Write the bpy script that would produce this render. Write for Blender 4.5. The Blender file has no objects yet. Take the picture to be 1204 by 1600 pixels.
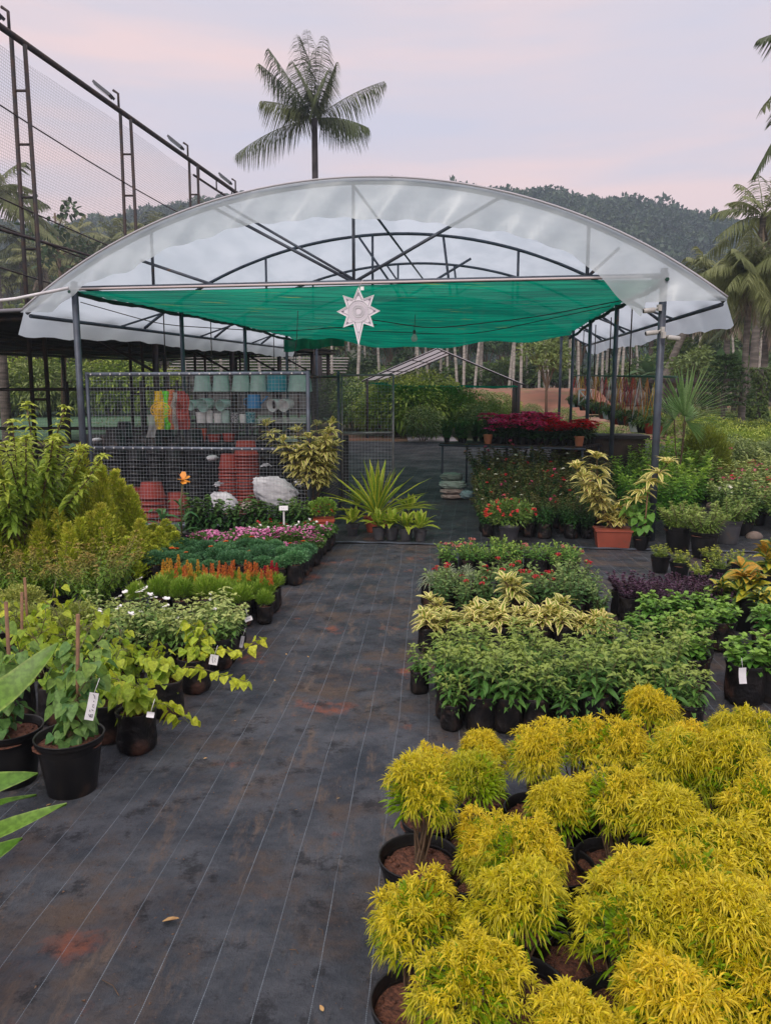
import bpy, math, random
import numpy as np
from mathutils import Vector

# ------------------------------------------------------------------ camera
R = math.radians
CZ, TH, F = 1.65, R(8.06), 1200.0
scene = bpy.context.scene
COL = scene.collection
cd = bpy.data.cameras.new("camera")
cam = bpy.data.objects.new("camera", cd)
COL.objects.link(cam)
cam.location = (0, 0, CZ)
cam.rotation_euler = (math.pi / 2 - TH, 0, 0)
cd.sensor_fit = 'VERTICAL'
cd.sensor_height = 36
cd.lens = 27
cd.clip_start = 0.05
cd.clip_end = 3000
scene.camera = cam
# ------------------------------------------------------------------ sky, sun, exposure
SUN_EL, SUN_AZ = R(42), R(200)
scene.view_settings.view_transform = 'Standard'
scene.view_settings.look = 'None'
scene.view_settings.exposure = 0.08
scene.cycles.volume_bounces = 1
scene.cycles.transparent_max_bounces = 16
scene.view_settings.gamma = 1.0
w = bpy.data.worlds.new("World")
scene.world = w
w.use_nodes = True
nt = w.node_tree
nt.nodes.clear()
def N(nt, t, **k):
    n = nt.nodes.new(t)
    for a, b in k.items():
        setattr(n, a, b)
    return n
def ramp(nt, stops, interp='LINEAR'):
    n = nt.nodes.new('ShaderNodeValToRGB')
    e = n.color_ramp.elements
    n.color_ramp.interpolation = interp
    while len(e) > 1:
        e.remove(e[-1])
    e[0].position = stops[0][0]; e[0].color = (*stops[0][1], 1)
    for p, c in stops[1:]:
        x = e.new(p); x.color = (*c, 1)
    return n
def mixc(nt, a, b, f, mode='MIX'):
    n = nt.nodes.new('ShaderNodeMix'); n.data_type = 'RGBA'; n.blend_type = mode
    for sock, v in ((n.inputs[0], f), (n.inputs[6], a), (n.inputs[7], b)):
        if hasattr(v, 'is_linked') or isinstance(v, bpy.types.NodeSocket):
            nt.links.new(v, sock)
        elif isinstance(v, (int, float)):
            sock.default_value = v
        else:
            sock.default_value = (*v, 1)
    return n.outputs[2]
def mth(nt, op, a, b=None, c=None, clamp=False):
    n = nt.nodes.new('ShaderNodeMath'); n.operation = op; n.use_clamp = clamp
    for i, v in enumerate((a, b, c)):
        if v is None: continue
        if isinstance(v, bpy.types.NodeSocket): nt.links.new(v, n.inputs[i])
        else: n.inputs[i].default_value = v
    return n.outputs[0]
def maprange(nt, v, a, b, c=0.0, d=1.0, smooth=True):
    n = nt.nodes.new('ShaderNodeMapRange')
    if smooth: n.interpolation_type = 'SMOOTHSTEP'
    nt.links.new(v, n.inputs[0])
    for i, x in enumerate((a, b, c, d)): n.inputs[i + 1].default_value = x
    return n.outputs[0]
tc = N(nt, 'ShaderNodeTexCoord')
sep = N(nt, 'ShaderNodeSeparateXYZ'); nt.links.new(tc.outputs['Generated'], sep.inputs[0])
mp = N(nt, 'ShaderNodeMapping'); mp.inputs['Scale'].default_value = (1.3, 1.3, 10.0); mp.inputs['Rotation'].default_value = (0.0, R(14), 0); mp.inputs['Location'].default_value = (1.35, 0.3, 0.15)
nt.links.new(tc.outputs['Generated'], mp.inputs[0])
nz = N(nt, 'ShaderNodeTexNoise'); nz.inputs['Scale'].default_value = 1.5; nz.inputs['Detail'].default_value = 5; nz.inputs['Roughness'].default_value = .45
nt.links.new(mp.outputs[0], nz.inputs['Vector'])
cl = ramp(nt, [(0.36, (0.56, 0.59, 0.73)), (0.50, (0.655, 0.61, 0.69)), (0.64, (0.86, 0.655, 0.64))])
nt.links.new(nz.outputs['Fac'], cl.inputs[0])
el = ramp(nt, [(0.0, (0.70, 0.60, 0.66)), (0.14, (0.66, 0.59, 0.67)), (0.3, (0.64, 0.59, 0.68)), (0.46, (0.62, 0.60, 0.68)), (1.0, (0.60, 0.60, 0.66))])
nt.links.new(sep.outputs[2], el.inputs[0])
base = mixc(nt, el.outputs[0], cl.outputs[0], 0.75)
sky = N(nt, 'ShaderNodeTexSky', sky_type='NISHITA', sun_disc=False, sun_elevation=SUN_EL, sun_rotation=SUN_AZ)
sky.air_density = 1.5; sky.dust_density = 3.0
skc = mixc(nt, sky.outputs[0], (0.1, 0.1, 0.1), 1.0, 'MULTIPLY')
full = mixc(nt, mixc(nt, base, (1.04, 0.985, 0.955), 1.0, 'MULTIPLY'), skc, 0.08)
zen = maprange(nt, sep.outputs[2], 0.42, 0.9, 1.16, 2.2)      # an overcast sky is brighter overhead
bg = N(nt, 'ShaderNodeBackground')
nt.links.new(full, bg.inputs[0]); nt.links.new(zen, bg.inputs[1])
wo = N(nt, 'ShaderNodeOutputWorld'); nt.links.new(bg.outputs[0], wo.inputs[0])
sd = bpy.data.lights.new("sun", 'SUN'); so = bpy.data.objects.new("sun", sd); COL.objects.link(so)
sd.energy = 1.45; sd.angle = R(14); sd.color = (1.0, 0.93, 0.84)
sv = Vector((math.cos(SUN_EL) * math.sin(SUN_AZ), math.cos(SUN_EL) * math.cos(SUN_AZ), math.sin(SUN_EL)))
so.rotation_euler = sv.to_track_quat('Z', 'Y').to_euler()

# ------------------------------------------------------------------ places
YAW = R(7.9); SA, CA = math.sin(YAW), math.cos(YAW)
OX, OY = -0.384, 9.6          # the middle of the tunnel's front
def toL(x, y):
    dx, dy = x - OX, y - OY
    return dx * CA - dy * SA, dx * SA + dy * CA
def ss(a, b, x):
    t = np.clip((x - a) / (b - a), 0, 1); return t * t * (3 - 2 * t)
def gz(x, y):
    v = (x - OX) * SA + (y - OY) * CA
    z = 0.0367 * np.where(v > 1.0, v - 0.5, np.where(v > 0, v * v * 0.5, 0.0))
    return z 
def W(u, v, z):                # local (across, deep, high) -> world, standing on the ground plane of the tunnel
    return np.array((OX + u * CA + v * SA, OY - u * SA + v * CA, z + 0.0367 * max(v, 0.0)))
def ray(px, py):
    x, y = (px - 602) / F, (800 - py) / F
    return np.array((x, math.cos(TH) + y * math.sin(TH), -math.sin(TH) + y * math.cos(TH)))
def P(px, py, d):              # the point at depth d (metres north of the camera) in the direction of a spot in the photo
    r = ray(px, py); t = d / r[1]
    return np.array((r[0] * t, d, CZ + r[2] * t))
def G(px, py, z=0.0):          # where that direction meets the ground raised by z
    r = ray(px, py); t = 0.3
    for i in range(6000):
        p = r * t
        if CZ + p[2] <= gz(p[0], p[1]) + z: break
        t *= 1.0015
    return np.array((p[0], p[1]))

# ------------------------------------------------------------------ mesh builder
class MB:
    def __init__(s):
        s.V, s.A, s.n = [], [], 0
        s.F = []          # (array MxK, mat, smooth)
    def add(s, v, f, m=0, a=None, smooth=True):
        v = np.asarray(v, float).reshape(-1, 3)
        s.V.append(v); s.A.append(np.zeros((len(v), 3)) if a is None else np.asarray(a, float).reshape(-1, 3))
        for g in (f if isinstance(f, (list, tuple)) and len(f) and isinstance(f[0], np.ndarray) else [np.asarray(f, int)]):
            if len(g): s.F.append((g.astype(np.int64) + s.n, m, smooth))
        s.n += len(v)
    def join(s, o, off=(0, 0, 0), rot=0.0, sc=1.0):
        c, q = math.cos(rot), math.sin(rot)
        for v, a in zip(o.V, o.A):
            v = v * sc
            s.V.append(np.stack((v[:, 0] * c - v[:, 1] * q, v[:, 0] * q + v[:, 1] * c, v[:, 2]), 1) + np.asarray(off)); s.A.append(a)
        for g, m, sm in o.F: s.F.append((g + s.n, m, sm))
        s.n += o.n
    def box(s, c, d, m=0, rz=0.0, taper=1.0):
        x, y, z = d[0] / 2, d[1] / 2, d[2] / 2; t = taper
        v = np.array([(-x, -y, -z), (x, -y, -z), (x, y, -z), (-x, y, -z), (-x * t, -y * t, z), (x * t, -y * t, z), (x * t, y * t, z), (-x * t, y * t, z)])
        if rz:
            k, q = math.cos(rz), math.sin(rz); v = np.stack((v[:, 0] * k - v[:, 1] * q, v[:, 0] * q + v[:, 1] * k, v[:, 2]), 1)
        s.add(v + np.asarray(c), [(0, 3, 2, 1), (4, 5, 6, 7), (0, 1, 5, 4), (1, 2, 6, 5), (2, 3, 7, 6), (3, 0, 4, 7)], m, smooth=False)
    def tube(s, pts, r, m=0, seg=8, cap=True, a=None):
        pts = np.asarray(pts, float); n = len(pts)
        r = np.full(n, r) if np.isscalar(r) else np.asarray(r, float)
        t = np.gradient(pts, axis=0); t /= np.linalg.norm(t, axis=1)[:, None] + 1e-12
        ref = np.array((0, 0, 1.0)) if abs(t[:, 2]).max() < .9 else np.array((0.31, 0.95, 0.02))
        if abs(t @ (ref / np.linalg.norm(ref))).max() > .98: ref = np.array((1.0, 0.1, 0.05))
        sd = np.cross(t, ref); sd /= np.linalg.norm(sd, axis=1)[:, None] + 1e-12
        up = np.cross(sd, t)
        th = np.arange(seg) / seg * 2 * math.pi
        v = pts[:, None] + r[:, None, None] * (np.cos(th)[None, :, None] * sd[:, None] + np.sin(th)[None, :, None] * up[:, None])
        i, j = np.meshgrid(np.arange(n - 1), np.arange(seg), indexing='ij')
        i, j = i.ravel(), j.ravel(); k = (j + 1) % seg
        f = np.stack((i * seg + j, i * seg + k, (i + 1) * seg + k, (i + 1) * seg + j), 1)
        at = None if a is None else np.tile(np.asarray(a, float), (n * seg, 1))
        s.add(v.reshape(-1, 3), f, m, at)
        if cap:
            s.F.append((np.arange(seg)[None, ::-1] + s.n - n * seg, m, False)); s.F.append((np.arange(seg)[None] + s.n - seg, m, False))
    def lathe(s, prof, c=(0, 0, 0), seg=24, m=0, wob=0.0, rng=None, close=False):
        pr = np.asarray(prof, float); n = len(pr); th = np.arange(seg) / seg * 2 * math.pi
        rr = pr[:, 0][:, None] * np.ones(seg)[None]
        zz = pr[:, 1][:, None] * np.ones(seg)[None]
        if wob:
            k = rng.normal(size=(n, seg)) * wob; k = (k + np.roll(k, 1, 1)) * .5
            b = rng.normal(size=seg) * wob * 1.3; rr = rr * (1 + k + b)
        v = np.stack((rr * np.cos(th), rr * np.sin(th), zz), 2).reshape(-1, 3) + np.asarray(c)
        i, j = np.meshgrid(np.arange(n - 1), np.arange(seg), indexing='ij'); i, j = i.ravel(), j.ravel(); k = (j + 1) % seg
        f = np.stack((i * seg + j, i * seg + k, (i + 1) * seg + k, (i + 1) * seg + j), 1)
        s.add(v, f, m)
    def grid(s, fn, us, vs, m=0, smooth=True):
        pts = np.array([[fn(u, v) for v in vs] for u in us]); a, b = len(us), len(vs)
        i, j = np.meshgrid(np.arange(a - 1), np.arange(b - 1), indexing='ij'); i, j = i.ravel(), j.ravel()
        s.add(pts.reshape(-1, 3), np.stack((i * b + j, (i + 1) * b + j, (i + 1) * b + j + 1, i * b + j + 1), 1), m, smooth=smooth)
    def mesh(s, name, mats, attr=True):
        me = bpy.data.meshes.new(name)
        V = np.concatenate(s.V).astype(np.float32); A = np.concatenate(s.A).astype(np.float32)
        me.vertices.add(len(V)); me.vertices.foreach_set('co', V.ravel())
        li = np.concatenate([g.ravel() for g, _, _ in s.F])
        tot = np.concatenate([np.full(len(g), g.shape[1]) for g, _, _ in s.F])
        st = np.concatenate(([0], np.cumsum(tot)[:-1]))
        me.loops.add(len(li)); me.loops.foreach_set('vertex_index', li.astype(np.int32))
        me.polygons.add(len(tot)); me.polygons.foreach_set('loop_start', st.astype(np.int32))
        me.polygons.foreach_set('material_index', np.concatenate([np.full(len(g), m) for g, m, _ in s.F]).astype(np.int32))
        me.polygons.foreach_set('use_smooth', np.concatenate([np.full(len(g), sm) for g, _, sm in s.F]))
        me.update(calc_edges=True)
        if attr and np.any(A):
            at = me.attributes.new('lf', 'FLOAT_VECTOR', 'POINT'); at.data.foreach_set('vector', A.ravel())
        for x in (mats if isinstance(mats, (list, tuple)) else [mats]): me.materials.append(x)
        return me
def link(name, data, parent=None, loc=None, rz=None, kind=None, label=None, cat=None, group=None, sc=None):
    o = bpy.data.objects.new(name, data); COL.objects.link(o)
    if parent is not None: o.parent = parent
    if loc is not None: o.location = [float(q) for q in loc]
    if rz is not None: o.rotation_euler = (0, 0, rz)
    if sc is not None: o.scale = (sc, sc, sc) if np.isscalar(sc) else sc
    for k, v in (('kind', kind), ('label', label), ('category', cat), ('group', group)):
        if v: o[k] = v
    return o
def thing(name, loc, label, cat, group=None, rz=0.0, sc=None):
    return link(name, None, None, loc, rz, None, label, cat, group, sc)
def part(name, mb, mats, parent, **k):
    return link(name, mb.mesh(name, mats), parent, **k)
def place(pr, loc, label, cat=None, group=None, rz=None, sc=1.0, tilt=None):
    o = link(pr['name'], None, None, loc, RND.uniform(0, 6.28) if rz is None else rz, None, label, cat or pr['cat'], group, sc)
    if tilt: o.rotation_euler = (tilt[0], tilt[1], o.rotation_euler[2])
    for nm, me, *sub in pr['parts']:
        c = link(nm, me, o)
        for sn, sm in (sub[0] if sub else ()): link(sn, sm, c)
    return o
RND = random.Random(5)

# ------------------------------------------------------------------ materials
MATS = {}
def pr_node(nt):
    b = N(nt, 'ShaderNodeBsdfPrincipled'); o = N(nt, 'ShaderNodeOutputMaterial'); nt.links.new(b.outputs[0], o.inputs[0]); return b, o
def mat(name, c, c2=None, rough=.6, metal=0.0, sc=8.0, lo=.35, hi=.65, bump=0.0, bsc=60.0, spec=.5, obj=0.0, c3=None, sc3=2.0, lo3=.5, hi3=.7, stretch=None, det=4):
    if name in MATS: return MATS[name]
    m = bpy.data.materials.new(name); m.use_nodes = True; nt = m.node_tree; nt.nodes.clear(); b, o = pr_node(nt)
    t = N(nt, 'ShaderNodeTexCoord'); vec = t.outputs['Object']
    if stretch:
        q = N(nt, 'ShaderNodeMapping'); q.inputs['Scale'].default_value = stretch; nt.links.new(vec, q.inputs[0]); vec = q.outputs[0]
    col = c
    def noise(s, d=det):
        n = N(nt, 'ShaderNodeTexNoise'); n.inputs['Scale'].default_value = s; n.inputs['Detail'].default_value = d; nt.links.new(vec, n.inputs['Vector']); return n.outputs['Fac']
    if c2 is not None: col = mixc(nt, c, c2, maprange(nt, noise(sc), lo, hi))
    if c3 is not None: col = mixc(nt, col, c3, maprange(nt, noise(sc3), lo3, hi3))
    if obj:
        oi = N(nt, 'ShaderNodeObjectInfo'); hs = N(nt, 'ShaderNodeHueSaturation')
        nt.links.new(mth(nt, 'MULTIPLY_ADD', oi.outputs['Random'], obj, 1 - obj / 2), hs.inputs['Value'])
        if isinstance(col, bpy.types.NodeSocket): nt.links.new(col, hs.inputs['Color'])
        else: hs.inputs['Color'].default_value = (*col, 1)
        col = hs.outputs[0]
    if isinstance(col, bpy.types.NodeSocket): nt.links.new(col, b.inputs['Base Color'])
    else: b.inputs['Base Color'].default_value = (*col, 1)
    b.inputs['Roughness'].default_value = rough; b.inputs['Metallic'].default_value = metal; b.inputs['Specular IOR Level'].default_value = spec
    if bump:
        bm = N(nt, 'ShaderNodeBump'); bm.inputs['Strength'].default_value = bump; bm.inputs['Distance'].default_value = .02
        nt.links.new(noise(bsc), bm.inputs['Height']); nt.links.new(bm.outputs[0], b.inputs['Normal'])
    MATS[name] = m; return m
def leafmat(name, lo, hi, edge=None, ethr=.55, new=None, rough=.5, trans=.22, obj=.25, einv=False, spec=.35, gain=1.28):
    """lf.x = tint of each leaf, lf.y = 0 at the midrib and 1 at the margin, lf.z = how young the leaf is"""
    if name in MATS: return MATS[name]
    m = bpy.data.materials.new(name); m.use_nodes = True; nt = m.node_tree; nt.nodes.clear(); b, o = pr_node(nt)
    a = N(nt, 'ShaderNodeAttribute'); a.attribute_name = 'lf'; s = N(nt, 'ShaderNodeSeparateXYZ'); nt.links.new(a.outputs['Vector'], s.inputs[0])
    col = mixc(nt, lo, hi, s.outputs[0])
    if new is not None: col = mixc(nt, col, new, s.outputs[2])
    if edge is not None: col = mixc(nt, col, edge, maprange(nt, s.outputs[1], ethr - .12, ethr + .12) if not einv else maprange(nt, s.outputs[1], ethr - .12, ethr + .12, 1, 0))
    oi = N(nt, 'ShaderNodeObjectInfo'); hs = N(nt, 'ShaderNodeHueSaturation')
    nt.links.new(mth(nt, 'MULTIPLY_ADD', oi.outputs['Random'], obj * gain, (1 - obj / 2) * gain), hs.inputs['Value']); hs.inputs['Saturation'].default_value = 1.06
    nt.links.new(mth(nt, 'MULTIPLY_ADD', oi.outputs['Random'], -.02, .51), hs.inputs['Hue'])
    nt.links.new(col, hs.inputs['Color']); col = hs.outputs[0]
    tc_ = N(nt, 'ShaderNodeTexCoord'); nn = N(nt, 'ShaderNodeTexNoise'); nn.inputs['Scale'].default_value = 70; nn.inputs['Detail'].default_value = 2; nt.links.new(tc_.outputs['Object'], nn.inputs['Vector'])
    h2 = N(nt, 'ShaderNodeHueSaturation'); nt.links.new(maprange(nt, nn.outputs['Fac'], .3, .7, .72, 1.18), h2.inputs['Value']); nt.links.new(col, h2.inputs['Color']); col = h2.outputs[0]
    nt.links.new(col, b.inputs['Base Color']); b.inputs['Roughness'].default_value = rough; b.inputs['Specular IOR Level'].default_value = spec
    if trans:
        tr = N(nt, 'ShaderNodeBsdfTranslucent'); nt.links.new(col, tr.inputs[0]); mx = N(nt, 'ShaderNodeMixShader'); mx.inputs[0].default_value = trans
        nt.links.new(b.outputs[0], mx.inputs[1]); nt.links.new(tr.outputs[0], mx.inputs[2]); nt.links.new(mx.outputs[0], o.inputs[0])
    MATS[name] = m; return m
def sheer(name, c, alpha, transl, c2=None, sc=3.0, rough=.5, stretch=(1, 1, 1), bump=0.0):
    """thin see-through sheeting: transparent + translucent + diffuse"""
    m = bpy.data.materials.new(name); m.use_nodes = True; nt = m.node_tree; nt.nodes.clear()
    t = N(nt, 'ShaderNodeTexCoord'); q = N(nt, 'ShaderNodeMapping'); q.inputs['Scale'].default_value = stretch; nt.links.new(t.outputs['Object'], q.inputs[0])
    n = N(nt, 'ShaderNodeTexNoise'); n.inputs['Scale'].default_value = sc; n.inputs['Detail'].default_value = 4; nt.links.new(q.outputs[0], n.inputs['Vector'])
    col = mixc(nt, c, c2 or c, maprange(nt, n.outputs['Fac'], .35, .65))
    b = N(nt, 'ShaderNodeBsdfPrincipled'); b.inputs['Roughness'].default_value = rough; nt.links.new(col, b.inputs['Base Color'])
    tl = N(nt, 'ShaderNodeBsdfTranslucent'); nt.links.new(col, tl.inputs[0])
    m1 = N(nt, 'ShaderNodeMixShader'); m1.inputs[0].default_value = transl; nt.links.new(b.outputs[0], m1.inputs[1]); nt.links.new(tl.outputs[0], m1.inputs[2])
    tp = N(nt, 'ShaderNodeBsdfTransparent'); m2 = N(nt, 'ShaderNodeMixShader'); m2.inputs[0].default_value = alpha
    nt.links.new(tp.outputs[0], m2.inputs[1]); nt.links.new(m1.outputs[0], m2.inputs[2])
    if bump:
        bm = N(nt, 'ShaderNodeBump'); bm.inputs['Strength'].default_value = bump; nt.links.new(n.outputs['Fac'], bm.inputs['Height']); nt.links.new(bm.outputs[0], b.inputs['Normal']); nt.links.new(bm.outputs[0], tl.inputs['Normal'])
    o = N(nt, 'ShaderNodeOutputMaterial'); nt.links.new(m2.outputs[0], o.inputs[0]); return m
# ================================================================== the ground
def psi_axis():
    return R(3.43)
PSI = R(3.43)
def cc(p): return p[0] * math.cos(PSI) - p[1] * math.sin(PSI)
c1, c0 = cc(G(571, 1600)), cc(G(481, 1600))
LS = c1 - c0
def fabric(name, tint=1.0, dirt=1.0, ls=LS, ph=c1, psi=PSI, cross=False):
    m = bpy.data.materials.new(name); m.use_nodes = True; nt = m.node_tree; nt.nodes.clear(); b, o = pr_node(nt)
    t = N(nt, 'ShaderNodeTexCoord'); v = t.outputs['Object']
    def noise(s, d=5, rough=.55, vec=v):
        n = N(nt, 'ShaderNodeTexNoise'); n.inputs['Scale'].default_value = s; n.inputs['Detail'].default_value = d; n.inputs['Roughness'].default_value = rough; nt.links.new(vec, n.inputs['Vector']); return n.outputs['Fac']
    s = N(nt, 'ShaderNodeSeparateXYZ'); nt.links.new(v, s.inputs[0])
    c = mth(nt, 'SUBTRACT', mth(nt, 'MULTIPLY', s.outputs[0], math.cos(psi)), mth(nt, 'MULTIPLY', s.outputs[1], math.sin(psi)))
    wob = mth(nt, 'MULTIPLY_ADD', noise(.55, 1), .07, -.035)
    wob2 = mth(nt, 'MULTIPLY_ADD', noise(5, 2), .005, -.0025)
    c = mth(nt, 'ADD', mth(nt, 'ADD', c, wob), wob2)
    fr = mth(nt, 'PINGPONG', mth(nt, 'SUBTRACT', c, ph), ls / 2)
    line = maprange(nt, fr, .0009, .0014, 1, 0)
    # the woven stitch breaks the line into dashes
    st = N(nt, 'ShaderNodeTexWave'); st.bands_direction = 'Y'; st.inputs['Scale'].default_value = 45; nt.links.new(v, st.inputs['Vector'])
    line = mth(nt, 'MULTIPLY', line, maprange(nt, st.outputs['Fac'], .1, .5, .35, 1))
    line = mth(nt, 'MULTIPLY', line, maprange(nt, noise(3.1, 3), .35, .6, .45, 1))
    base = mixc(nt, (0.028 * tint, 0.037 * tint, 0.049 * tint), (0.088 * tint, 0.098 * tint, 0.112 * tint), maprange(nt, noise(2.6, 8, .72), .32, .66))
    base = mixc(nt, base, (0.105, 0.078, 0.060), mth(nt, 'MULTIPLY', maprange(nt, noise(1.6, 9, .72), .47, .68), .75 * dirt))
    mp = N(nt, 'ShaderNodeMapping'); mp.inputs['Scale'].default_value = (3, .8, 1); mp.inputs['Rotation'].default_value = (0, 0, .1); nt.links.new(v, mp.inputs[0])
    base = mixc(nt, base, (0.165, 0.125, 0.095), mth(nt, 'MULTIPLY', maprange(nt, noise(3.1, 9, .75, mp.outputs[0]), .52, .68), .6 * dirt))
    base = mixc(nt, base, (0.24, 0.09, 0.055), mth(nt, 'MULTIPLY', maprange(nt, noise(1.7, 8, .66), .585, .70), .8 * dirt))
    base = mixc(nt, base, (0.016, 0.018, 0.022), mth(nt, 'MULTIPLY', maprange(nt, noise(5.3, 8, .78), .53, .64), .8))
    base = mixc(nt, base, (0.014, 0.016, 0.020), mth(nt, 'MULTIPLY', maprange(nt, noise(.75, 6, .7), .52, .68), .7))
    base = mixc(nt, base, (0.010, 0.012, 0.016), mth(nt, 'MULTIPLY', maprange(nt, noise(21, 8, .8), .50, .72), .55))
    base = mixc(nt, base, (0.17, 0.14, 0.12), mth(nt, 'MULTIPLY', maprange(nt, noise(9, 9, .8, mp.outputs[0]), .55, .75), .35 * dirt))
    base = mixc(nt, base, (0.27, 0.33, 0.38), line)
    sp = maprange(nt, noise(48, 2), .70, .75)
    base = mixc(nt, base, (0.16, 0.10, 0.06), mth(nt, 'MULTIPLY', sp, .6))
    nt.links.new(base, b.inputs['Base Color'])
    nt.links.new(maprange(nt, noise(2.1, 4), .3, .7, .45, .75), b.inputs['Roughness']); b.inputs['Specular IOR Level'].default_value = .28
    wx = N(nt, 'ShaderNodeTexWave'); wx.bands_direction = 'X'; wx.inputs['Scale'].default_value = 110; nt.links.new(v, wx.inputs['Vector'])
    wy = N(nt, 'ShaderNodeTexWave'); wy.bands_direction = 'Y'; wy.inputs['Scale'].default_value = 110; nt.links.new(v, wy.inputs['Vector'])
    h = mth(nt, 'ADD', mth(nt, 'MULTIPLY', mth(nt, 'MULTIPLY', wx.outputs['Fac'], wy.outputs['Fac']), .06), mth(nt, 'ADD', mth(nt, 'MULTIPLY', noise(13, 8, .72), 1.6), mth(nt, 'MULTIPLY', noise(40, 3, .6, mp.outputs[0]), .25)))
    bm = N(nt, 'ShaderNodeBump'); bm.inputs['Strength'].default_value = .95; bm.inputs['Distance'].default_value = .022
    nt.links.new(h, bm.inputs['Height']); nt.links.new(bm.outputs[0], b.inputs['Normal'])
    return m
def vn(x, y, s):   # cheap smooth waviness
    return np.sin(x * 2.1 * s + 1.3 * np.sin(y * 1.1 * s)) * np.sin(y * 1.7 * s + .7 * np.sin(x * 1.9 * s + 2))
soil = mat('red_soil', (0.24, 0.105, 0.06), (0.13, 0.085, 0.05), rough=.95, sc=.8, bump=.6, bsc=9, c3=(0.085, 0.09, 0.035), sc3=.22, lo3=.42, hi3=.55, det=8)
g = MB()
xs = np.concatenate((np.linspace(-420, -40, 20), np.linspace(-36, 36, 73), np.linspace(40, 420, 20)))
ys = np.concatenate((np.linspace(-60, -4, 12), np.linspace(-3, 60, 127), np.linspace(63, 520, 60)))
g.grid(lambda x, y: (x, y, float(gz(x, y)) - .012 + (.04 * vn(x, y, .5) - .04 if y > 26 or x > 9 else 0)), xs, ys)
part('ground', g, soil, None, kind='structure')
YS = float(G(602, 1083)[1])
def sheet(name, x0, x1, y0, y1, lift, m, wav, nx=90, ny=90, edge=None):
    g = MB()
    g.grid(lambda x, y: (x, y + (edge(x) if edge and y == y1 else 0), float(gz(x, y)) + lift + wav * (1 + vn(x, y, 1.6)) + wav * .8 * vn(x + 5, y, 5)), np.linspace(x0, x1, nx), np.linspace(y0, y1, ny))
    part(name, g, m, None, kind='structure')
sheet('path', -6.5, 9.5, YS - .12, 8.95, .002, fabric('weed_mat_far', .92, 1.5), .0012)
sheet('path', -6.5, 9.5, -2.0, YS, .012, fabric('weed_mat_near', 1.12, 1.35), .002, edge=lambda x: .02 * math.sin(3 * x))
g = MB()
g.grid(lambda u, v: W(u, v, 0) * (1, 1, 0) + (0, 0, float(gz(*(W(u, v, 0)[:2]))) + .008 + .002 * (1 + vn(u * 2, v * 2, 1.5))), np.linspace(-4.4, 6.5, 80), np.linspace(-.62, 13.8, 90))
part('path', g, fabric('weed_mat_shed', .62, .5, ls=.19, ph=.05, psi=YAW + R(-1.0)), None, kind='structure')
g = MB()                                   # the folded bluish hem at the tunnel's threshold
def hem(u, t):
    p = W(u, -.62 + t * .055 + .012 * math.sin(u * 3.1), 0); return (p[0], p[1], .014 + .012 * math.sin(t * math.pi) + .003 * math.sin(u * 17))
g.grid(hem, np.linspace(-3.6, 6.0, 120), np.linspace(0, 1, 6))
part('path', g, mat('hem_fabric', (0.07, 0.085, 0.11), (0.03, 0.035, 0.045), rough=.4, sc=6, bump=.4), None, kind='structure')

# ================================================================== hill with forest
RPX = [-900, -300, 0, 100, 200, 330, 480, 600, 700, 745, 850, 900, 980, 1110, 1250, 1600, 2200]
RPY = [400, 372, 362, 368, 362, 345, 322, 310, 309, 314, 326, 340, 352, 366, 372, 380, 400]
HD = 270.0
def ridge(x, y):
    px = 602 + x / max(y, 1) * F
    return float(P(px, np.interp(px, RPX, RPY) + 8, HD)[2])
def hillz(x, y):
    r = ridge(x, y)
    return -1 + (r + 1) * float(ss(115, HD, math.hypot(x * .3, y))) + 2.2 * math.sin(x * .05 + 1) * math.sin(y * .045) * float(ss(120, 180, y))
g = MB()
g.grid(lambda x, y: (x, y, hillz(x, y)), np.linspace(-380, 380, 110), np.linspace(112, 470, 60))
part('hill', g, mat('hill_soil', (0.05, 0.07, 0.03), (0.09, 0.08, 0.045), rough=1, sc=.05), None, kind='structure')

g = MB(); g.grid(lambda x, y: (x, y, float(gz(x, y)) + .03 + .12 * math.sin(x * .9) * math.sin(y * .7)), np.linspace(-60, 70, 80), np.linspace(49 , 120, 40))
part('ground', g, mat('grove_floor', (.05, .055, .025), (.09, .07, .04), rough=1, sc=.6), None, kind='structure')

def bank(s, t):
    a0, a1 = P(640, 640, 40), P(960, 640, 40); x = (a0[0] + (a1[0] - a0[0]) * s) * (1 + .1 * t); y = 37.0 + 9 * t
    e = float(ss(0, .12, s) * ss(0, .12, 1 - s)); return (x, y, float(gz(x, y)) + .01 + e * (1.15 * float(ss(.08, .4, t)) + .06 * math.sin(x * 3) * math.sin(y * 2)))
g = MB(); g.grid(bank, np.linspace(0, 1, 60), np.linspace(0, 1, 24)); part('ground', g, mat('cut_red_soil', (0.30, 0.135, 0.085), (0.22, 0.12, 0.075), rough=.95, sc=1.2, bump=.7, bsc=6, stretch=(.4, 1, 4), c3=(.16, .15, .06), sc3=.9, lo3=.56, hi3=.66), None, kind='structure')
g = MB(); g.grid(lambda u, v: (lambda p: (p[0], p[1], float(gz(p[0], p[1])) + .03))(W(u, v, 0)), np.linspace(3.9, 9.5, 20), np.linspace(15, 27, 20)); part('ground', g, mat('pinkish_soil', (0.32, 0.17, 0.125), (0.22, 0.125, 0.085), rough=.95, sc=2.2, bump=.6, bsc=8, c3=(.15, .15, .06), sc3=.7, lo3=.5, hi3=.6), None, kind='structure')
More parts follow.
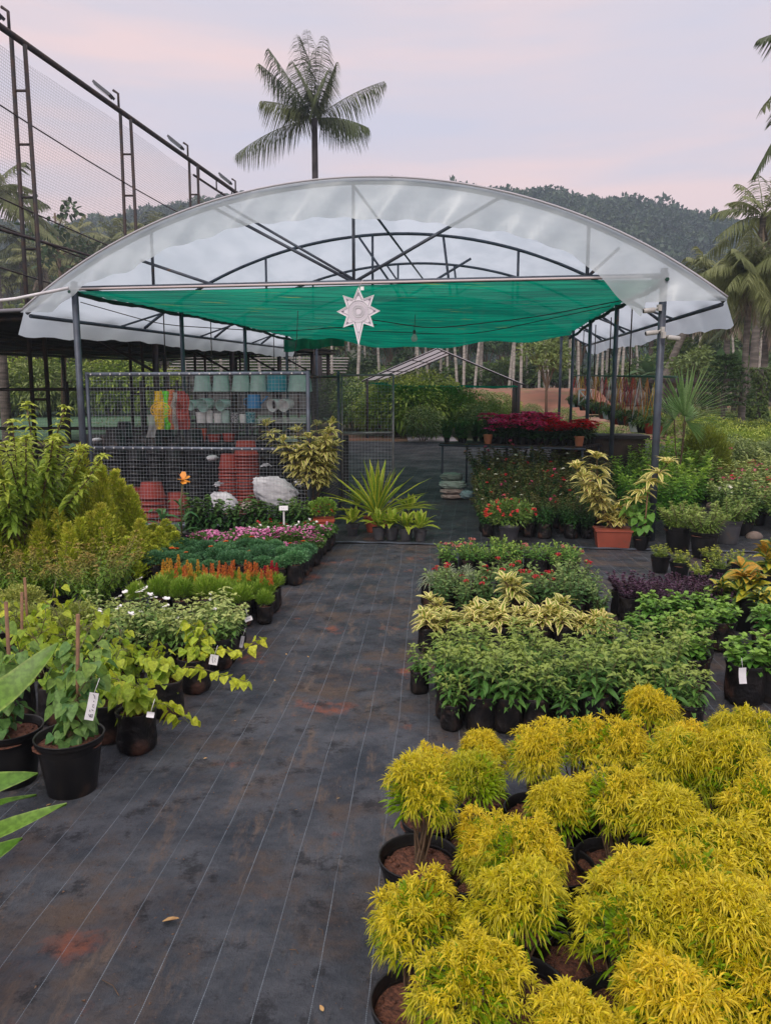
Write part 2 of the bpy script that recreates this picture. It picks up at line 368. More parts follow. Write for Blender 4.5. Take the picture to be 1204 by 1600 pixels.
# ================================================================== plant library
Z = np.array((0, 0, 1.0))
def nrm(v): return v / (np.linalg.norm(v, axis=-1, keepdims=True) + 1e-12)
PL = ((0, .12), (.3, .85), (.55, 1), (.8, .6), (1, .03))           # lance
PO = ((0, .25), (.25, 1), (.55, .95), (.85, .5), (1, .05))         # oval
PH = ((0, .75), (.15, 1.1), (.45, 1), (.78, .5), (1, .04))         # heart
PS = ((0, .5), (.35, 1), (.7, .8), (1, .04))                       # strap
PT = ((0, .6), (.5, 1), (1, .1))                                   # tiny
PP = ((0, .35), (.55, 1), (1, .55))                                # petal
def leaf(mb, base, d, L, Wd, prof=PL, droop=.3, fold=.18, rng=None, roll=.5, m=0, tint=None, young=0.0, wave=0.0):
    base = np.asarray(base, float).reshape(-1, 3); n = len(base); d = nrm(np.asarray(d, float).reshape(-1, 3))
    L = np.broadcast_to(L, (n,)).astype(float); Wd = np.broadcast_to(Wd, (n,)).astype(float); droop = np.broadcast_to(droop, (n,))
    sd = np.cross(d, Z); bad = np.linalg.norm(sd, axis=1) < .15
    if bad.any():
        q = rng.normal(size=(bad.sum(), 3)); sd[bad] = np.cross(d[bad], q)
    sd = nrm(sd); up = np.cross(sd, d)
    a = rng.normal(size=n)[:, None] * roll; sd, up = sd * np.cos(a) + up * np.sin(a), up * np.cos(a) - sd * np.sin(a)
    K = len(prof); rows, at = [], []
    tint = rng.random(n) if tint is None else np.broadcast_to(tint, (n,)); young = np.broadcast_to(young, (n,))
    three = fold is not None
    for t, wf in prof:
        p = base + d * (L * t)[:, None] - Z * (droop * L * t * t)[:, None]
        w = (Wd * wf * .5)[:, None]; f = (fold or 0) * 2 * w
        ww = wave * L[:, None] * np.sin(t * 9 + a * 5) if wave else 0
        if three: rows += [p - sd * w + up * (f + ww), p, p + sd * w + up * (f - ww)]; ats = (1, 0, 1)
        else: rows += [p - sd * w, p + sd * w]; ats = (.5, .5)
        for q in ats: at.append(np.stack((tint, np.full(n, q * 1.0), young), 1))
    c = 3 if three else 2; V = np.stack(rows, 1); A = np.stack(at, 1)       # n, K*c, 3
    f = []
    for k in range(K - 1):
        for j in range(c - 1): f.append((k * c + j, k * c + j + 1, (k + 1) * c + j + 1, (k + 1) * c + j))
    f = (np.arange(n)[:, None, None] * (K * c) + np.array(f)[None]).reshape(-1, 4)
    mb.add(V.reshape(-1, 3), f, m, A.reshape(-1, 3))
def sph(rng, n, zmin=-1.0):
    z = rng.uniform(zmin, 1, n); a = rng.uniform(0, 2 * math.pi, n); r = np.sqrt(1 - z * z); return np.stack((r * np.cos(a), r * np.sin(a), z), 1)
def curve(a, d, L, bend, n=7):
    t = np.linspace(0, 1, n)[:, None]; return np.asarray(a) + np.asarray(d) * L * t + np.asarray(bend) * L * t * t
def flower(mb, pts, r, petals=6, m=0, rng=None, nz=None, cup=.25):
    pts = np.asarray(pts, float).reshape(-1, 3); n = len(pts)
    nz = nrm(rng.normal(size=(n, 3)) * .35 + Z) if nz is None else nz
    a = np.cross(nz, rng.normal(size=(n, 3))); a = nrm(a); b = np.cross(nz, a); tn = rng.random(n)
    for k in range(petals):
        th = 2 * math.pi * k / petals; d = nrm(a * math.cos(th) + b * math.sin(th) + nz * cup)
        leaf(mb, pts, d, r, r * 5.2 / petals, PP, 0, None, rng, .15, m, tn)
def upright(seed, h=.35, r=.1, nst=7, nodes=7, per=2, L=.06, Wd=.022, ang=.5, droop=.35, prof=PL, lean=.35, fold=.18, t0=.25, taper=.35, sr=.0025, z0=.0, tuft=0, wob=.2, young=1.0):
    """leafy upright stems out of one root; returns leaves, stems, tips"""
    rng = np.random.default_rng(seed); lv, stm, tips = MB(), MB(), []
    B, D, LL, YY = [], [], [], []
    for s in range(nst):
        az = 2 * math.pi * s / nst + rng.uniform(-.5, .5); q = rng.uniform(.1, 1) ** .6 if nst > 1 else 0
        b = np.array((math.cos(az) * r * .25 * q, math.sin(az) * r * .25 * q, z0)); hh = h * rng.uniform(.75, 1.05) * (1 - .15 * q)
        d = nrm(np.array((math.cos(az) * lean * q, math.sin(az) * lean * q, 1.0)) + rng.normal(size=3) * .04)
        pts = curve(b, d, hh, np.array((*(rng.normal(size=2) * .1 * wob * 2), .0)), 8)
        stm.tube(pts, np.linspace(sr, sr * .5, 8), seg=5, cap=False, a=(rng.random(), 0, 0)); tips.append(pts[-1])
        for k in range(nodes):
            t = t0 + (1 - t0) * k / max(nodes - 1, 1); p = pts[0] + 0; i = t * 7; j = min(int(i), 6); p = pts[j] + (pts[j + 1] - pts[j]) * (i - j)
            for q2 in range(per):
                a = 2 * math.pi * q2 / per + k * (math.pi / 2 if per == 2 else 2.4) + rng.normal() * .25 + s
                e = ang + (t ** 3) * .55 + rng.normal() * .18
                B.append(p); D.append((math.cos(a) * math.cos(e), math.sin(a) * math.cos(e), math.sin(e)))
                LL.append(L * (1 - taper * t) * rng.uniform(.75, 1.15)); YY.append(max(0, (t - .6) / .4) * young)
        for q2 in range(tuft):
            a = rng.uniform(0, 6.28); e = rng.uniform(.3, 1.3); B.append(pts[-1]); D.append((math.cos(a) * math.cos(e), math.sin(a) * math.cos(e), math.sin(e))); LL.append(L * .6); YY.append(young)
    LL = np.array(LL); leaf(lv, B, D, LL, LL / L * Wd, prof, droop, fold, rng, .3, young=np.array(YY))
    return lv, stm, np.array(tips)
def dome(seed, rx=.15, rz=.12, cz=.2, n=700, L=.03, Wd=.012, prof=PL, droop=.2, inner=.55, up=.5, zmin=-.5, clump=7, fold=None, young=0.0, rng=None):
    rng = np.random.default_rng(seed); lv = MB(); d = sph(rng, n, zmin); c = sph(rng, clump, zmin)
    lum = (1 - .22 * np.min(np.linalg.norm(d[:, None] - c[None], axis=2), axis=1))
    rad = rng.uniform(inner, 1, n) ** .6 * lum
    p = d * rad[:, None] * (rx, rx, rz) + (0, 0, cz); dr = nrm(d + Z * up + rng.normal(size=(n, 3)) * .45)
    LL = L * rng.uniform(.7, 1.2, n); leaf(lv, p, dr, LL, LL / L * Wd, prof, droop, fold, rng, .7, young=np.clip(young * (d[:, 2] * .6 + .5) * (rad > .8), 0, 1)); return lv
def rosette(seed, n=24, L=.3, Wd=.03, e0=.1, e1=1.4, droop=.5, z0=.02, prof=PS, fold=.15, wave=0.0, stem=0.0):
    rng = np.random.default_rng(seed); lv = MB(); k = np.arange(n); a = k * 2.4 + rng.normal(size=n) * .15; t = k / max(n - 1, 1); e = e0 + (e1 - e0) * t ** 1.1 + rng.normal(size=n) * .06
    d = np.stack((np.cos(a) * np.cos(e), np.sin(a) * np.cos(e), np.sin(e)), 1); b = np.stack((np.cos(a) * .008, np.sin(a) * .008, z0 + stem * t), 1)
    leaf(lv, b, d, L * rng.uniform(.8, 1.1, n) * (1 - .25 * t), Wd, prof, droop * (1 - .6 * t), fold, rng, .12, young=t, wave=wave); return lv
def song(seed, h=.4, nst=3, whorls=5, per=11, L=.13, Wd=.022, lean=.35):
    """song of india: stems with whorls of recurved striped leaves"""
    rng = np.random.default_rng(seed); lv, stm = MB(), MB()
    for s in range(nst):
        az = rng.uniform(0, 6.28); d = nrm(np.array((math.cos(az) * lean, math.sin(az) * lean, 1))); hh = h * rng.uniform(.6, 1)
        pts = curve((0, 0, 0), d, hh, (rng.normal() * .12, rng.normal() * .12, 0), 8); stm.tube(pts, .006, seg=6, cap=False)
        for k in range(whorls):
            t = .45 + .55 * k / max(whorls - 1, 1); i = t * 7; j = min(int(i), 6); p = pts[j] + (pts[j + 1] - pts[j]) * (i - j); n = per
            a = np.arange(n) * 2.4 + k; e = rng.uniform(.1, .85, n) + (.45 if k == whorls - 1 else 0)
            dd = np.stack((np.cos(a) * np.cos(e), np.sin(a) * np.cos(e), np.sin(e)), 1)
            leaf(lv, np.tile(p, (n, 1)), dd, L * rng.uniform(.7, 1.1, n), Wd * 1.25, PL, rng.uniform(.3, .75, n), .12, rng, .25)
    return lv, stm
def cone(seed, h=.9, r=.26, n=2600, L=.05, Wd=.011, tips=5):
    """a conifer of upright feathery sprays with an uneven pointed outline"""
    rng = np.random.default_rng(seed); lv = MB(); B, D = [], []
    lead = [(np.array((rng.normal() * r * .5 * (i > 0), rng.normal() * r * .5 * (i > 0))), h * (1 if i == 0 else rng.uniform(.45, .92)), r * (.75 if i == 0 else .5)) for i in range(tips)]
    for i in range(n):
        c, hh, rr = lead[i % tips]; t = rng.random() ** .75; a = rng.uniform(0, 6.28); pr = (1 - t) ** .8 * 1.25 * (.35 + .65 * min(1, t * 4 + .25))
        lob = .8 + .34 * math.sin(a * 3 + t * 21 + i % tips) + .26 * math.sin(a * 7 - t * 37 + 2 * (i % tips)) ; q = rr * pr * lob * rng.uniform(.45, 1.12) ** .5
        B.append((c[0] + math.cos(a) * q, c[1] + math.sin(a) * q, t * hh)); D.append((math.cos(a) * .55, math.sin(a) * .55, 1.1))
    B = np.array(B); D = nrm(np.array(D)); LL = L * rng.uniform(.6, 1.3, n); yg = np.clip(B[:, 2] / h, 0, 1) * rng.random(n)
    leaf(lv, B, D, LL, LL / L * Wd, PL, .05, None, rng, 1.2, young=yg)
    for s in (-1, 1):
        sdv = nrm(np.cross(D, rng.normal(size=D.shape))); leaf(lv, B + D * .012, nrm(D + s * .6 * sdv), LL * .7, LL / L * Wd, PT, .05, None, rng, 1.2, young=yg)
    return lv
BLK = mat('black_plastic', (0.007, 0.007, 0.008), (0.014, 0.013, 0.013), rough=.36, spec=.35, sc=9, c3=(0.07, 0.04, 0.028), sc3=5, lo3=.6, hi3=.75, bump=.15, bsc=20)
BAG = mat('nursery_bag_plastic', (0.006, 0.006, 0.007), (0.016, 0.013, 0.012), rough=.42, spec=.35, sc=12, c3=(0.11, 0.055, 0.038), sc3=7, lo3=.52, hi3=.7, bump=.9, bsc=16, obj=.4)
TER = mat('terracotta_plastic', (0.33, 0.075, 0.042), (0.27, 0.06, 0.035), rough=.5, sc=5, obj=.15, c3=(0.18, 0.07, 0.045), sc3=7, lo3=.58, hi3=.7)
GRP = mat('grey_plastic', (0.05, 0.05, 0.058), (0.07, 0.07, 0.075), rough=.45, c3=(0.1, 0.07, 0.05), sc3=6, lo3=.58, hi3=.72)
SOIL = mat('potting_soil', (0.085, 0.034, 0.020), (0.19, 0.075, 0.042), rough=.95, sc=60, bump=1.0, bsc=90)
BARK = mat('brown_stem', (0.16, 0.10, 0.06), (0.09, 0.06, 0.035), rough=.8, sc=30)
GST = mat('green_stem', (0.10, 0.13, 0.04), (0.14, 0.10, 0.05), rough=.6, sc=20)
def pot(R_=.11, h=.2, m=BLK, seg=28, rim=.018, soil=True, name='pot'):
    """tapered plastic pot with a rolled rim; returns part tuples"""
    g = MB(); t = .004
    g.lathe([(0, .0), (R_ * .70, 0), (R_ * .72, .006), (R_ * .93, h - rim * 1.8), (R_ * .93, h - rim * 1.7), (R_ * .985, h - rim * 1.5), (R_ * 1.0, h - rim * .9), (R_ * 1.0, h - rim * .25), (R_ * 1.03, h - .003), (R_ * 1.02, h), (R_ * .99, h), (R_ * .965, h - .004), (R_ * .93, h - .05), (R_ * .9, h - .06)], seg=seg, m=0)
    out = [(name, g.mesh(name, m))]
    if soil: out.append(('soil', soilmesh(R_ * .94, h - .035)))
    return out
def soilmesh(r, z, seed=3):
    rng = np.random.default_rng(seed); g = MB()
    g.lathe([(r, z - .004), (r * .8, z + .002), (r * .55, z), (r * .3, z + .004), (0.001, z + .006)], seg=20, wob=.03, rng=rng)
    for i in range(34):
        a, q, s = rng.uniform(0, 6.28), r * .9 * math.sqrt(rng.random()), rng.uniform(.003, .008); c = (math.cos(a) * q, math.sin(a) * q, z + .002)
        g.lathe([(.001, -s * .5), (s, -s * .2), (s * .8, s * .5), (.001, s * .8)], c, seg=5, wob=.2, rng=rng)
    return g.mesh('soil', SOIL)
def bag(seed, R_=.065, h=.17, m=BAG):
    rng = np.random.default_rng(seed); g = MB()
    g.lathe([(0, 0), (R_ * .9, .002), (R_ * 1.02, .015), (R_ * 1.05, h * .3), (R_ * .98, h * .6), (R_ * 1.0, h * .85), (R_ * 1.05, h * .98), (R_ * 1.03, h), (R_ * .96, h * .99), (R_ * .93, h * .88)], seg=18, wob=.035, rng=rng)
    return [('nursery_bag', g.mesh('nursery_bag', m)), ('soil', soilmesh(R_ * .93, h * .9, seed))]
def lift(mb, z):
    o = MB(); o.join(mb, (0, 0, z)); return o
def proto(name, cat, parts): return {'name': name, 'cat': cat, 'parts': parts}
ORD = ['first', 'second', 'third', 'fourth', 'fifth', 'sixth', 'seventh', 'eighth', 'ninth', 'tenth', 'eleventh', 'twelfth', 'thirteenth', 'fourteenth', 'fifteenth', 'sixteenth', 'seventeenth', 'eighteenth']
def gl(xy, dz=.012): return (float(xy[0]), float(xy[1]), float(gz(xy[0], xy[1])) + dz)
def block(protos, c, across, deep, nu, nv, desc, group, cat=None, jit=.22, s=(.78, 1.18), rot=0.0, skip=()):
    """a block of pots set out in rows: c = its front corner by the path, across and deep = step vectors"""
    c, across, deep = (np.asarray(q, float) for q in (c, across, deep)); out = []
    st = (np.linalg.norm(across) + np.linalg.norm(deep)) / 2
    for j in range(nv):
        for i in range(nu):
            if (i, j) in skip: continue
            p = c + across * i + deep * j + np.array((RND.uniform(-jit, jit), RND.uniform(-jit, jit))) * st
            pr = protos[RND.randrange(len(protos))]
            out.append(place(pr, gl(p), f"{desc}, {ORD[i]} from the path in row {ORD[j]} back", cat, group, sc=RND.uniform(*s)))
    return out
# ================================================================== polytunnel
STEEL = mat('blue_grey_steel', (0.075, 0.095, 0.125), (0.055, 0.065, 0.085), rough=.5, metal=.3, sc=6, c3=(0.13, 0.07, 0.04), sc3=11, lo3=.66, hi3=.74)
DARKST = mat('dark_steel', (0.022, 0.022, 0.026), (0.05, 0.03, 0.022), rough=.6, metal=.2, sc=7)
GALV = mat('galvanised_steel', (0.46, 0.50, 0.56), (0.33, 0.36, 0.41), rough=.5, metal=.1, sc=14, c3=(0.16, 0.11, 0.08), sc3=9, lo3=.62, hi3=.72)
WHT = mat('white_paint', (0.72, 0.72, 0.74), (0.6, 0.6, 0.62), rough=.5, sc=8)
HW = 3.61; EO = 4.29; ZE = 2.80; ZA = 4.25; PZ = 3.10
RR = (EO ** 2 + (ZA - ZE) ** 2) / (2 * (ZA - ZE))
def az(u): return ZA - (RR - math.sqrt(max(RR * RR - u * u, 0)))
BAY = 3.42; LEN = BAY * 4
shed = thing('polytunnel', W(0, 0, 0), 'large arched polytunnel with clear film roof and steel posts at the path end', 'polytunnel')
def sl(u, v, z):       # local to the tunnel's own origin
    return W(u, v, z) - W(0, 0, 0)
film = sheer('clear_film', (0.60, 0.69, 0.75), .93, .78, (0.52, 0.61, 0.67), sc=2.6, rough=.35, stretch=(1, .25, 1), bump=.4)
filmskirt = sheer('film_skirt', (0.72, 0.80, 0.83), .74, .45, (0.60, 0.68, 0.72), sc=2.2, rough=.3, stretch=(1, 1, 2.0), bump=.5)
rw = random.Random(4)
g = MB()
def roofp(t, v):
    # t in -1..1 over the arch, beyond that the loose flap below the eave tube
    if abs(t) <= 1:
        a = t * math.asin(EO / RR); u = RR * math.sin(a); z = ZA - RR + RR * math.cos(a)
        bays = (v / BAY) % 1.0
        k = .05 * math.sin(math.pi * min(max(bays, 0), 1)) * (1 - abs(t) ** 3)
        z -= k; z += .012 * math.sin(u * 4.0 + 2 * math.sin(v * 1.3)) * math.sin(v * 3.1)
        return sl(u, v, z + .03)
    s = abs(t) - 1; sg = 1 if t > 0 else -1
    u = sg * (EO + s * .35 + .03 * math.sin(v * 5)); z = ZE - s * (.95 + .10 * math.sin(v * 1.1 + 1) + .05 * math.sin(v * 7)) + .03
    return sl(u, v, z)
ts = np.concatenate((np.linspace(-1.3, -1.05, 4), np.linspace(-1, 1, 61), np.linspace(1.05, 1.3, 4)))
g.grid(roofp, ts, np.linspace(-.06, LEN + .25, 70))
part('film_roof', g, film, shed, label='milky clear plastic film stretched over the arches')
g = MB()
def skirt(t, s):
    a = t * math.asin(EO / RR); u = RR * math.sin(a); z0 = ZA - RR + RR * math.cos(a)
    h = .44 + .05 * math.sin(u * 1.1 + .6) + .018 * math.sin(u * 6.3) + .01 * math.sin(u * 17)
    if u > 2.2: h += .40 * float(ss(2.3, 3.45, u)) - .25 * float(ss(3.6, 4.4, u))
    if u < -2.6: h -= .16 * float(ss(-2.6, -3.6, -abs(u)) if False else ss(2.6, 3.8, -u))
    h = min(h, z0 - 2.86 + .1) if abs(u) > 3.4 else h
    v = -.07 - .05 * s + .035 * math.sin(u * 7 + s * 3) * s + .02 * math.sin(u * 17 + 5 * s) * s
    return sl(u, v, z0 + .035 - h * s)
g.grid(skirt, np.linspace(-1, 1, 150), np.linspace(0, 1, 9))
part('film_skirt', g, filmskirt, shed, label='wrinkled overlap of film hanging from the front arch')
g = MB()
ua = np.linspace(-EO, EO, 50)
g.tube([sl(u, -.10, az(u) + .035) for u in ua], .013, seg=5); part('film_edge_cord', g, mat('cord_grey', (0.42, 0.42, 0.45), rough=.7), shed)
# arches and trusses
for k in range(5):
    v = k * BAY
    g = MB(); g.tube([sl(u, v, az(u)) for u in ua], .026, seg=7); part('arch', g, STEEL, shed)
    if k in (0, 4):
        g = MB(); g.tube([sl(-HW - .05, v, PZ), sl(HW + .05, v, PZ)], .028); part('tie_beam', g, STEEL, shed)
    tr = [((0, PZ), (0, az(0))), ((0.0, PZ), (-1.75, az(1.75))), ((0.0, PZ), (1.75, az(1.75))), ((-2.55, PZ), (-2.55, az(2.55))), ((2.75, PZ), (2.75, az(2.75))), ((-2.7, 3.42), (-1.75, PZ)), ((3.1, 3.42), (2.75, PZ))]
    if k: tr = [((-.3, 3.12), (-.3, az(.3))), ((1.0, 3.12), (.85, az(.85))), ((.25, 3.12), (-.55, az(.55) + .02)), ((0.05, 3.12), (1.3, az(1.3) - .3)), ((2.05, 3.12), (2.05, az(2.05))), ((-2.1, 3.12), (-2.1, az(2.1)))]
    if k in (0, 1, 2):
        for (a, b), (c_, d_) in tr:
            g = MB(); g.tube([sl(a, v, b), sl(c_, v, d_)], .021, seg=6); part('strut', g, STEEL, shed)
    if k == 0:
        g = MB(); g.tube([sl(.06, v, PZ), sl(-1.58, v + .02, az(1.6) - .02)], .018, seg=6); part('strut', g, STEEL, shed)
for k in range(5):
    for sgn in (-1, 1):
        v = k * BAY; g = MB(); g.tube([sl(sgn * HW, v, -.1), sl(sgn * HW, v, az(HW) if k else PZ + .08)], .043 if k == 0 else .036, seg=12)
        g.box(sl(sgn * HW, v, .004), (.16, .16, .008), rz=-YAW); part('post', g, STEEL, shed)
        if k:
            g = MB(); g.tube([sl(sgn * HW, v, PZ + .05), sl(sgn * (EO - .02), v - .9, ZE - .02)], .018, seg=6); part('brace', g, STEEL, shed)
for sgn in (-1, 1):
    g = MB(); g.tube([sl(sgn * (EO - .02), v, ZE - .03) for v in (0.05, LEN)], .026, seg=8); part('eave_tube', g, STEEL, shed)
    for v in (np.arange(6) * 2.3 + 1.6 if sgn > 0 else np.arange(6) * 2.25 + 3.4):
        g = MB(); g.tube([sl(sgn * 3.92, v, az(3.92)), sl(sgn * 3.92, v, 1.93 if sgn > 0 else 1.6)], .011, seg=6); part('hanger_rod', g, DARKST, shed)
g = MB(); g.tube([sl(3.92, .5, 1.95), sl(3.92, 13.5, 1.95)], .018, seg=6); part('hanging_rail', g, mat('green_paint', (0.03, 0.12, 0.07), (0.05, 0.10, 0.07), rough=.5), shed)
g = MB(); g.tube([sl(0, v, ZA - .03) for v in (0, LEN)], .02, seg=6); part('ridge_tube', g, STEEL, shed)
g = MB(); g.tube([sl(HW, v, PZ + .02) for v in (0, LEN)], .022, seg=6); part('side_beam', g, STEEL, shed)
g = MB(); g.tube([sl(-HW, v, PZ + .02) for v in (0, LEN)], .022, seg=6); part('side_beam', g, STEEL, shed)

# green shade net under the roof
def netmat():
    m = bpy.data.materials.new('green_shade_net'); m.use_nodes = True; nt = m.node_tree; nt.nodes.clear()
    t = N(nt, 'ShaderNodeTexCoord'); q = N(nt, 'ShaderNodeMapping'); q.inputs['Scale'].default_value = (.25, 5.0, 1); q.inputs['Rotation'].default_value = (0, 0, YAW); nt.links.new(t.outputs['Object'], q.inputs[0])
    n = N(nt, 'ShaderNodeTexNoise'); n.inputs['Scale'].default_value = 2.2; n.inputs['Detail'].default_value = 5; nt.links.new(q.outputs[0], n.inputs['Vector'])
    col = mixc(nt, (0.001, 0.38, 0.215), (0.001, 0.21, 0.13), maprange(nt, n.outputs['Fac'], .40, .62))  # darker bands put the shading of the net's folds into its colour
    n2 = N(nt, 'ShaderNodeTexNoise'); n2.inputs['Scale'].default_value = 5.0; nt.links.new(q.outputs[0], n2.inputs['Vector'])
    n3 = N(nt, 'ShaderNodeTexNoise'); n3.inputs['Scale'].default_value = .9; nt.links.new(t.outputs['Object'], n3.inputs['Vector'])
    col = mixc(nt, col, (0.35, 0.42, 0.06), mth(nt, 'MULTIPLY', maprange(nt, n2.outputs['Fac'], .655, .69), maprange(nt, n3.outputs['Fac'], .5, .6)))
    d = N(nt, 'ShaderNodeBsdfDiffuse'); nt.links.new(col, d.inputs[0]); tl = N(nt, 'ShaderNodeBsdfTranslucent'); nt.links.new(col, tl.inputs[0])
    mx = N(nt, 'ShaderNodeMixShader'); mx.inputs[0].default_value = .78; nt.links.new(d.outputs[0], mx.inputs[1]); nt.links.new(tl.outputs[0], mx.inputs[2])
    tp = N(nt, 'ShaderNodeBsdfTransparent'); m2 = N(nt, 'ShaderNodeMixShader'); m2.inputs[0].default_value = .965; nt.links.new(tp.outputs[0], m2.inputs[1]); nt.links.new(mx.outputs[0], m2.inputs[2])
    o = N(nt, 'ShaderNodeOutputMaterial'); nt.links.new(m2.outputs[0], o.inputs[0]); return m
NET = netmat()
net = thing('shade_net', W(0, 0, 3), 'green shade net stretched as a sagging ceiling under the polytunnel roof', 'shade net')
n0 = W(0, 0, 3)
def netp(u, v):
    q = (u + HW) / (2 * HW); e = math.sin(math.pi * min(max(q, 0), 1)); b = (v % BAY) / BAY
    sag = .07 * e * math.sin(math.pi * b) + .12 * e * float(ss(2, 11, v)) + .04 * float(ss(5, 11, v))
    z = PZ - .04 - sag + .016 * math.sin(v * 7 + u * .3) * e + .010 * math.sin(v * 17 + 1.5 * math.sin(u)) + .02 * math.sin(u * 2.1) * (v / 11)
    if v > 11: z -= .05 * math.sin(u * 3)
    if v > 10.6: z -= .09 * float(ss(10.6, 11.3, v)) * (1 + .4 * math.sin(u * 1.3 + 2))
    return W(u, v, z) - n0
g = MB(); g.grid(netp, np.linspace(-HW - .05, HW + .02, 90), np.linspace(-.03, 11.4, 260)); part('net_sheet', g, NET, net)
g = MB()   # rolled front rim and the dark gathered side hem
g.tube([W(u, -.05, PZ - .015) - n0 for u in np.linspace(-HW - .15, HW - .25, 30)], .014, seg=6); part('front_rope', g, mat('pale_rope', (0.62, 0.55, 0.55), rough=.8), net)
for sgn in (-1, 1):
    g = MB(); g.tube([W(sgn * (HW + .02), v, PZ - .05 - .03 * abs(math.sin(v * 1.5))  - .12 * float(ss(6, 11, v))) - n0 for v in np.linspace(-.1, 11.4, 60)], np.array([.022 + .014 * abs(math.sin(k * 1.9)) for k in range(60)]), seg=6)
    part('side_hem', g, mat('dark_green_net', (0.01, 0.05, 0.035), rough=.9), net)
g = MB()
def hang(a, b): 
    return W(-3.4 + a * 1.5, 9.2 + .1 * math.sin(a * 9), 2.86 - b * (.30 - .14 * a) - .02 * math.sin(a * 14)) - n0
g.grid(hang, np.linspace(0, 1, 30), np.linspace(0, 1, 8)); part('hanging_fold', g, NET, net)
for pts, r in (([(-3.55, .02, 2.98), (-2.6, .3, 2.70), (-1.2, .8, 2.62), (.1, 1.2, 2.72)], .006), ([(-.1, .5, 2.78), (.9, .6, 2.62), (2.2, .8, 2.76), (3.4, .6, 2.96)], .006), ([(-.75, .2, 2.84), (-.78, .25, 2.5), (-.85, .3, 2.2)], .004), ([(-.2, 1.5, 2.66), (1.4, 1.5, 2.58), (3.2, 1.2, 2.92)], .005)):
    pts = np.array([W(p[0], p[1], p[2] - .05) for p in pts]); t = np.linspace(0, 3, 25); sm = np.stack([np.interp(t, range(len(pts)), pts[:, i]) for i in range(3)], 1)
    for _ in range(3): sm[1:-1] = (sm[:-2] + sm[1:-1] * 2 + sm[2:]) / 4
    c_ = sm[0]; g = MB(); g.tube(sm - c_, r, seg=5)
    link('cable', g.mesh('cable', mat('black_cable', (0.012, 0.012, 0.014), rough=.5)), None, c_, label={(.006, -3.55): 'long thin black cable drooping from the left front post of the polytunnel', (.006, -.1): 'thin black cable running right from behind the white star ornament', (.004, -.75): 'short black cable hanging straight down left of the star ornament', (.005, -.2): 'faint dark wire under the net near the light bulb'}[(r, {0: -3.55}.get(0) if abs(c_[0] - W(-3.55, .02, 0)[0]) < .01 else -.1 if abs(c_[0] - W(-.1, .5, 0)[0]) < .01 else -.75 if abs(c_[0] - W(-.75, .2, 0)[0]) < .01 else -.2)], cat='cable')
# bulb
p = P(647, 528, 10.4); b = thing('light_bulb', p, 'clear glass light bulb hanging under the green net right of the star', 'light bulb')
g = MB(); g.lathe([(.001, -.05), (.028, -.045), (.042, -.02), (.043, 0), (.03, .03), (.016, .05), (.014, .06)], seg=16); part('glass', g, sheer('bulb_glass', (.6, .65, .62), .5, .3, rough=.1), b)
g = MB(); g.lathe([(.018, .05), (.019, .095), (.008, .10), (.001, .10)], seg=12); g.tube([(0, 0, .1), (.01, 0, .3)], .004, seg=5); part('socket', g, mat('bulb_socket', (.03, .04, .04)), b)
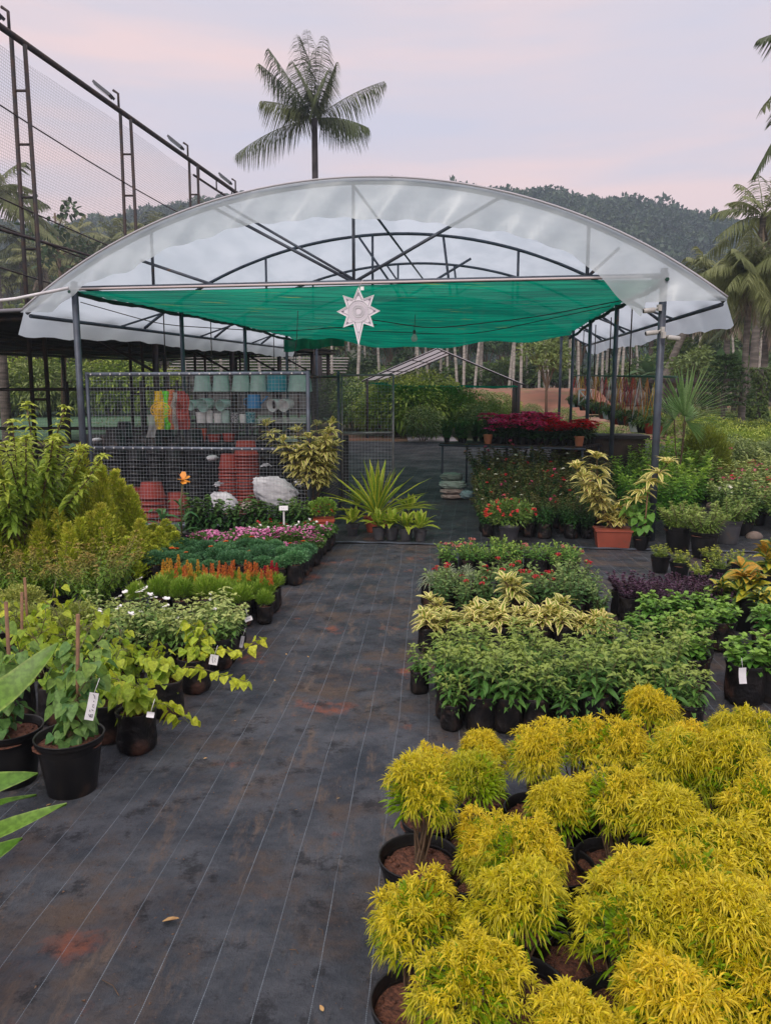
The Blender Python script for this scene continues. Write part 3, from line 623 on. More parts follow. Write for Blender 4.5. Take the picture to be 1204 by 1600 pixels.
# the star
def star():
    sc_ = .258; c = P(560, 486.5, 0.0 + 9.46)
    o = thing('star_ornament', c, 'white eight pointed cut-out star with a long lower point hanging on the net', 'star ornament', rz=-YAW)
    white = mat('star_card', (0.84, 0.80, 0.86), (0.76, 0.72, 0.79), rough=.6, sc=20)
    edgem = mat('star_border', (0.92, 0.94, 0.94), rough=.5)
    dark = mat('star_cutout', (0.12, 0.12, 0.17), rough=.8)
    R1 = [1.0, .93, 1.0, .93, 1.57, .93, 1.0, .93]; pts = []
    def outline(scl, y):
        q = []
        for k in range(8):
            a = math.pi / 2 - k * math.pi / 4; r = {0: 1.07, 2: 1.02, 6: 1.02, 4: 1.60}.get(k, 1.03)
            q.append((math.cos(a) * r * scl, math.sin(a) * r * scl)); a2 = a - math.pi / 8; r2 = .60 if k not in (3, 4) else .60
            q.append((math.cos(a2) * r2 * scl, math.sin(a2) * r2 * scl))
        return np.array([(x * sc_, y, z * sc_) for x, z in q])
    def plate(y0, y1, scl, m, nm):
        a, b_ = outline(scl, y0), outline(scl, y1); n = len(a); g = MB(); cc_ = np.array([(0, y0, 0), (0, y1, 0)])
        f = [(i, n + i, n + (i + 1) % n, (i + 1) % n) for i in range(n)]; t = [(2 * n, i, (i + 1) % n) for i in range(n)]
        g.add(np.concatenate((a, b_, cc_)), [np.array(f), np.array(t), np.array([(2 * n + 1, n + (i + 1) % n, n + i) for i in range(n)])], smooth=False); part(nm, g, m, o)
    plate(-.004, .004, 1.0, white, 'star_plate')
    g = MB(); ol = outline(.985, -.007); g.tube(np.concatenate((ol, ol[:1])), .0065, seg=5, cap=False)
    part('border', g, edgem, o)
    g = MB(); ol = outline(.80, -.006); g.tube(np.concatenate((ol, ol[:1])), .0035, seg=4, cap=False); part('cut_line', g, dark, o)
    for r in (.14, .22, .30, .38, .46):
        g = MB(); n = int(8 + r * 60)
        for k in range(n):
            a = 2 * math.pi * k / n; g.box((math.cos(a) * r * sc_, -.006, math.sin(a) * r * sc_), (.0075, .003, .0075)) 
        part('cut_ring', g, dark, o)
    g = MB()
    for r in (.18, .27, .5):
        th = np.linspace(0, 2 * math.pi, 41); g.tube(np.stack((np.cos(th) * r * sc_, th * 0 - .008, np.sin(th) * r * sc_), 1), .0035, seg=4, cap=False)
    part('raised_ring', g, edgem, o)
    for k in range(8):
        a = math.pi / 2 - k * math.pi / 4; rr = .72 if k != 4 else .95; g = MB(); d = np.array((math.cos(a), 0, math.sin(a))); n_ = np.array((-d[2], 0, d[0])); c_ = d * rr * sc_ + (0, -.0065, 0)
        g.add([c_ + d * .02, c_ - d * .008 + n_ * .008, c_ - d * .008 - n_ * .008, c_ + d * .02 + (0, .004, 0), c_ - d * .008 + n_ * .008 + (0, .004, 0), c_ - d * .008 - n_ * .008 + (0, .004, 0)], [np.array([(0, 1, 2), (3, 5, 4)])], smooth=False); part('cut_hole', g, dark, o)
    g = MB(); g.tube([(0.0, 0, 1.05 * sc_), (.03, .01, .33), (.05, .02, .37)], .003, seg=4); part('hanging_string', g, mat('pale_rope', (.6, .6, .6)), o)
    g = MB(); g.box((.045, -.004, .265), (.042, .014, .042)); part('battery_box', g, edgem, o)
star()
# cameras on the right post
def cctv(px, py, d, rz, lb, tilt=0.2):
    c = P(px, py, d); o = thing('security_camera', c, lb, 'security camera', 'security cameras on the right front post', rz=rz, sc=.78)
    WP = mat('camera_white', (0.50, 0.50, 0.47), (0.42, 0.41, 0.38), rough=.45, sc=20)
    g = MB(); g.tube([(-.095, 0, -.02), (-.07, 0, -.016), (.07, 0, .0), (.085, 0, .003)], [.034, .036, .036, .028], seg=14); part('housing', g, WP, o)
    g = MB(); g.tube([(-.10, 0, -.021), (-.094, 0, -.02)], .027, seg=14); part('lens', g, mat('lens_black', (.02, .02, .025), rough=.15), o)
    g = MB(); g.tube([(.06, 0, 0), (.11, 0, .02), (.13, 0, .03)], .014, seg=8); g.box((.15, 0, .03), (.05, .07, .09)); part('bracket', g, WP, o)
pp = 9.05
cctv(1014, 484, pp, R(8), 'uppermost white security camera on the right front post, aimed left')
cctv(1018, 519, pp, R(2), 'middle white security camera on the right front post, aimed left', )
cctv(1051, 527, pp - .05, R(184), 'lowest white security camera on the right front post, aimed right')
# pale pipe from the film's left corner
a, b_ = P(-60, 476, 9.9), P(108, 450, 9.9); g = MB(); g.tube([(0, 0, 0), (b_ - a) * .5 - (0, 0, .03), b_ - a], .02, seg=8)
link('white_pipe', g.mesh('white_pipe', WHT), None, a, label='white pipe running out of the picture left of the film corner', cat='pipe')

# ================================================================== wire mesh cage along the left half of the front
def mesh_panel(mb, A, B, z0, z1, step=.045, r=.0014, m=0):
    A, B = np.array(A, float), np.array(B, float); L = np.linalg.norm(B - A); d = (B - A) / L; n = int(L / step); k = int((z1 - z0) / step)
    for i in range(n + 1):
        p = A + d * i * step; mb.tube([p + (0, 0, z0), p + (0, 0, z1)], r, m, seg=3, cap=False)
    for j in range(k + 1):
        z = z0 + j * step; mb.tube([A + (0, 0, z), B + (0, 0, z)], r, m, seg=3, cap=False)
c0_ = W(-HW + .07, .06, 0); cage = thing('wire_mesh_fence', c0_, 'galvanised wire mesh fence with a mid rail fronting the pot store', 'fence')
cE = W(-.60, .06, 0) - c0_; cS = W(-.60, 2.0, 0) - c0_
g = MB(); mesh_panel(g, (0, 0, 0), cE, .05, 2.0); part('mesh_panel', g, GALV, cage)
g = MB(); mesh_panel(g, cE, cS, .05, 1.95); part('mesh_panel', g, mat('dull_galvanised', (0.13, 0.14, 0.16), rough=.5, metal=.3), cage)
for z, r in ((2.02, .024), (1.07, .02), (.06, .02)):
    g = MB(); g.tube([(0, 0, z), cE + (0, 0, z)], r, seg=8); part('rail', g, mat('blue_galvanised', (0.17, 0.2, 0.25), (0.12, 0.14, 0.18), rough=.45, metal=.3, sc=20), cage)
for z in (1.97, 1.0):
    g = MB(); g.tube([cE + (0, 0, z), cS + (0, 0, z)], .016, seg=8); part('rail', g, DARKST, cage)
for q, r in (((0, 0, 0), .024), (cE, .028), (cS, .024)):
    g = MB(); g.tube([np.array(q), np.array(q) + (0, 0, 2.05)], r, seg=8); part('fence_post', g, STEEL, cage)
g = MB(); g.box((0, 0, 0), (.016, .012, .02)); clip_me = g.mesh('wire_clip', mat('clip', (.6, .6, .6), metal=.4))
for i in range(22):
    p = cE * (i + .5) / 22
    for z in (2.02, 1.07): link('wire_clip', clip_me, cage, p + (0, -.031, z))
# gate
g0 = W(-.56, 2.05, 0); gate = thing('wire_mesh_gate', g0, 'open wire mesh gate in a pale tube frame beside the walkway', 'gate'); gE = W(.22, 2.05, 0) - g0
g = MB(); mesh_panel(g, (0, 0, 0), gE, .1, 1.95, step=.05, r=.0014); part('mesh_panel', g, GALV, gate)
for a, b_ in (((0, 0, .05), (0, 0, 2.0)), (gE + (0, 0, .05), gE + (0, 0, 2.0)), ((0, 0, 1.12), gE + (0, 0, 1.14)), ((0, 0, .08), gE + (0, 0, .08)), ((0, 0, 1.99), gE + (0, 0, 1.99))):
    g = MB(); g.tube([a, b_], .017, seg=8); part('gate_frame', g, mat('gate_tube', (0.22, 0.23, 0.23), (.15, .15, .15), rough=.5, metal=.3, sc=12), gate)

# ================================================================== small gabled tunnel behind
def small_gable():
    d0 = 25.0; dz = lambda px, py: P(px, py, d0)
    ap, le, re_ = dz(683, 545), dz(572, 594), dz(812, 600)
    o = thing('gabled_greenhouse', (ap[0], d0, float(gz(ap[0], d0))), 'small gabled greenhouse with film roof behind the walkway', 'greenhouse'); c = np.array(o.location); D = np.array((SA, CA, .0367)) * 7.5
    ap, le, re_ = ap - c, le - c, re_ - c; 
    le -= (.15, 0, .05); re_ += (.15, 0, -.05)
    for sd_ in (le, re_):
        g = MB(); g.grid(lambda s, t: ap * (1 - s) + sd_ * s + D * t + (0, 0, .04 - .03 * math.sin(math.pi * (t * 3 % 1)) * math.sin(math.pi * s)), np.linspace(0, 1, 8), np.linspace(0, 1, 22)); part('film_roof', g, sheer('film_gable' + str(len(MATS)), (0.58, 0.55, 0.58), .82, .6), o)
    for k in range(4):
        q = D * k / 3
        g = MB(); g.tube([le + q, ap + q, re_ + q], .022, seg=6); part('rafter', g, DARKST, o)
        for e in (le + (.18, 0, .06), re_ - (.18, 0, -.06)):
            g = MB(); g.tube([e + q, (e[0] + q[0], e[1] + q[1], q[2] - .2)], .045, seg=6); part('post', g, DARKST, o)
    g = MB()
    for s in (.33, .66):
        g.tube([ap * (1 - s) + le * s - (0, 0, .02), ap * (1 - s) + le * s + D - (0, 0, .02)], .015, seg=5); g.tube([ap * (1 - s) + re_ * s, ap * (1 - s) + re_ * s + D], .015, seg=5)
    part('purlin', g, DARKST, o)
    g = MB(); g.grid(lambda s, t: le * (1 - s) + re_ * s + D * t * .6 + (0, 0, -.02 - .10 * math.sin(math.pi * s) - .03 * math.sin(s * 9)), np.linspace(0.03, .97, 20), np.linspace(0, 1, 6)); part('green_net', g, NET, o)
small_gable()

# ================================================================== low dark shed roof on the left
def dark_shed():
    c = W(-7.2, 9, 0); o = thing('dark_shed', c, 'long open shed with a low dark sheet roof left of the polytunnel', 'shed')
    rm = mat('dark_sheet', (0.018, 0.018, 0.022), (0.028, 0.026, 0.03), rough=.8, sc=3, stretch=(4, .4, 1))
    g = MB(); us = np.linspace(-12.6, -4.62, 160)
    def rf(u, v):
        ph = (u * 9) % 1; return W(u, v, 2.95 + .027 * (u + 4.6) + .025 * (1 if ph < .5 else -1)) - c
    g.grid(rf, us, np.linspace(1.0, 22, 14), smooth=False); part('sheet_roof', g, rm, o)
    g = MB()
    for v in (1.2, 5.5, 10, 14.5, 19, 21.8):
        g.tube([rf(-12.5, v) - (0, 0, .08), rf(-4.7, v) - (0, 0, .08)], .04, seg=4)
    part('beam', g, DARKST, o)
    for u in (-4.75, -8.8, -12.4):
        g = MB(); g.tube([rf(u, 1.0) - (0, 0, .12), rf(u, 22) - (0, 0, .12)], .045, seg=4); part('beam', g, DARKST, o)
    for u, v in ((-5.0, 5.4), (-5.0, 10), (-5.0, 14.5), (-5.0, 19), (-8.8, 5.5), (-8.8, 14.5), (-8.8, 21.5), (-12.3, 14.5), (-5.0, 21.8)):
        b_ = rf(u, v); g = MB(); g.tube([b_ - (0, 0, .1), (b_[0], b_[1], -.3 + .0367 * v)], .075, seg=4); part('post', g, DARKST, o)
    g = MB()
    for v in (5.4, 10, 14.5, 19): g.tube([rf(-5.0, v) - (0, 0, .9), rf(-6.4, v) - (0, 0, .1)], .03, seg=4)
    part('brace', g, DARKST, o)
    g = MB(); g.tube([rf(-4.6, 1.0) + (0, 0, .02), rf(-12.6, 1.0) + (0, 0, .02)], .03, seg=5); part('fascia', g, mat('fascia_grey', (.25, .25, .28)), o)
dark_shed()
def rail_fence():
    c = W(-4.9, 5.6, 0); o = thing('rail_fence', c, 'dark low rail fence between the cage and the green court', 'fence')
    def q(u, v, z): return W(u, v, z) - c
    for z in (.55, 1.0, 1.75):
        g = MB(); g.tube([q(-5.0, 4.6, z), q(-4.9, 12, z)], .03, seg=4); part('rail', g, DARKST, o)
        g = MB(); g.tube([q(-5.0, 4.6, z), q(-9.4, 4.4, z)], .03, seg=4); part('rail', g, DARKST, o)
    for k in range(5):
        g = MB(); g.tube([q(-4.95, 4.6 + k * 1.7, 0), q(-4.95, 4.6 + k * 1.7, 1.9)], .04, seg=4); part('fence_post', g, DARKST, o)
    for u in (-6.4, -7.9, -9.4):
        g = MB(); g.tube([q(u, 4.5, 0), q(u, 4.5, 1.9)], .035, seg=4); part('fence_post', g, DARKST, o)
rail_fence()
g = MB(); g.grid(lambda u, v: W(u, v, 0) * (1, 1, 0) + (0, 0, float(gz(*W(u, v, 0)[:2])) + .05 + .0 * u), np.linspace(-26, -5.6, 30), np.linspace(13, 33, 30))
part('turf_court', g, mat('court_turf', (0.055, 0.13, 0.065), (0.07, 0.155, 0.08), rough=.95, sc=1.5, stretch=(1, 6, 1)), None, kind='structure')
def court_wall():
    a, b_ = W(-34, 34, 0), W(-6, 34, 0); o = thing('court_wall', a, 'low tan wall along the far side of the green court', 'wall'); d = b_ - a
    for k in range(7):
        g = MB(); g.box(d * (k + .5) / 7 + (0, 0, .35), (np.linalg.norm(d) / 7 - .003, .15, 1.3), rz=-YAW); part('wall_section', g, mat('tan_plaster', (0.30, 0.26, 0.20), (0.2, 0.18, 0.14), rough=.9, sc=1.2), o)
court_wall()
def pale_building():
    c = P(400, 640, 36); c[2] = float(gz(c[0], c[1])); o = thing('low_pale_building', c, 'long low building with pale slatted roof seen over the mesh fence', 'building')
    g = MB()
    for k in range(6): g.box((0, k * .55, 2.15 + k * .16), (8.4, .42, .03), rz=0)
    part('slatted_roof', g, mat('pale_sheet', (0.55, 0.52, 0.52), (0.4, 0.38, 0.38), rough=.7, sc=2), o)
    g = MB(); g.box((0, 2.9, 1.1), (8.2, .1, 2.2)); part('rear_wall', g, mat('grey_wall', (0.16, 0.15, 0.15), (0.1, 0.1, 0.1), sc=1.5), o)
    for x in (-4, -2, 0, 2, 4):
        g = MB(); g.box((x, -.1, 1.05), (.12, .12, 2.1)); part('post', g, DARKST, o)
pale_building()

# ================================================================== tall sports net
def tall_net():
    B0 = toL(*P(62, 600, 15.3)[:2]); U = B0[0]; v0 = B0[1]
    H = 8.15; c = W(U, v0, 0)
    gap = 4.25
    o = thing('sports_net', c, 'tall fine sports net hung between steel masts on the left', 'sports net')
    nm = bpy.data.materials.new('fine_net'); nm.use_nodes = True; nt = nm.node_tree; nt.nodes.clear()
    d = N(nt, 'ShaderNodeBsdfDiffuse'); d.inputs[0].default_value = (.30, .31, .31, 1); tp = N(nt, 'ShaderNodeBsdfTransparent'); mx = N(nt, 'ShaderNodeMixShader'); oo = N(nt, 'ShaderNodeOutputMaterial')
    t = N(nt, 'ShaderNodeTexCoord'); sp = N(nt, 'ShaderNodeSeparateXYZ'); nt.links.new(t.outputs['Object'], sp.inputs[0])
    def wires(s): return maprange(nt, mth(nt, 'PINGPONG', s, .03), 0, .012, 1, 0)
    wv = mth(nt, 'MAXIMUM', wires(sp.outputs[1]), wires(sp.outputs[2])); fac = mth(nt, 'MULTIPLY_ADD', wv, .30, .06)
    nt.links.new(fac, mx.inputs[0]); nt.links.new(tp.outputs[0], mx.inputs[1]); nt.links.new(d.outputs[0], mx.inputs[2]); nt.links.new(mx.outputs[0], oo.inputs[0])
    g = MB(); g.grid(lambda v, z: W(U - .3, v, z) - c + (.05 * math.sin(v * .8) * math.sin(z), 0, 0), np.linspace(v0 - 4, v0 + gap * 6, 40), np.linspace(.2, H - .08 if False else H - .1, 14)); part('net_panel', g, nm, o)
    g = MB(); g.tube([W(U, v0 - 4.2, H) - c, W(U, v0 + gap * 6, H) - c], .06, seg=6); part('top_rail', g, DARKST, o)
    g = MB(); g.tube([W(U, v0 + gap * 2.0, H - .35) - c, W(U, v0 + gap * 5, H - .35) - c], .035, seg=5)
    for k in range(8): p = W(U, v0 + gap * (2.1 + k * .35), H) - c; g.tube([p, p - (0, 0, .35)], .025, seg=4)
    part('lower_rail', g, DARKST, o)
    g = MB(); g.tube([W(U, v0 - 4, 4.6 ) - c, W(U, v0 + gap * 4, 4.6) - c], .03, seg=5); part('middle_rail', g, DARKST, o)
    for dz in (.0, -.75, -1.25, -2.0):
        g = MB(); g.tube([W(U - .1, v0 - 3.8 + t_ * (gap * 5.4), H - 2.0 + dz - .5 * math.sin(math.pi * t_) + (.9 if dz == 0 else 0) * 1.0) - c for t_ in np.linspace(0, 1, 12)], .016, seg=4); part('stay_wire', g, DARKST, o)
    names = ['nearest steel lattice mast of the sports net, with a floodlight on top', 'second lattice mast of the sports net, left of the film roof', 'third lattice mast of the sports net, just above the film roof edge', 'thin farthest lattice mast of the sports net behind the film roof']
    for k in range(4):
        b_ = W(U, v0 + gap * k, 0); m = thing('lattice_mast', b_, names[k], 'mast', 'masts of the sports net')
        w_ = .15
        for s in (-1, 1):
            g = MB(); g.tube([(s * w_ * 1.1, 0, -.2), (s * w_ * .8, 0, H - .1 if s > 0 else H + .1)], .042, seg=6); part('upright', g, DARKST, m)
        for z in np.arange(.6, H, .95):
            g = MB(); g.tube([(-w_, 0, z), (w_, 0, z)], .026, seg=5); part('rung', g, DARKST, m)
        f = thing('floodlight', tuple(b_ + (-.15, 0, H + .05)), ['floodlight on the nearest sports net mast at the top left', 'floodlight on top of the second sports net mast', 'floodlight on top of the third sports net mast', 'floodlight on the farthest sports net mast'][k], 'floodlight', 'floodlights on the masts')
        g = MB(); g.tube([(0, 0, 0), (0, 0, .42), (-.12, 0, .5)], .03, seg=6); part('arm', g, DARKST, f)
        g = MB(); g.box((0, 0, 0), (.5, .32, .06)); q = link('lamp_head', g.mesh('lamp_head', mat('lamp_grey', (.08, .09, .11), rough=.4)), f, (-.34, 0, .50)); q.rotation_euler = (0, R(38), 0)
        g = MB(); g.box((0, 0, 0), (.42, .26, .02)); q = link('lamp_glass', g.mesh('lamp_glass', mat('lamp_glass', (.3, .36, .4), rough=.1)), f, (-.365, 0, .465)); q.rotation_euler = (0, R(38), 0)
tall_net()
# ================================================================== golden shrubs, bottom right
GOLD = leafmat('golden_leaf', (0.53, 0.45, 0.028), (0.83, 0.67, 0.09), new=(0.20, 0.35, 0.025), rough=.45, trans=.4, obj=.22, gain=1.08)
def golden(seed, r=.13, h=.135, cz=.385, tufts=215, green=0.0, lump=5):
    rng = np.random.default_rng(seed); lv = MB(); tw = MB()
    hub = sph(rng, lump, -.3) * (r * .46, r * .46, h * .36); n = tufts
    d = sph(rng, n, -.55); hb = hub[rng.integers(0, lump, n)]
    c = hb + d * (r * .52, r * .52, h * .58) * rng.uniform(.72, 1.05, n)[:, None] + (0, 0, cz)
    out = nrm(c - (0, 0, cz - .05))
    per = 22
    B = np.repeat(c, per, 0); O = np.repeat(out, per, 0); q = rng.normal(size=(n * per, 3)); D = nrm(O * .62 + q * .66 + Z * .55)
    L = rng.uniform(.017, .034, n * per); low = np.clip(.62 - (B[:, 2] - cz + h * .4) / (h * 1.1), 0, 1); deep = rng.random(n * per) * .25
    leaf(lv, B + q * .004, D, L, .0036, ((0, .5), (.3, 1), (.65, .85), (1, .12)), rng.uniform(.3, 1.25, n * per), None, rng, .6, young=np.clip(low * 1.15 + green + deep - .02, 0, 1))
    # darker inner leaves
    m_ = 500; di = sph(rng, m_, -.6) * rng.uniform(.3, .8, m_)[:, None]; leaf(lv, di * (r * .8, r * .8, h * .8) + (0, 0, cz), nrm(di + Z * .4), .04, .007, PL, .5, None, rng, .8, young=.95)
    for k in range(16):
        a = rng.uniform(0, 6.28); e = di[k] * (r * .75, r * .75, h * .6) + (0, 0, cz); b = np.array((math.cos(a) * .012, math.sin(a) * .012, .17))
        tw.tube([b, (b + e) / 2 + (math.cos(a) * .01, math.sin(a) * .01, -.01), e], [.004, .003, .0015], seg=5, cap=False)
    return lv, tw
PB = {k: pot(*v[:2], m=v[2]) for k, v in dict(golden=(.112, .2, BLK), big=(.14, .25, BLK), mid=(.095, .16, BLK), terr=(.17, .2, TER), grey=(.14, .25, GRP), smallgrey=(.06, .11, GRP), smallterr=(.075, .13, TER), smallblk=(.075, .12, BLK), gp=(.12, .21, GRP)).items()}
GP = []
for s, kw in ((1, {}), (2, dict(r=.14, lump=6)), (3, dict(r=.122, h=.155)), (4, dict(r=.135, lump=3, h=.12)), (5, dict(r=.13, green=.4))):
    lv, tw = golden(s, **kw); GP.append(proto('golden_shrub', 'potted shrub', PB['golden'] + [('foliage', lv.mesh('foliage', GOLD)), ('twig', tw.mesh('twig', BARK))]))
GL = [ # crown centre px, py, variant, scale, what tells it apart
 (655, 1262, 0, .98, 'round golden shrub at the path edge with bare reddish soil showing below'),
 (650, 1456, 2, .92, 'golden shrub at the path edge, second from the bottom of the picture'),
 (733, 1556, 1, 1.0, 'lowest golden shrub beside the path, cut by the bottom edge'),
 (812, 1452, 0, 1.02, 'golden shrub standing right of the second one along the path edge'),
 (873, 1262, 3, .9, 'umbrella shaped golden shrub on thin stems over a soil filled pot'),
 (762, 1295, 2, .82, 'small golden shrub between the soil pot by the path and the umbrella shaped one'),
 (812, 1350, 1, .86, 'golden shrub spilling down and right below the small middle one'),
 (745, 1232, 4, .84, 'greenest shrub of the golden block, near its rear left corner'),
 (672, 1192, 1, .82, 'golden shrub at the rear left corner of the block by the path'),
 (756, 1163, 3, .80, 'golden shrub in the rear row just in front of the black bags'),
 (840, 1190, 0, .86, 'golden shrub in the rear row, second from the path side'),
 (905, 1168, 2, .88, 'golden shrub in the rear row under the leafy green block'),
 (962, 1185, 1, .86, 'golden shrub in the rear row left of the tall knob'),
 (1012, 1122, 3, .78, 'golden shrub forming the tall knob at the rear of the block'),
 (1068, 1158, 0, .86, 'golden shrub in the rear row right of the tall knob'),
 (1120, 1140, 4, .74, 'small pale green golden shrub at the rear right'),
 (1172, 1165, 1, .92, 'golden shrub in the rear row near the right picture edge'),
 (1055, 1225, 2, .98, 'golden shrub in the second row right of centre'),
 (960, 1262, 1, .94, 'golden shrub right of the umbrella shaped one'),
 (1140, 1238, 0, .98, 'golden shrub in the second row towards the right edge'),
 (1196, 1300, 2, .9, 'golden shrub at the right edge, third row'),
 (1040, 1300, 3, 1.0, 'golden shrub in the middle of the right half of the block'),
 (985, 1385, 0, 1.02, 'golden shrub right of the open soil pot in the fourth row'),
 (1120, 1352, 1, 1.08, 'broad golden shrub in the fourth row near the right edge'),
 (1075, 1425, 2, .96, 'golden shrub in the fifth row right of the open pots'),
 (990, 1478, 1, 1.06, 'large golden shrub above the lowest open soil pot'),
 (1120, 1500, 3, 1.1, 'large golden shrub in the second row from the bottom right'),
 (1185, 1430, 0, 1.0, 'golden shrub at the right edge, third from the bottom'),
 (1190, 1560, 2, 1.02, 'golden shrub in the bottom right corner of the picture'),
 (1060, 1592, 0, 1.0, 'golden shrub cut by the bottom edge right of centre'),
 (905, 1612, 3, .9, 'golden shrub just showing at the bottom edge beside the lowest open pot')]
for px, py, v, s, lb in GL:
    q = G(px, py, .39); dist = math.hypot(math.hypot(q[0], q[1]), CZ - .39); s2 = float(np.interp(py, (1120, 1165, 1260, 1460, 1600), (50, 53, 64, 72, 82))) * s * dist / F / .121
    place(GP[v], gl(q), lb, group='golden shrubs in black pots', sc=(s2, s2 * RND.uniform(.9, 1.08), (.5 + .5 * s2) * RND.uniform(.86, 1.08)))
# pots in the block whose plant is bare or leans away, showing only soil
EP = proto('soil_pot', 'plant pot', PB['golden'])
for px, py, lb in ((893, 1492, 'open black pot of reddish soil between the golden shrubs, middle one'), (940, 1572, 'open black pot of reddish soil nearest the bottom of the picture'), (735, 1362, 'black pot of soil half hidden right of the round golden shrub'), (770, 1418, 'black pot of soil wedged between four golden shrubs')):
    place(EP, gl(G(px, py, .2)), lb, group='open soil pots among the golden shrubs', sc=.9)

# ================================================================== leafy green block and its neighbours, right of the path
GRN = leafmat('green_leaf', (0.055, 0.14, 0.03), (0.11, 0.22, 0.05), new=(0.22, 0.29, 0.07), trans=.25)
def up_proto(name, cat, seeds, pots, lm, sm=GST, z=.14, fl=None, **kw):
    out = []
    for s in seeds:
        lv, st, tips = upright(s, z0=z, **kw); ps = pots[s % len(pots)] + [('foliage', lv.mesh('foliage', lm)), ('stem', st.mesh('stem', sm))]
        if fl:
            f = fl(np.random.default_rng(s), tips)
            for f1 in (f if isinstance(f, list) else [f]):
                if f1 is not None and f1[0].n: ps.append(('flower', f1[0].mesh('flower', f1[1])))
        out.append(proto(name, cat, ps))
    return out
BG = [bag(s) for s in (1, 2, 3)]
BGL = [bag(s, .085, .2) for s in (4, 5)]
zin = up_proto('leafy_seedling', 'potted plant', range(4), BG, GRN, h=.23, r=.09, nst=9, nodes=8, per=2, L=.078, Wd=.024, ang=.12, lean=.55, tuft=4, z=.14, t0=.05, droop=.5)
c = G(700, 1140); AX = np.array((math.cos(PSI), -math.sin(PSI))); DP = np.array((math.sin(PSI), math.cos(PSI)))
block(zin, c, AX * .150, DP * .155, 9, 5, 'dark green leafy seedling in a black bag', 'leafy seedlings in black bags right of the path', 'potted plant', jit=.1)
for i, (px, py) in enumerate(((1035, 1095), (1078, 1075), (1062, 1050), (1000, 1118), (655, 1085))):
    place(zin[i % 4], gl(G(px, py)), ['green seedling bag at the right end of the leafy block, nearest of four', 'green seedling bag at the outer right end of the leafy block', 'green seedling bag rearmost at the right end of the leafy block', 'green seedling bag right of the front row of the leafy block', 'green seedling leaning out over the path left of the leafy block'][i], 'potted plant', 'leafy seedlings in black bags right of the path', sc=1.0 if i < 4 else .8)
# song of india row
SOI = leafmat('striped_leaf', (0.14, 0.22, 0.03), (0.22, 0.28, 0.04), edge=(0.66, 0.60, 0.26), ethr=.42, new=(0.6, 0.56, 0.2), trans=.3, obj=.15)
soi = []
for s in range(4):
    lv, st = song(20 + s, h=.10 + .12 * (s == 3), nst=3, whorls=2 + (s == 3), per=10, L=.14, Wd=.030, lean=.6 - .3 * (s == 3))
    soi.append(proto('striped_dracaena', 'potted plant', BG[s % 3] + [('foliage', lift(lv, .15).mesh('foliage', SOI)), ('stem', lift(st, .15).mesh('stem', BARK))]))
for i, px in enumerate((668, 705, 742, 778, 812, 846, 880, 912, 945)):
    for j in range(2):
        place(soi[(i + j) % 3], gl(G(px, 1025, 0) * 1.0 + DP * (.07 + .17 * j)), f'cream striped dracaena, {ORD[i]} from the path in the {("front", "rear")[j]} striped row', 'potted plant', 'striped dracaenas in a double row', sc=RND.uniform(.85, 1.1))
for i, (px, py, s) in enumerate(((690, 1003, .85), (805, 985, 1.12), (862, 1005, .9))):
    place(soi[3], gl(G(px, py)), ['tall striped dracaena shoot near the path end of the striped row', 'tallest striped dracaena with a pale tufted top in the striped row', 'tall striped dracaena with an upright tip right of the tallest one'][i], 'potted plant', 'striped dracaenas in a double row', sc=s)
# pentas with red flowers
RED = mat('red_petal', (0.50, 0.008, 0.018), (0.36, 0.006, 0.02), rough=.5, sc=40)
def cluster(col, r=.022, cnt=9, pf=.6, petal=.008, up=.01):
    def f(rng, tips):
        out = []
        for t in tips:
            if rng.random() < pf:
                g = MB(); p = sph(rng, cnt, .1) * (r, r, r * .7) + t + (0, 0, up); flower(g, p, petal, 5, 0, rng, nrm(p - t)); out.append((g, col))
        return out
    return f
pen = up_proto('red_pentas', 'potted flower', range(30, 34), BG, leafmat('pentas_leaf', (0.055, 0.13, 0.04), (0.11, 0.20, 0.06), new=(0.16, 0.23, 0.07)), h=.24, nst=8, nodes=8, L=.07, Wd=.028, ang=.25, lean=.5, t0=.1, fl=cluster(RED, pf=.10, r=.020, cnt=12, petal=.010), z=.15)
c = G(690, 985)
block(pen, c + DP * .16, AX * .165, DP * .17, 8, 4, 'red flowering pentas in a black bag', 'red pentas in black bags', 'potted flower', jit=.12)
# spiky greyish grass plants and low green plants behind them
GRA = leafmat('grey_green_blade', (0.13, 0.19, 0.10), (0.24, 0.30, 0.17), edge=(.4, .43, .3), ethr=.7)
spid = [proto('spider_grass', 'potted plant', BG[s % 3] + [('foliage', lift(rosette(40 + s, 44, .15, .008, .3, 1.5, .9), .15).mesh('foliage', GRA))]) for s in range(2)]
c = G(672, 945)
block(spid, c, AX * .17, DP * .19, 3, 3, 'grey green grassy tuft in a bag', 'grassy tufts in bags behind the pentas', 'potted plant', jit=.15)
PINKB = mat('pink_bract', (0.55, 0.20, 0.16), (0.42, 0.12, 0.1), rough=.5, sc=50)
lil = up_proto('low_green_seedling', 'potted plant', range(50, 53), BG, leafmat('bright_leaf', (0.07, 0.17, 0.035), (0.13, 0.26, 0.05), new=(.2, .3, .06)), h=.17, nst=11, nodes=7, L=.07, Wd=.02, ang=.35, lean=.8, z=.14, t0=.1, fl=cluster(PINKB, pf=.12, cnt=6, petal=.013, r=.012))
c = G(700, 905)
block(lil, c + AX * .0, AX * .165, DP * .19, 8, 3, 'low bright green seedling in a bag', 'low green seedlings at the rear of the right block', 'potted plant', jit=.15, skip=((0, 2),))
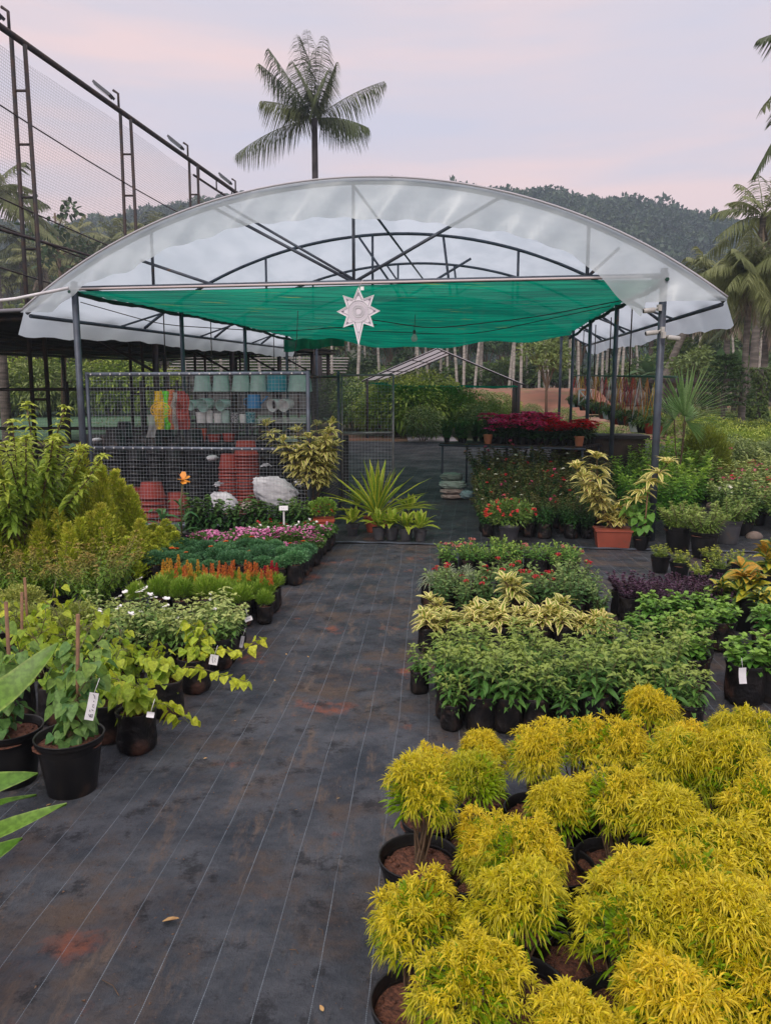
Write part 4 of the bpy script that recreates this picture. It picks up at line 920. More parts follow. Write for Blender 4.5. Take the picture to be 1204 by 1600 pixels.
# dark purple shrubs
PUR = leafmat('purple_leaf', (0.030, 0.014, 0.028), (0.065, 0.030, 0.055), new=(0.10, 0.05, 0.085), trans=.15, obj=.3, gain=1.0)
def pur(s):
    lv, st, _ = upright(60 + s, h=.24, nst=22, nodes=12, per=3, L=.036, Wd=.022, ang=.3, lean=.95, droop=.2, prof=PO, fold=None, tuft=5, z0=.14, t0=.1, sr=.002)
    return proto('purple_shrub', 'potted shrub', BGL[s % 2] + [('foliage', lv.mesh('foliage', PUR)), ('stem', st.mesh('stem', BARK))])
purp = [pur(s) for s in range(3)]
c = G(990, 985)
block(purp, c + DP * .0, AX * .20, DP * .2, 5, 3, 'dark purple leaved shrub in a bag', 'purple shrubs in black bags', 'potted shrub', jit=.12, s=(.9, 1.05), skip=((0, 0), (4, 0)))
# bright small plants at the right
BR = leafmat('fresh_leaf', (0.06, 0.17, 0.03), (0.11, 0.25, 0.045), new=(.17, .3, .06))
fresh = up_proto('fresh_green_plant', 'potted plant', range(70, 73), BGL, BR, h=.17, nst=11, nodes=7, L=.075, Wd=.042, ang=.15, lean=.85, z=.17, prof=PO, t0=.1, tuft=3)
for i, (px, py) in enumerate(((1005, 1040), (1050, 1045), (1095, 1035), (1130, 1020), (1020, 1005), (1066, 1002), (1108, 1000), (1085, 1085))):
    place(fresh[i % 3], gl(G(px, py) + (0, .05)), f'bright green low plant, {ORD[i]} in the patch in front of the purple shrubs', 'potted plant', 'bright green low plants right of the striped row')
for i, (px, py, lb) in enumerate(((1160, 1100, 'fresh green plant in a black bag with a white tag, near the right edge'), (1200, 1095, 'fresh green plant cut by the right edge beside the tagged one'), (1196, 1040, 'small green plant behind the tagged bag at the right edge'))):
    place(fresh[i % 3], gl(G(px, py)), lb, 'potted plant', sc=1.15)
# croton
CRO = leafmat('croton_leaf', (0.30, 0.34, 0.05), (0.50, 0.42, 0.05), edge=(0.09, 0.17, 0.04), ethr=.72, new=(0.42, 0.24, 0.05), trans=.25, obj=.1)
CRO2 = leafmat('croton_dark_leaf', (0.06, 0.15, 0.04), (0.12, 0.2, 0.05), edge=(0.05, 0.11, 0.03), new=(0.42, 0.38, 0.06), trans=.2, obj=.1)
for i, (px, py, s, mm, lb) in enumerate(((1165, 985, 1.0, CRO, 'croton with broad yellow and orange leaves near the right edge'), (1208, 950, 1.1, CRO, 'tall yellow croton cut by the right picture edge'), (1130, 985, .8, CRO2, 'small yellow veined dark croton left of the orange one'), (1196, 1010, .8, CRO2, 'dark green croton low at the right edge'))):
    lv, st, _ = upright(80 + i, h=.26, nst=5, nodes=7, per=2, L=.22, Wd=.10, ang=.45, lean=.5, prof=PO, tuft=4, z0=.2, droop=.5, sr=.006, taper=.15)
    place(proto('croton', 'potted plant', PB['big'] + [('foliage', lv.mesh('foliage', mm)), ('stem', st.mesh('stem', BARK))]), gl(G(px, py)), lb, group='crotons at the right edge', sc=s)
# small mounds near the croton
MOU = leafmat('mound_leaf', (0.11, 0.17, 0.03), (0.2, 0.27, 0.05), new=(.28, .32, .06))
mound = [proto('small_mound_shrub', 'potted shrub', PB['mid'] + [('foliage', upright(90 + s, h=.16, nst=16, nodes=8, per=3, L=.045, Wd=.016, ang=.3, lean=1.0, z0=.12, t0=.1, tuft=4)[0].mesh('foliage', MOU))]) for s in range(3)]
for i, (px, py) in enumerate(((1092, 925), (1122, 915), (1060, 905), (1108, 895), (1150, 905), (1030, 895))):
    place(mound[i % 3], gl(G(px, py)), ['low clipped mound shrub just left of the crotons', 'low clipped mound shrub touching the crotons', 'low clipped mound shrub behind the purple shrubs', 'low clipped mound shrub rear middle of the six', 'low clipped mound shrub directly behind the orange croton', 'smallest low mound shrub nearest the fallow floor'][i], group='low mounds behind the crotons')

# ================================================================== left of the path
# marigold, petunia, celosia, vinca blocks follow the path edge
EA, EB, EC, ED = G(365, 1045), G(432, 962), G(478, 905), G(512, 858)
LD = nrm(EC - EA); LX = np.array((-LD[1], LD[0]))      # along the edge / away from the path
if LX[0] > 0: LX = -LX
def blockL(protos, c, nu, nv, su, sv, desc, group, cat, jit=.2, s=(.76, 1.16), skip=()):
    return block(protos, c, np.array((-1.0, .02)) * su, nrm(LD) * sv, nu, nv, desc, group, cat, jit, s, skip=skip)
VIN = leafmat('vinca_leaf', (0.09, 0.19, 0.045), (0.18, 0.29, 0.08), new=(.32, .38, .13))
WPET = mat('white_petal', (0.80, 0.80, 0.78), rough=.5)
vin = up_proto('white_vinca', 'potted flower', range(100, 104), BG, VIN, h=.22, nst=11, nodes=7, L=.07, Wd=.030, ang=.15, lean=.85, prof=PO, z=.13, t0=.08, tuft=3, droop=.5, fl=lambda rng, tips: (lambda g: (flower(g, tips[:1] + (0, 0, .012), .014, 5, 0, rng), (g, WPET))[1])(MB()) if rng.random() < .45 else None)
blockL(vin, EA + (-.10, -.02), 7, 4, .165, .165, 'pale green vinca in a bag', 'white flowered vincas left of the path', 'potted flower')
tallv = up_proto('tall_white_vinca', 'potted flower', range(105, 107), BG, VIN, h=.38, nst=4, nodes=9, L=.055, Wd=.025, ang=.35, lean=.35, prof=PO, z=.15, fl=lambda rng, tips: [(lambda g: (flower(g, t + (0, 0, .012), .024, 5, 0, rng), (g, WPET))[1])(MB()) for t in tips])
for i, (px, py) in enumerate(((190, 1060), (250, 1050), (225, 1020))):
    place(tallv[i % 2], gl(G(px, py)), ['tall leggy white flowered plant at the left end of the vinca block', 'tall leggy white flowered plant in the middle of the vinca block', 'tall leggy white flowered plant behind the left end of the vincas'][i], 'potted flower', 'tall leggy vincas', sc=1.0)
# feathery green and celosia
FEA = leafmat('feathery_leaf', (0.13, 0.24, 0.03), (0.22, 0.34, 0.05), new=(.3, .4, .08))
def feather(s, h=.16):
    return dome(110 + s, .085, h * .6, .15 + h * .5, 1500, .055, .0040, up=1.8, inner=.3, zmin=-.6, young=.6)
PLM = [mat('plume_' + n, c, c2, rough=.7, sc=60) for n, c, c2 in (('orange', (0.62, 0.19, 0.03), (0.5, 0.13, 0.03)), ('yellow', (0.62, 0.36, 0.03), (0.55, 0.28, 0.03)), ('red', (0.45, 0.01, 0.025), (0.35, 0.01, 0.03)))]
def plume(rng, base, h=.09, r=.012):
    g = MB(); n = 170; t = rng.random(n); a = rng.uniform(0, 6.28, n); q = r * (1 - t) ** .6 * (1 + .4 * np.sin(t * 20)); p = np.stack((np.cos(a) * q, np.sin(a) * q, t * h), 1) + base
    leaf(g, p, np.stack((np.cos(a) * .6, np.sin(a) * .6, np.full(n, 1.0)), 1), .014, .006, PT, 0, None, rng, 1.0); return g
def celosia(s, mi):
    rng = np.random.default_rng(120 + s); ps = list(BG[s % 3]); ps.append(('foliage', feather(s, .13).mesh('foliage', FEA)))
    for k in range(3 - s % 2): ps.append(('flower_plume', plume(rng, np.array((rng.uniform(-.06, .06), rng.uniform(-.06, .06), .25 + rng.uniform(0, .04))), rng.uniform(.08, .14), rng.uniform(.010, .014)).mesh('flower_plume', PLM[mi])))
    return proto('plumed_celosia', 'potted flower', ps)
cel = [celosia(0, 0), celosia(1, 1), celosia(2, 0), celosia(3, 2)]
c = EB + np.array((-.08, -.1)); k = 0
for j in range(3):
    for i in range(6):
        mi = (1 if i > 3 else (3 if i == 0 else 0)) if j else (1 if i % 2 else 0)
        if i == 0 and j == 2: mi = 3
        p = c + np.array((-1, .02)) * .16 * i + LD * .17 * j
        place(cel[mi], gl(p), f'{["orange","yellow","orange","red"][mi]} plumed celosia, {ORD[i]} from the path in row {ORD[j]} back', 'potted flower', 'plumed celosias in bags', sc=RND.uniform(.9, 1.1))
blk2 = [proto('feathery_seedling', 'potted plant', BG[s] + [('foliage', feather(5 + s, .15).mesh('foliage', FEA))]) for s in range(2)]
blockL(blk2, EB + (-.04, -.26), 7, 1, .16, .16, 'feathery lime green seedling in a bag', 'feathery seedlings in front of the celosias', 'potted plant')
# marigolds
MAR = leafmat('marigold_leaf', (0.045, 0.14, 0.06), (0.11, 0.24, 0.10), new=(.18, .30, .11), obj=.4)
ORG = mat('orange_petal', (0.72, 0.17, 0.01), (0.6, 0.1, 0.01), rough=.6, sc=80)
YEL = mat('yellow_petal', (0.72, 0.47, 0.03), rough=.6)
def marigold(s, nf, m=ORG):
    rng = np.random.default_rng(130 + s); ps = list(BG[s % 3]) + [('foliage', dome(130 + s, .115, .075, .22, 1300, .026, .008, inner=.4, up=.5, zmin=-.5).mesh('foliage', MAR))]
    for k in range(nf):
        g = MB(); b = np.array((rng.uniform(-.06, .06), rng.uniform(-.06, .06), .31))
        for r_, cu in ((.030, .2), (.024, .6), (.016, 1.2)): flower(g, b, r_, 12, 0, rng, np.array([(0.0, -.1, 1.0)]), cu)
        ps.append(('flower', g.mesh('flower', m)))
    return proto('marigold', 'potted flower', ps)
mg = [marigold(0, 0), marigold(1, 0), marigold(2, 0), marigold(3, 1)]
blockL(mg, EC + (-.06, -.24), 9, 5, .165, .17, 'blue green leaved marigold in a bag', 'marigolds in bags left of the path', 'potted flower')
# petunias / dianthus
PINK = mat('magenta_petal', (0.42, 0.05, 0.20), (0.62, 0.28, 0.45), rough=.5, sc=60)
PGR = leafmat('petunia_leaf', (0.06, 0.14, 0.035), (0.12, 0.21, 0.05))
def petunia(s, col, nf=16, lm=PGR):
    rng = np.random.default_rng(140 + s); fm = []; p = sph(rng, nf, .35) * (.115, .115, .075) + (0, 0, .22)
    for ch in (p[:, None] if nf < 6 else [p]): g = MB(); flower(g, ch, .021, 5, 0, rng, nrm(rng.normal(size=(len(ch), 3)) * .3 + Z * 1 + (0, -.5, 0))); fm.append(('flower', g.mesh('flower', col)))
    return proto('flowering_petunia', 'potted flower', BG[s % 3] + [('foliage', dome(140 + s, .115, .07, .21, 800, .028, .012, inner=.4).mesh('foliage', lm))] + fm)
pt = [petunia(s, PINK) for s in range(3)]; pw = [petunia(5, WPET, 4), petunia(6, PINK, 2), petunia(7, RED, 3)]
c = EC + LD * .62 + (-.05, 0)
blockL(pt, c, 8, 4, .165, .17, 'magenta flowered petunia in a bag', 'magenta petunias left of the path', 'potted flower')
blockL(pw, c + LD * .70, 6, 3, .165, .17, 'low green bedding plant with few flowers', 'low bedding plants in front of the cage', 'potted flower')

# ---------------- heart-leaved vines, near left
HRT = leafmat('heart_leaf', (0.17, 0.30, 0.04), (0.30, 0.42, 0.06), new=(0.44, 0.48, 0.06), trans=.4)
HRT2 = leafmat('heart_leaf_dark', (0.06, 0.16, 0.06), (0.13, 0.24, 0.07), new=(0.2, 0.3, 0.06), trans=.35)
STK = mat('wood_stake', (0.26, 0.14, 0.075), (0.18, 0.10, 0.06), rough=.8, sc=30)
def vine(seed, h=.5, spread=.15, n=60, L=.055, trail=(), lm=HRT, stakes=1, pz=.2, pt_=None):
    rng = np.random.default_rng(seed); lv, st = MB(), MB(); B, D, Y = [], [], []
    for k in range(5):
        a = rng.uniform(0, 6.28); d = nrm(np.array((math.cos(a) * spread * 2, math.sin(a) * spread * 2, 1))); pts = curve((0, 0, pz), d, h * rng.uniform(.6, 1), (math.cos(a) * .1, math.sin(a) * .1, -.1), 9)
        pts[1:] += rng.normal(size=(8, 3)) * .012; st.tube(pts, .0022, seg=5, cap=False)
        for i in range(n // 5):
            q = rng.uniform(.1, 1); p = pts[int(q * 8)]; b = rng.uniform(0, 6.28); o = np.array((math.cos(b), math.sin(b), 0)); s_ = p + o * rng.uniform(.02, .06) + (0, 0, rng.uniform(-.01, .03))
            st.tube([p, s_], .001, seg=3, cap=False); B.append(s_); D.append(o * .6 + (0, 0, -.55 + rng.normal() * .25)); Y.append(q * rng.random())
    for tr in trail:
        pts = np.array(tr, float); t = np.linspace(0, len(pts) - 1, 16); pts = np.stack([np.interp(t, range(len(pts)), pts[:, i]) for i in range(3)], 1); pts[1:-1] = (pts[:-2] + pts[1:-1] + pts[2:]) / 3; st.tube(pts, .002, seg=5, cap=False)
        for i in range(1, 16):
            for r2 in range(2):
                b = rng.uniform(0, 6.28); o = np.array((math.cos(b), math.sin(b), 0)); s_ = pts[i] + o * .025; B.append(s_); D.append(o * .6 + (0, 0, -.5)); Y.append(.5 + .5 * rng.random())
    leaf(lv, B, D, np.array([L * rng.uniform(.6, 1.15) for _ in B]), L * .85, PH, .15, .12, rng, .5, young=np.array(Y))
    ps = list(pt_ or BG[0]) + [('foliage', lv.mesh('foliage', lm)), ('stem', st.mesh('stem', GST))]
    for k in range(stakes):
        g = MB(); a = rng.uniform(0, 6.28); g.tube([(math.cos(a) * .03, math.sin(a) * .03, pz - .03), (math.cos(a) * .05 + .015, math.sin(a) * .05, pz + h * (.95 if k == 0 else .4))], .008, seg=6); ps.append(('stake', g.mesh('stake', STK)))
    return proto('heart_leaf_vine', 'potted plant', ps)
place(vine(150, .60, .12, 170, .062, lm=HRT2, stakes=3, pz=.2, pt_=PB['big']), gl(G(114, 1238)), 'heart leaved vine on three stakes in the large black pot nearest the path', rz=.6)
place(vine(151, .62, .12, 170, .06, lm=HRT2, stakes=2, pz=.2, pt_=PB['big']), gl(G(20, 1225)), 'heart leaved vine in the black pot cut by the left edge', rz=2.0)
vs = [(165, 1160, 152, .38, 'lime heart leaved vine in a bag just behind the large staked pot', ()), (215, 1175, 153, .30, 'lime heart leaved vine with one orange leaf over the path edge', ([(0, 0, .22), (.15, -.02, .24), (.26, -.02, .14)],)),
      (262, 1120, 154, .26, 'lime vine trailing right over the path edge, nearest of the trailing ones', ([(0, 0, .22), (.12, .03, .26), (.3, .05, .2), (.42, .05, .16)],)), (305, 1082, 155, .24, 'lime vine trailing furthest out over the fabric', ([(0, 0, .2), (.1, .05, .24), (.25, .06, .2), (.36, .12, .27)],)),
      (90, 1130, 156, .44, 'lime heart leaved vine second row behind the left pots', ()), (120, 1080, 157, .42, 'lime heart leaved vine third row near the left edge', ()), (30, 1120, 158, .5, 'heart leaved vine at the left edge behind the cut pot', ()), (200, 1110, 159, .3, 'lime heart leaved vine in the middle of the vine group', ()), (55, 1060, 160, .45, 'heart leaved vine rearmost by the left edge', ())]
for px, py, s, h, lb, tr in vs:
    place(vine(s, h, .2, 90, .055, tr, lm=HRT, stakes=1 if h > .44 else 0, pz=.18, pt_=BGL[s % 2]), gl(G(px, py)), lb, group='heart leaved vines near the left edge', rz=0.0)
# small golden variegated mounds
VG = leafmat('variegated_small_leaf', (0.20, 0.26, 0.06), (0.34, 0.36, 0.10), edge=(.5, .46, .2), ethr=.8, new=(.4, .4, .14))
vgp = [proto('variegated_mound', 'potted shrub', PB['mid'] + [('foliage', dome(165 + s, .17, .11, .28, 1700, .026, .012, inner=.35).mesh('foliage', VG))]) for s in range(2)]
for i, (px, py) in enumerate(((15, 1035), (62, 1040), (40, 1000), (-20, 1000), (95, 1060), (118, 1035))):
    place(vgp[i % 2], gl(G(px, py)), ['yellow flecked mound shrub at the left edge, front one', 'yellow flecked mound shrub second from the left edge', 'yellow flecked mound shrub behind the front pair', 'yellow flecked mound shrub partly outside the left edge', 'yellow flecked mound shrub nearest the vine leaves', 'yellow flecked mound shrub nearest the open fabric'][i], group='yellow flecked mounds at the left')
# nandina
NAN = leafmat('nandina_leaf', (0.10, 0.20, 0.03), (0.19, 0.29, 0.05), new=(0.30, 0.23, 0.07), trans=.3, obj=.4)
nan = up_proto('heavenly_bamboo', 'potted shrub', range(170, 174), [PB['mid']], NAN, BARK, h=.50, nst=20, nodes=13, per=4, L=.062, Wd=.020, ang=.05, lean=.95, tuft=7, z=.13, droop=.5, t0=.12)
NL = [(150, 975, 'reddish tipped leafy shrub nearest the open fabric on the left'), (95, 960, 'reddish tipped leafy shrub, second in from the open fabric'), (40, 965, 'reddish tipped leafy shrub, third in towards the left edge'), (-5, 950, 'reddish tipped leafy shrub at the left edge'), (180, 948, 'green and red leafy shrub below the rightmost golden conifer'), (125, 925, 'reddish leafy shrub in the second row below the golden conifers'), (65, 920, 'reddish leafy shrub in the second row near the left edge'), (10, 915, 'reddish leafy shrub in the second row at the very left')]
for i, (px, py, lb) in enumerate(NL): place(nan[i % 4], gl(G(px, py)), lb, group='reddish leafy shrubs below the conifers', sc=RND.uniform(.9, 1.05))
# golden conifers
THU = leafmat('conifer_spray', (0.15, 0.24, 0.02), (0.38, 0.47, 0.05), new=(0.58, 0.54, 0.12), trans=.2, obj=.2)
thu = [proto('golden_conifer', 'conifer', [(('pot'), PB['big'][0][1]), ('soil', PB['big'][1][1]), ('foliage', lift(cone(180 + s, h=1.08, r=.27, n=5200, tips=6 + s % 3, L=.070), .12).mesh('foliage', THU))]) for s in range(3)]
CL_ = [(8, 722, 930, 'golden conifer with a pointed tip at the left edge'), (78, 735, 918, 'golden conifer second from the left edge, with a side spike'), (137, 700, 905, 'tallest golden conifer with several spires left of the fence'), (188, 738, 892, 'slender pointed golden conifer in front of the red pots'), (224, 815, 905, 'short rounded golden conifer right of the slender one'), (262, 815, 885, 'low golden conifer nearest the white plant sign'), (165, 790, 925, 'bushy golden conifer in the middle of the group'), (100, 800, 930, 'bushy golden conifer in front of the tallest one'), (40, 800, 925, 'bushy golden conifer low at the left')]
for i, (px, pt_, pb, lb) in enumerate(CL_):
    q = G(px, pb); d = q[1]; top = P(px, pt_, d)[2] - float(gz(*q)); place(thu[i % 3], gl(q), lb, group='golden conifers left of the path', sc=(.95, .95, (top) / 1.22) if top > .75 else (.85, .85, top / 1.2))
# big leafy shrub at the left edge
LAR = leafmat('long_leaf', (0.11, 0.20, 0.03), (0.22, 0.33, 0.055), new=(0.36, 0.43, 0.085), trans=.35)
def bigleaf():
    lv, st, _ = upright(190, h=1.2, nst=26, nodes=18, per=5, L=.14, Wd=.045, ang=.1, lean=.85, z0=.3, tuft=9, droop=.6, sr=.010, prof=PL, t0=.35, wob=.4)
    return proto('long_leaved_shrub', 'potted shrub', PB['big'] + [('foliage', lv.mesh('foliage', LAR)), ('stem', st.mesh('stem', BARK))])
bl = bigleaf(); q = G(45, 925); place(bl, gl(q), 'large pale green long leaved shrub towering over the golden conifers at left', sc=1.12, rz=1.0)
q = G(-40, 900); place(bl, gl(q), 'long leaved shrub mostly outside the left edge behind the conifers', sc=1.0, rz=3.0)
q = G(108, 880)
lv, st, _ = upright(195, h=.95, nst=2, nodes=7, per=2, L=.22, Wd=.11, ang=.1, lean=.2, z0=.3, prof=PO, droop=.6, t0=.6, sr=.008)
place(proto('dark_broadleaf_plant', 'potted plant', PB['mid'] + [('foliage', lv.mesh('foliage', leafmat('dark_leaf', (.018, .05, .03), (.03, .075, .04), trans=.1))), ('stem', st.mesh('stem', BARK))]), gl(q), 'dark broad leaved plant just left of the fence post', rz=.4)
# near-left foreground blades, plant standing mostly outside the frame
NBL = leafmat('near_blade', (0.09, 0.19, 0.03), (0.15, 0.26, 0.045), edge=(0.20, 0.30, 0.07), ethr=.85, trans=.35, rough=.4)
def near_plant():
    c = np.array((-1.22, 1.72, 0)); o = thing('strap_leaf_plant', gl(c), 'strap leaved plant reaching in from outside the left edge of the picture', 'potted plant')
    for nm, me in PB['big']: link(nm, me, o)
    tg = [((0, 1018), (92, 1012), 1.95, 2.05, .06), ((-20, 1232), (60, 1215), 1.62, 1.7, .065), ((-10, 1262), (58, 1248), 1.6, 1.7, .02), ((-20, 1312), (105, 1262), 1.58, 1.64, .05), ((-15, 1345), (36, 1316), 1.55, 1.6, .045), ((-30, 1110), (-12, 1060), 1.7, 1.8, .06)]
    g = MB(); rng = np.random.default_rng(2)
    for (a, b_, da, db, wd) in tg[1:5]:
        A_, B_ = P(*a, da) - c, P(*b_, db) - c; root = np.array((0, 0, .25)); pts = [root, root * .4 + A_ * .6 + (0, 0, .10), A_, B_]
        t = np.linspace(0, 3, 14); q = np.stack([np.interp(t, range(4), np.array(pts)[:, i]) for i in range(3)], 1)
        for _ in range(2): q[1:-1] = (q[:-2] + q[1:-1] * 2 + q[2:]) / 4
        tg_ = nrm(np.gradient(q, axis=0)); sd_ = nrm(np.cross(tg_, (0.05, -.5, 1.0))); w_ = np.array([.3, .5, .7, .85, .95, 1, 1, 1, 1, .95, .85, .65, .4, .03]) * wd * .5
        V = np.stack((q - sd_ * w_[:, None], q - Z * .006, q + sd_ * w_[:, None]), 1); A = np.zeros((14, 3, 3)); A[:, (0, 2), 1] = 1; A[..., 0] = rng.random()
        f = [(k * 3 + j, k * 3 + j + 1, k * 3 + 4 + j, k * 3 + 3 + j) for k in range(13) for j in range(2)]; g.add(V.reshape(-1, 3), np.array(f), 0, A.reshape(-1, 3))
    part('foliage', g, NBL, o)
    c2 = np.array((-1.55, 2.35, 0)); o = thing('broad_blade_plant', gl(c2), 'plant with one broad green blade slanting in from the left edge above the pots', 'potted plant')
    for nm, me in PB['big']: link(nm, me, o)
    g = MB()
    for a, b_, m_, da, db, wd in (((-40, 1120), (92, 1010), (20, 1078), 1.95, 2.1, .085), ((-60, 1180), (10, 1060), (-40, 1120), 2.0, 2.2, .08), ((-60, 1100), (28, 1060), (0, 1080), 2.2, 2.3, .06)):
        A_, M_, B_ = P(*a, da) - c2, P(*m_, (da + db) / 2) - c2, P(*b_, db) - c2; pts = np.array([(0, 0, .25), A_, M_, B_]); t = np.linspace(0, 3, 16); q = np.stack([np.interp(t, range(4), pts[:, i]) for i in range(3)], 1)
        for _ in range(2): q[1:-1] = (q[:-2] + q[1:-1] * 2 + q[2:]) / 4
        tg_ = nrm(np.gradient(q, axis=0)); sd_ = nrm(np.cross(tg_, (0.0, -1, .6))); s_ = np.linspace(0, 1, 16); w_ = np.sin(np.clip(s_ * .9 + .1, 0, 1) * math.pi) ** .6 * wd * .5
        V = np.stack((q - sd_ * w_[:, None], q - Z * .008, q + sd_ * w_[:, None]), 1); A = np.zeros((16, 3, 3)); A[:, (0, 2), 1] = 1; A[..., 0] = .3
        f = [(k * 3 + j, k * 3 + j + 1, k * 3 + 4 + j, k * 3 + 3 + j) for k in range(15) for j in range(2)]; g.add(V.reshape(-1, 3), np.array(f), 0, A.reshape(-1, 3))
    part('foliage', g, NBL, o)
near_plant()

# ================================================================== row along the cage front
DKG = leafmat('deep_green_leaf', (0.03, 0.085, 0.025), (0.06, 0.13, 0.035), new=(.1, .17, .05), trans=.2)
hib = up_proto('glossy_leaf_plant', 'potted plant', range(200, 204), [PB['mid']], DKG, BARK, h=.50, nst=9, nodes=11, per=3, L=.10, Wd=.062, ang=.05, lean=.45, prof=PO, droop=.5, z=.12, tuft=3, t0=.08)
for i, px in enumerate((305, 330, 356, 380, 404, 428, 452, 474)):
    place(hib[i % 4], gl(G(px, 852 - .02 * (px - 300))), f'dark glossy leaved plant, {ORD[i]} from the left in the row along the fence', 'potted plant', 'glossy leaved plants along the fence', sc=RND.uniform(.88, 1.05))
# big leaved canna-like plants with an orange flower
CAN = leafmat('canna_leaf', (0.05, 0.14, 0.05), (0.09, 0.2, 0.07), trans=.3)
for i, (px, py, s, lb) in enumerate(((215, 880, 1.0, 'broad leaved canna left of the orange flower'), (255, 868, 1.0, 'broad leaved canna in front of the stacked red pots'), (285, 862, 1.15, 'canna with a tall stalk and an orange flower by the fence'))):
    rng = np.random.default_rng(210 + i); g, st = MB(), MB(); st.tube([(0, 0, .1), (0.01, .0, .5), (.03, 0, .68 if i == 2 else .5)], .008, seg=6)
    n = 8; a = np.arange(n) * 2.4; e = rng.uniform(.5, 1.2, n); leaf(g, np.stack((a * 0, a * 0, .15 + .04 * np.arange(n)), 1), np.stack((np.cos(a) * np.cos(e), np.sin(a) * np.cos(e), np.sin(e)), 1), .30, .10 if i < 2 else .035, PL, .6, .12, rng, .2)
    ps = PB['mid'] + [('foliage', g.mesh('foliage', CAN)), ('stem', st.mesh('stem', GST))]
    if i == 2: f = MB(); flower(f, (.03, 0, .70), .075, 6, 0, rng, nrm(np.array([(.6, -.5, .5)])), .4); ps.append(('flower', f.mesh('flower', mat('orange_lily', (.72, .28, .02), rough=.5))))
    place(proto('canna', 'potted flower', ps), gl(G(px, py)), lb, group='cannas in front of the red pots', sc=s, rz=0)
# tall song of india by the fence corner, in tall pot, and red pot with mum
lv, st = song(220, h=1.38, nst=12, whorls=8, per=13, L=.19, Wd=.042, lean=.3)
place(proto('striped_dracaena', 'potted plant', PB['grey'] + [('foliage', lift(lv, .2).mesh('foliage', leafmat('striped_leaf_dull', (0.15, 0.22, 0.04), (0.22, 0.27, 0.05), edge=(0.62, 0.56, 0.24), ethr=.45, trans=.3, obj=.1))), ('stem', lift(st, .2).mesh('stem', BARK))]), gl(G(490, 828)), 'tall striped leaved dracaena against the right end of the mesh fence', sc=1.0, rz=.5)
g = MB(); rng = np.random.default_rng(5); flower(g, sph(rng, 14, .1) * (.14, .14, .1) + (0, -.03, .40), .022, 6, 0, rng)
sq = MB(); sq.box((0, 0, .15), (.2, .2, .3), taper=1.22); sq.box((0, 0, .30), (.262, .262, .03))
place(proto('red_flower_bush', 'potted flower', [('planter', sq.mesh('planter', mat('red_orange_planter', (.38, .07, .035), (.3, .06, .03), rough=.45, sc=3))), ('foliage', dome(221, .2, .16, .42, 1500, .035, .014).mesh('foliage', leafmat('mum_leaf', (.1, .2, .03), (.17, .28, .05)))), ('flower', g.mesh('flower', RED))]), gl(G(506, 850)), 'green bush with small red flowers in a square orange planter', rz=.1, sc=.95)
lv, st, _ = upright(222, h=.35, nst=9, nodes=7, per=2, L=.07, Wd=.04, ang=.2, lean=.6, prof=PO, z0=.16)
place(proto('leafy_bush', 'potted plant', PB['mid'] + [('foliage', lv.mesh('foliage', leafmat('mum_leaf', (.1, .2, .03), (.17, .28, .05)))), ('stem', st.mesh('stem', GST))]), gl(G(468, 842)), 'light green leafy bush left of the square orange planter')
# pandanus
PAN = leafmat('pandanus_leaf', (0.10, 0.20, 0.03), (0.16, 0.27, 0.04), edge=(0.40, 0.42, 0.06), ethr=.55, trans=.3)
place(proto('spiky_pandanus', 'potted plant', [('pot', PB['terr'][0][1]), ('soil', PB['terr'][1][1]), ('foliage', lift(rosette(230, 46, .98, .060, .22, 1.5, .22, prof=((0, .6), (.4, 1), (.75, .75), (1, .03)), fold=.2), .2).mesh('foliage', PAN))]), gl(G(588, 832)), 'large spiky yellow green pandanus in a terracotta pot by the walkway', rz=.3)
DRC = leafmat('dracaena_leaf', (0.17, 0.27, 0.03), (0.28, 0.36, 0.05), edge=(.42, .44, .08), ethr=.7, trans=.35)
drp = [proto('small_dracaena', 'potted plant', [PB['smallgrey'][0], PB['smallgrey'][1], ('foliage', lift(rosette(235 + s, 16, .27, .05, .45, 1.45, .45, prof=PL), .1).mesh('foliage', DRC))]) for s in range(3)]
for i, (px, py, lb) in enumerate(((551, 838, 'small yellow green dracaena in a grey pot, leftmost of the front row'), (592, 845, 'small dracaena second in the row by the walkway, with a tall leaf'), (612, 845, 'small dracaena in the middle of the row by the walkway'), (634, 846, 'small dracaena fourth in the row by the walkway'), (656, 847, 'small dracaena at the walkway end of the row'), (560, 808, 'small dracaena in the second row left of the terracotta pot'), (640, 818, 'small dotted dracaena behind the end of the row'))):
    place(drp[i % 3], gl(G(px, py)), lb, group='small dracaenas by the walkway', sc=RND.uniform(1.3, 1.5))

# ================================================================== roses and pots on the right half of the tunnel front
ROS = leafmat('rose_leaf', (0.022, 0.075, 0.02), (0.05, 0.13, 0.035), new=(.10, .10, .035), trans=.15, obj=.35)
FLC = [mat('flower_' + n, c, rough=.6) for n, c in (('white', (.75, .74, .6)), ('red', (.5, .02, .03)), ('peach', (.62, .25, .14)), ('pink', (.55, .08, .18)))]
def rose(s):
    lv, st, tips = upright(240 + s, h=.52, nst=13, nodes=16, per=4, L=.055, Wd=.034, ang=.05, lean=.62, prof=PO, tuft=5, z0=.12, t0=.06); fm = []; rng = np.random.default_rng(s)
    for t in tips[:1 + s % 2]:
        g = MB(); fm.append(g)
        for r_, cu in ((.026, .3), (.018, 1.0)): flower(g, t + (0, 0, .02), r_, 7, 0, rng, None, cu)
    return proto('rose_bush', 'rose bush', BGL[s % 2] + [('foliage', lv.mesh('foliage', ROS)), ('stem', st.mesh('stem', BARK))] + [('flower', g.mesh('flower', FLC[s % 4])) for g in fm])
ros = [rose(s) for s in range(6)]
